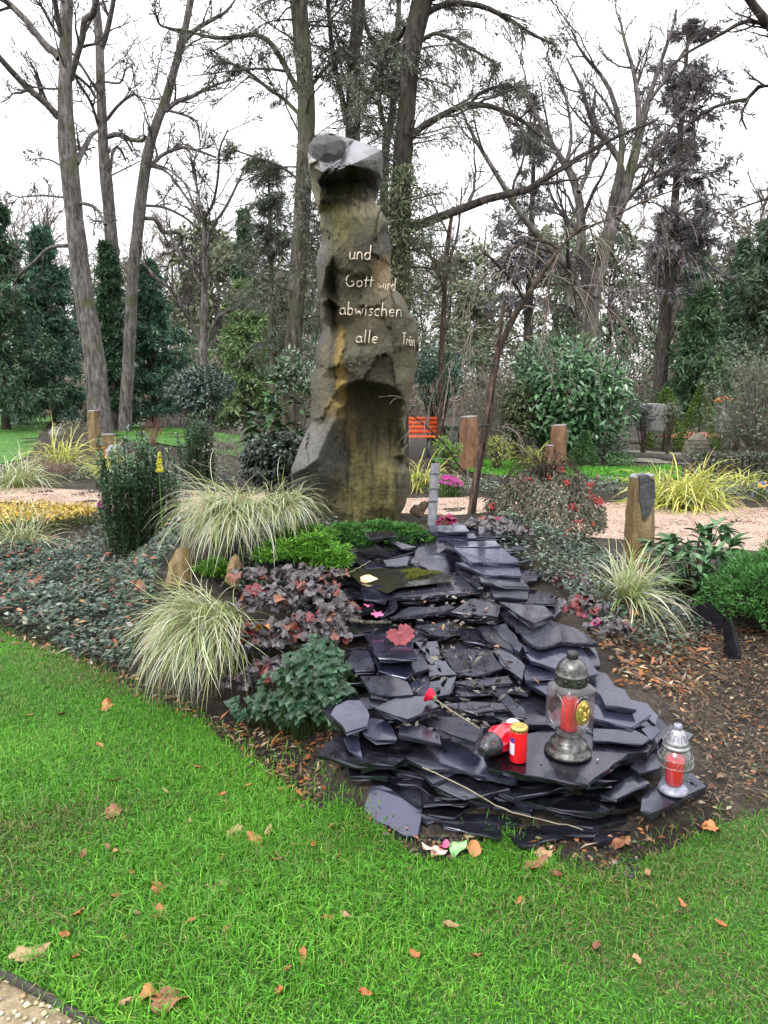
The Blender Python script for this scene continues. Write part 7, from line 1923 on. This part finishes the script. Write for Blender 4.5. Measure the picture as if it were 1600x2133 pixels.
spray_tree('dark ivy-clad trunk with a long mossy limb right of the standing stone', 12, [(828, 850, 24), (831, 560, 23), (835, 400, 21), (841, 300, 18.5), (850, 200, 16), (854, 120, 17), (866, 60, 18), (880, 0, 18), (892, -60, 16), (905, -250, 10)],
    [[(848, 292, 7), (880, 264, 6.5), (925, 238, 6), (975, 218, 5.5), (1030, 224, 4.6), (1085, 250, 4), (1130, 285, 3)], [(846, 478, 11), (880, 466, 9.5), (950, 440, 8.5), (1030, 410, 7.6), (1092, 399, 7), (1135, 372, 6), (1180, 345, 5), (1240, 308, 4), (1300, 278, 3), (1370, 250, 2)], [(890, 28, 6), (930, 8, 5.6), (1000, 12, 5), (1060, 40, 4), (1110, 72, 3), (1160, 95, 2)], [(868, 95, 4), (905, 70, 3.6), (960, 90, 3), (1030, 130, 2.4)], [(978, 218, 3.4), (1000, 195, 3), (1040, 180, 2.6), (1090, 185, 1.6)], [(844, 60, 5), (825, 85, 5), (808, 100, 4.6), (792, 112, 4)]], BK_DARK, 10000, G_SP, l2=.36)
# ivy on the dark trunk
n = 5200; yy = RNG.uniform(340, 640, n); px = np.interp(yy, [340, 400, 560, 640], [840, 835, 831, 830]) + RNG.normal(0, 30, n) * np.interp(yy, [340, 420, 640], [.45, 1, .7]); pos = at(px, yy, 12 + RNG.normal(-.15, .22, n))
tag(build('ivy', [leaves(pos, rand_unit(n) - np.array([0, 0, .5]), rand_unit(n) + np.array([0, -.5, .4]), RNG.uniform(.05, .12, n), RNG.uniform(.012, .03, n), mixcol(n, [(.11, .14, .065), (.16, .18, .10), (.07, .09, .045)], [4, 3, 2]), DIAM)], LM, origin=(float(at(832, 850, 12)[0]), 12, 0)), 'grey-green ivy hanging round the dark trunk right of the stone', 'ivy')

# bare multi-stemmed tree on the right
bare_tree('many-stemmed bare tree spreading above the rhododendron', 17, [(1232, 850, 17), (1230, 700, 14), (1240, 600, 14), (1262, 510, 14), (1278, 465, 13), (1302, 400, 11), (1320, 330, 10), (1335, 270, 8), (1348, 215, 6), (1370, 150, 4.4), (1400, 60, 3), (1410, 20, 1.5)],
    [[(1222, 600, 9), (1213, 520, 9), (1210, 450, 9), (1202, 395, 8), (1182, 348, 7), (1160, 320, 6), (1140, 280, 5), (1110, 225, 4), (1090, 180, 2.6)], [(1226, 640, 9), (1175, 545, 8), (1112, 480, 7), (1075, 430, 6), (1042, 375, 5), (1002, 310, 4), (975, 262, 3), (960, 220, 2)], [(1258, 522, 9), (1272, 440, 8), (1288, 370, 7), (1296, 300, 6), (1286, 235, 5), (1262, 170, 4), (1212, 110, 2.6), (1190, 60, 1.6)], [(1330, 285, 6), (1330, 220, 5), (1320, 150, 4), (1300, 80, 3), (1290, 30, 1.6)], [(1300, 400, 6), (1290, 330, 5), (1240, 260, 4), (1210, 180, 3), (1180, 120, 1.6)], [(1205, 400, 5), (1230, 340, 4.4), (1235, 260, 3.4), (1240, 190, 2.4)], [(1345, 220, 4), (1390, 160, 3.4), (1430, 100, 2.4), (1470, 60, 1.6)], [(1310, 370, 5), (1370, 300, 4), (1420, 240, 3), (1470, 200, 1.8)], [(1284, 450, 5), (1320, 400, 4.4), (1370, 365, 3.6), (1440, 330, 2)], [(1160, 320, 3.4), (1120, 300, 3), (1080, 260, 2.4), (1050, 200, 1.6)], [(1210, 480, 5), (1195, 560, 4), (1185, 640, 4)], [(1180, 345, 4), (1190, 280, 3.4), (1180, 210, 2.6), (1160, 150, 1.6)], [(1268, 500, 5), (1250, 560, 5), (1240, 620, 5)]], BK_GREY, M_TWIGD, 7, 5, 4, up=.10)
bare_tree('bare tree with reddish brown stem left of the many-stemmed tree', 15, [(917, 850, 6), (921, 720, 6), (926, 620, 5), (930, 540, 4.6), (936, 480, 4), (945, 430, 2.6)],
    [[(926, 610, 3), (912, 560, 2.8), (895, 530, 2.4), (880, 505, 1.6)], [(930, 560, 3), (950, 500, 2.6), (958, 450, 2), (962, 390, 1.4)], [(935, 490, 2), (915, 450, 1.8), (900, 420, 1.2)]], BK_BROWN, M_TWIGB, 7, 5, 3)
bare_tree('bare tree reaching in from beyond the right edge', 9.5, [(1790, 1010, 17), (1770, 700, 16), (1745, 400, 15), (1720, 200, 14), (1690, 60, 12), (1650, -60, 10)],
    [[(1640, 95, 10), (1605, 55, 9), (1580, 25, 8), (1555, -10, 7), (1535, -50, 6)], [(1700, 120, 5), (1640, 82, 4.6), (1590, 50, 4.2), (1550, 45, 4), (1500, 72, 3.4), (1440, 105, 2.6), (1395, 140, 1.8)], [(1740, 380, 6), (1690, 260, 5.5), (1640, 195, 5), (1590, 175, 4.6), (1560, 205, 4), (1510, 215, 3.4), (1470, 232, 2.8), (1430, 262, 2)], [(1560, 205, 2.6), (1545, 240, 2.4), (1555, 270, 1.6)], [(1740, 420, 4), (1660, 400, 3), (1580, 420, 2), (1500, 450, 1.4)]], BK_DARK, M_TWIGD, 6, 5, 3, depth_spread=.4, l2=.3)

# the slim leaning weeping tree tied to a stake, right of the slates
WD = 5.55
P, R_ = limb([(982, 1075, 10), (990, 1010, 9.5), (1005, 930, 9), (1020, 840, 9), (1036, 742, 8), (1070, 662, 7.5), (1110, 600, 6.5), (1150, 540, 5.5), (1182, 500, 4.6), (1212, 480, 3.8), (1280, 450, 3), (1340, 420, 2.4), (1420, 390, 1.6), (1492, 362, 1)], WD, 34)
WT_ = thing('weeping_tree', P[0, 0], 'slim leaning weeping tree with drooping bare twigs right of the slates', 'tree')
build('trunk', [tubes(P, R_ * np.linspace(.9, .68, R_.shape[1])[None] * (1 + .06 * RNG.normal(size=R_.shape)), 9)], BK_BROWN, WT_)
L_ = [[(1165, 520, 5), (1130, 500, 4.4), (1090, 505, 3.6), (1040, 540, 3), (1000, 590, 2.2), (965, 660, 1.4)], [(1092, 625, 5), (1072, 590, 5), (1045, 560, 4.6), (1020, 535, 4), (1008, 530, 3.4)], [(1200, 485, 4), (1225, 470, 3.6), (1240, 520, 2.6), (1250, 620, 1.6)], [(1180, 500, 3.6), (1150, 560, 3), (1140, 640, 2.4), (1130, 720, 1.4)], [(1280, 450, 3), (1310, 480, 2.4), (1330, 560, 1.6), (1335, 640, 1)], [(1110, 600, 4), (1170, 590, 3.4), (1230, 610, 3), (1300, 680, 2.2), (1350, 760, 1.2)], [(1070, 662, 3.4), (1020, 660, 3), (970, 700, 2.4), (930, 770, 1.6), (890, 820, 1)], [(1340, 420, 2.4), (1380, 430, 2), (1420, 490, 1.4), (1440, 560, 1)], [(1045, 720, 3), (1090, 700, 2.6), (1140, 740, 2), (1170, 800, 1.2)], [(1150, 540, 3), (1180, 560, 2.6), (1200, 640, 1.8), (1195, 720, 1)], [(995, 1000, 3), (960, 975, 3), (930, 930, 2.6), (890, 890, 2.4), (855, 862, 2)], [(1010, 900, 2.4), (1060, 890, 2), (1100, 920, 1.4)]]
LP, LR = zip(*[limb(l, WD, 14, RNG.uniform(-.7, .7)) for l in L_]); LP, LR = np.concatenate(LP), np.concatenate(LR) * .62
a, ar = grow(LP, LR, 7, .55, .5, 9, .1, .9, -.22, .06, .55); b, br = grow(P[:, 14:], R_[:, 14:] * .4, 24, .30, .8, 9, .05, 1, -.22, .07, .5); c, cr = grow(np.concatenate([a, b]), np.concatenate([ar, br]), 2, .45, .5, 6, .2, 1, -.12, .08, .6)
[build('limb', [tubes(LP[q:q + 1], LR[q:q + 1], 6)], BK_BROWN, WT_) for q in range(len(LP))]; build('drooping_twigs', [tubes(np.concatenate([a, b]), np.maximum(np.concatenate([ar, br]), .0018), 4), tubes(c, np.maximum(cr, .0012), 3)], mat_plain('weeping_twig', (.23, .195, .165), .7, .3), WT_)['kind'] = 'stuff'
P, R_ = limb([(976, 1080, 4.5), (1003, 915, 4.5), (1030, 770, 4), (1050, 630, 3.4)], WD - .07, 8)
SK = thing('tree_stake', P[0, 0], 'reddish wooden stake tied along the slim leaning tree', 'stake'); build('pole', [tubes(P, R_, 8)], mat_bark('stake_wood', (.10, .07, .055), (.24, .17, .135), None, 14), SK)
for t in (3, 5):
    cpt = P[0, t]; aa = np.linspace(0, 2 * math.pi, 11); build('tie', [tubes(np.stack([cpt[0] + .035 * np.cos(aa), cpt[1] + .03 + .045 * np.sin(aa), cpt[2] + .004 * np.cos(2 * aa)], 1)[None], np.full((1, 11), .006), 5)], M_DARKM, SK)

# ------------------------------------------------------------------ the far wood, its colours paled in place of haze
def far_wood():
    tr, tw, lf = [], [], []
    for k in range(74):
        D = RNG.uniform(42, 78); x = RNG.uniform(-.62, .62) * D * (1 if k < 56 else 1.55) + RNG.normal(0, 2); H = RNG.uniform(8, 13) * (D / 55) ** .6
        P = np.array([[(x + RNG.normal(0, .12) * t, D, H * t - .2 * (t == 0)) for t in np.linspace(0, 1, 8)]]); R0 = np.linspace(.22, .03, 8)[None] * RNG.uniform(.6, 1.2)
        tr.append(tubes(P, R0, 6)); con = RNG.random() < .42
        if con:
            a, ar = grow(P, R0 * .3, 60, .22, 1.35, 5, .25, 1, -.03, .08, .5); b, br = grow(a, ar, 5, .45, .8, 4, .2, 1, -.05, .1, .5)
            c = [(.08, .115, .075), (.11, .145, .095), (.15, .18, .12)] if RNG.random() < .6 else [(.14, .17, .10), (.19, .21, .13), (.17, .17, .13)]
            lf.append(needles(b, 2000, .55, .15, c, WT, .2, .8, .1)); tw.append(tubes(a, np.maximum(ar, .02), 3))
        else:
            a, ar = grow(P, R0 * .5, 34, .36, .75, 6, .2, 1, .06, .14, .6); b, br = grow(a, ar, 7, .5, .65, 5, .15, 1, .04, .16, .6); c, cr = grow(b, br, 2, .55, .6, 3, .2, 1, .03, .18, .6)
            tw += [tubes(a, np.maximum(ar, .03), 3), tubes(b[:, ::2], np.maximum(br[:, ::2], .018), 3), tubes(c[:, [0, 2]], np.maximum(cr[:, [0, 2]], .013), 3)]
    return tr, tw, lf


tr, tw, lf = far_wood()
W0 = thing('far_wood', (0, 55, 0), 'pale mass of bare trees and conifers far behind the cemetery', 'woodland'); W0['kind'] = 'stuff'
for nm, pr, mt in (('trunks', tr, BK_DARK), ('twigs', tw, M_TWIGB), ('needles', lf, NEEDLE)):
    build(nm, pr, mt, W0)['kind'] = 'stuff'
# brushwood and evergreen understorey closing the view
n = 52000; D = RNG.uniform(30, 62, n); x = RNG.uniform(-.95, .95, n) * D; x = np.where(RNG.random(n) < .6, x * .65, x); cl = np.sin(x * .55 + np.sin(D * .4) * 2) * np.sin(D * .33 + x * .21) ; hmax = np.clip(2.6 + 1.9 * cl, .5, 6); z = RNG.random(n) ** .8 * hmax
pos = np.stack([x, D, z], 1); g = cl + .4 * RNG.normal(size=n)
col = np.where((g > .15)[:, None], mixcol(n, [(.07, .11, .07), (.10, .145, .09), (.13, .165, .095)], WT), mixcol(n, [(.19, .16, .13), (.25, .21, .175), (.15, .125, .10)], WT))
tag(build('understorey', [leaves(pos, rand_unit(n) + np.array([0, 0, .5]), rand_unit(n), RNG.uniform(.25, .6, n), RNG.uniform(.04, .12, n), col, DIAM)], NEEDLE, origin=(0, 0, 0)), 'brown and green undergrowth along the edge of the far wood', 'undergrowth', kind='stuff')

# ------------------------------------------------------------------ fallen leaves and litter
LITM = [leaf_mat('dead_leaf_orange', (.30, .10, .03), (.46, .20, .07), .6), leaf_mat('dead_leaf_tan', (.30, .17, .085), (.44, .28, .16), .6), leaf_mat('dead_leaf_brown', (.17, .065, .035), (.28, .12, .065), .6)]


def curl_leaf(L, W_, curl, seed):
    rg = np.random.default_rng(seed); t = np.linspace(0, 1, 7); w = W_ / 2 * np.sin(np.clip(t, .03, .97) * math.pi) ** .7; z = curl * L * (t - .5) ** 2 + .004
    up = curl * 1.6 * w
    V = np.vstack([np.stack([L * (t - .5), w + .002 * rg.normal(size=7), z + up], 1), np.stack([L * (t - .5), .003 * rg.normal(size=7), z], 1), np.stack([L * (t - .5), -w + .002 * rg.normal(size=7), z + up * .6], 1)])
    ii = np.arange(21).reshape(3, 7); return V, np.vstack([np.stack([ii[r, :-1], ii[r + 1, :-1], ii[r + 1, 1:], ii[r, 1:]], 1) for r in (0, 1)])


CURL = [[], [], []]; OAK = [[], [], []]
for k in range(5):
    V, q = curl_leaf(.042, .016, .5 + .15 * k, k); V2, t2, q2 = lobed_leaf(.030, 7, .55, 20 + k, 28, False, 1.5, .26)
    for j in range(3):
        a = mesh_from('fallen_leaf', [(V, q)]); a.materials.append(LITM[j]); CURL[j].append(a); b = mesh_from('fallen_leaf', [(V2, t2), (V2, q2)]); b.materials.append(LITM[j]); OAK[j].append(b)


def put_leaf(px, py, kind, j, s, label, group, dz=.020):
    p = gpt(px, py); p[2] += dz; o = bpy.data.objects.new('fallen_leaf', (CURL if kind == 'c' else OAK)[j][RNG.integers(5)]); COL.objects.link(o)
    o.location = p; o.rotation_euler = (RNG.uniform(-.35, .35), RNG.uniform(-.35, .35), RNG.uniform(0, 6.28)); o.scale = (s, s, s); return tag(o, label, 'leaf', group)


LG = 'small curled leaves on the front lawn'
for px, py in ((240, 1640), (410, 1610), (395, 1725), (345, 1660), (465, 1668), (515, 1650), (650, 1778), (580, 1808), (705, 1800), (460, 1802), (278, 1835), (240, 1882), (330, 1860), (165, 1920), (285, 1917), (335, 1912), (400, 1932), (470, 1952), (260, 1970), (140, 1968), (160, 2012), (335, 1930), (720, 1920), (240, 1790), (225, 1780), (175, 1795), (560, 1745), (690, 1735), (935, 1950), (1160, 1838), (1350, 1835), (1240, 1990), (1500, 1945), (990, 2010), (865, 2010), (760, 2085), (630, 2010), (600, 2035), (1330, 2020), (260, 2105), (580, 2090), (680, 1930), (1080, 1890), (1420, 1900), (130, 1500), (210, 1565), (60, 1500)):
    put_leaf(px, py, 'c', int(RNG.choice(3, p=[.7, .2, .1])), RNG.uniform(.8, 1.25), 'small curled orange-brown leaf lying on the front lawn', LG)
for px, py, j, s, lb in ((455, 1860, 1, 1.1, 'large tan oak leaf in the middle of the left front lawn'), (238, 1703, 2, 1.0, 'reddish brown leaf on the upper left lawn'), (490, 1742, 1, .9, 'pale crumpled leaf on a bare patch of the lawn'), (530, 1760, 0, .9, 'orange-brown crumpled leaf beside the pale one on the bare patch'), (70, 2000, 1, 1.3, 'large tan leaf at the left edge above the pebbles'), (355, 2095, 2, 1.35, 'large reddish brown leaf at the bottom edge of the lawn'), (325, 2085, 0, 1.0, 'orange leaf touching the large reddish one at the bottom edge'), (335, 1862, 0, .8, 'long orange-brown curled leaf left of the large tan oak leaf'),
                         (225, 1478, 0, 1.2, 'orange-brown leaf on the lawn below the lower sedge'), (1290, 1765, 2, 1.0, 'brown oak leaf cluster at the right foot of the slates'), (1130, 1785, 1, 1.1, 'pale brown leaf curled at the front foot of the slates'), (1480, 1735, 0, .9, 'orange leaf on the lawn edge near the clear lantern'), (1120, 1810, 2, 1.1, 'brown crumpled leaf in the grass below the slate front')):
    put_leaf(px, py, 'o', j, s, lb, None, .026)
# rose petals at the foot of the slates
M_PET = leaf_mat('pale_petal', (.72, .42, .36), (.80, .58, .50), .5); M_PET2 = leaf_mat('pink_petal', (.70, .06, .20), (.78, .22, .34), .5); M_GL = leaf_mat('fresh_green_leaf', (.20, .42, .16), (.30, .52, .24), .45)
for k, (px, py, m, s, lb) in enumerate(((895, 1783, M_PET, .028, 'pale pink petal, leftmost by the foot of the slates'), (925, 1778, M_PET2, .024, 'crimson petal between the pale petals at the slate foot'), (915, 1792, M_PET, .026, 'pale pink petal below the crimson one at the slate foot'), (955, 1780, M_GL, .030, 'fresh green leaf beside the petals at the slate foot'), (985, 1782, LITM[0], .026, 'orange dead leaf right of the green leaf at the slate foot'))):
    V, t, q = lobed_leaf(s, 2, .45, 31 + k, 18, False, 1.2, .1); tag(build('petal' if k < 3 else 'fallen_leaf', xf([(V, t), (V, q)], euler_m(gpt(px, py) + np.array([0, 0, .035]), -.5 + .2 * k, .3, k * 1.3)), m), lb, 'petal' if k < 3 else 'leaf', 'petals and leaves at the foot of the slates')
# larger leaves caught in the plants
for px, py, D, j, s, lb in ((585, 1245, 3.5, 2, 1.2, 'rust-red leaf lying on the coral bells left of the slates'), (545, 1305, 3.35, 0, 1.3, 'orange-pink leaf at the front of the left coral bells'), (290, 1218, 4.4, 2, 1.4, 'brown-red leaf on the ground cover left of the lower sedge'), (1283, 1245, 4.45, 0, 1.1, 'orange leaf stuck in the small sedge near the tall post'), (65, 1215, 5.2, 2, 1.3, 'reddish leaf on the ground cover at the left edge'), (200, 1208, 5.3, 0, 1.2, 'orange leaf on the ground cover below the upright shrub'), (235, 1310, 4.2, 2, 1.2, 'reddish leaf on the ground cover near the lower sedge tips'), (1320, 1318, 3.9, 0, 1.1, 'orange leaf on the ground cover right of the small sedge')):
    p = at(px, py, D); p[2] = max(p[2], gz(p[0], p[1]) + .06); o = bpy.data.objects.new('fallen_leaf', OAK[j][RNG.integers(5)]); COL.objects.link(o); o.location = p; o.rotation_euler = (.5, RNG.uniform(-.4, .4), RNG.uniform(0, 6)); o.scale = (s,) * 3; tag(o, lb, 'leaf')


def litter(name, poly, n, L, cols, wts, label, dz=(.005, .03), dens=None, aspect=.5):
    p = sample_poly(poly, n); pos = np.column_stack([p, gz(p[:, 0], p[:, 1]) + RNG.uniform(dz[0], dz[1], n)]); d = rand_unit(n); d[:, 2] *= .3
    return tag(build(name, [leaves(pos, d, rand_unit(n) * .55 + np.array([0, 0, 1.]), L * np.exp(RNG.normal(0, .4, n)), L * aspect * RNG.uniform(.5, 1.2, n), mixcol(n, cols, wts, .25, .08))], LM_DULL, origin=(0, 0, 0)), label, 'leaf litter', kind='stuff')


DEAD = [(.30, .12, .045), (.25, .17, .10), (.14, .09, .055), (.075, .055, .04), (.38, .31, .23), (.07, .08, .045)]
RL_ = W2([(1400, 1580), (1350, 1470), (1260, 1400), (1235, 1335), (1320, 1290), (1450, 1300), (1700, 1330), (1800, 1500), (1750, 1620), (1600, 1690), (1480, 1730), (1470, 1640)])
litter('leaf_litter', RL_, 4200, .028, DEAD, [1.3, 2.2, 3.2, 4, .8, 1.6], 'brown and orange leaf litter on the soil right of the slates')
litter('leaf_litter', [tuple(gpt(a, b)[:2]) for a, b in ((1240, 1330), (1330, 1290), (1480, 1330), (1500, 1420), (1400, 1450), (1300, 1440))], 700, .045, DEAD, [4, 3, 2, 1, 1, .5], 'orange leaf heap below the small sedge on the right')
litter('leaf_litter', W2([(430, 1500), (560, 1525), (690, 1560), (720, 1650), (640, 1690), (520, 1600)]), 420, .032, DEAD, [3, 2.5, 2, 2, .8, .6], 'orange and brown leaves on the soil strip below the periwinkle')
litter('leaf_litter', W2([(0, 1322), (100, 1340), (250, 1405), (420, 1480), (410, 1510), (250, 1450), (100, 1378), (0, 1335)]), 260, .035, DEAD, [3, 2.5, 2, 1, 1.2, .6], 'dead leaves along the edge of the left bed')
litter('leaf_litter', BED_L, 420, .045, [(.35, .12, .06), (.30, .09, .07), (.42, .26, .14)], [3, 2, 1], 'reddish dead leaves scattered over the left ground cover', (.09, .17))
litter('leaf_litter', W2([(740, 1740), (900, 1765), (1100, 1770), (1300, 1760), (1470, 1680), (1520, 1740), (1300, 1815), (1160, 1805), (1040, 1760), (900, 1800)]), 260, .028, DEAD, [2, 2, 2, 2, .8, .5], 'dead leaves at the foot of the slate stack')
# dry stems in the litter on the right
n = 1000; p = sample_poly(RL_, n); a = RNG.uniform(0, 6.28, n); l = RNG.uniform(.04, .16, n); z = gz(p[:, 0], p[:, 1]) + .012
P = np.stack([np.column_stack([p[:, 0] + np.cos(a) * l * t + .02 * RNG.normal(size=n) * t, p[:, 1] + np.sin(a) * l * t, z + .05 * np.sin(t * math.pi) * RNG.random(n) * (l / .16)]) for t in np.linspace(0, 1, 5)], 1)
tag(build('dry_stems', [tubes(P, np.full((n, 5), .0014), 3)], mat_plain('damp_stem', (.13, .10, .075), .7, .3), origin=(0, 0, 0)), 'dry broken stems tangled in the litter on the right', 'dry stems', kind='stuff')
# sprouts of grass on the bare soil
tag(grass('soil_grass', W2([(430, 1500), (640, 1560), (700, 1640), (720, 1700), (620, 1690), (500, 1600)]), 1500, .05, .004, GC, GW), 'thin grass sprouting on the soil beside the slates', 'grass', kind='stuff')

# ragged turf edge
ee = [(a, b) for a, b in px_edge if -250 < a < 1700]
for lo_, hi_, de, lb in ((18, -4, 3800, 'sparse grass blades creeping over the ragged edge of the front lawn'), (34, 14, 900, 'single grass tufts in the soil just beyond the lawn edge')):
    band = [tuple(onz(a, b - lo_ + RNG.uniform(-6, 6))[:2]) for a, b in ee] + [tuple(onz(a, b - hi_)[:2]) for a, b in ee[::-1]]
    tag(grass('edge_grass', band, de, .045, .0032, GC, GW), lb, 'grass', kind='stuff')
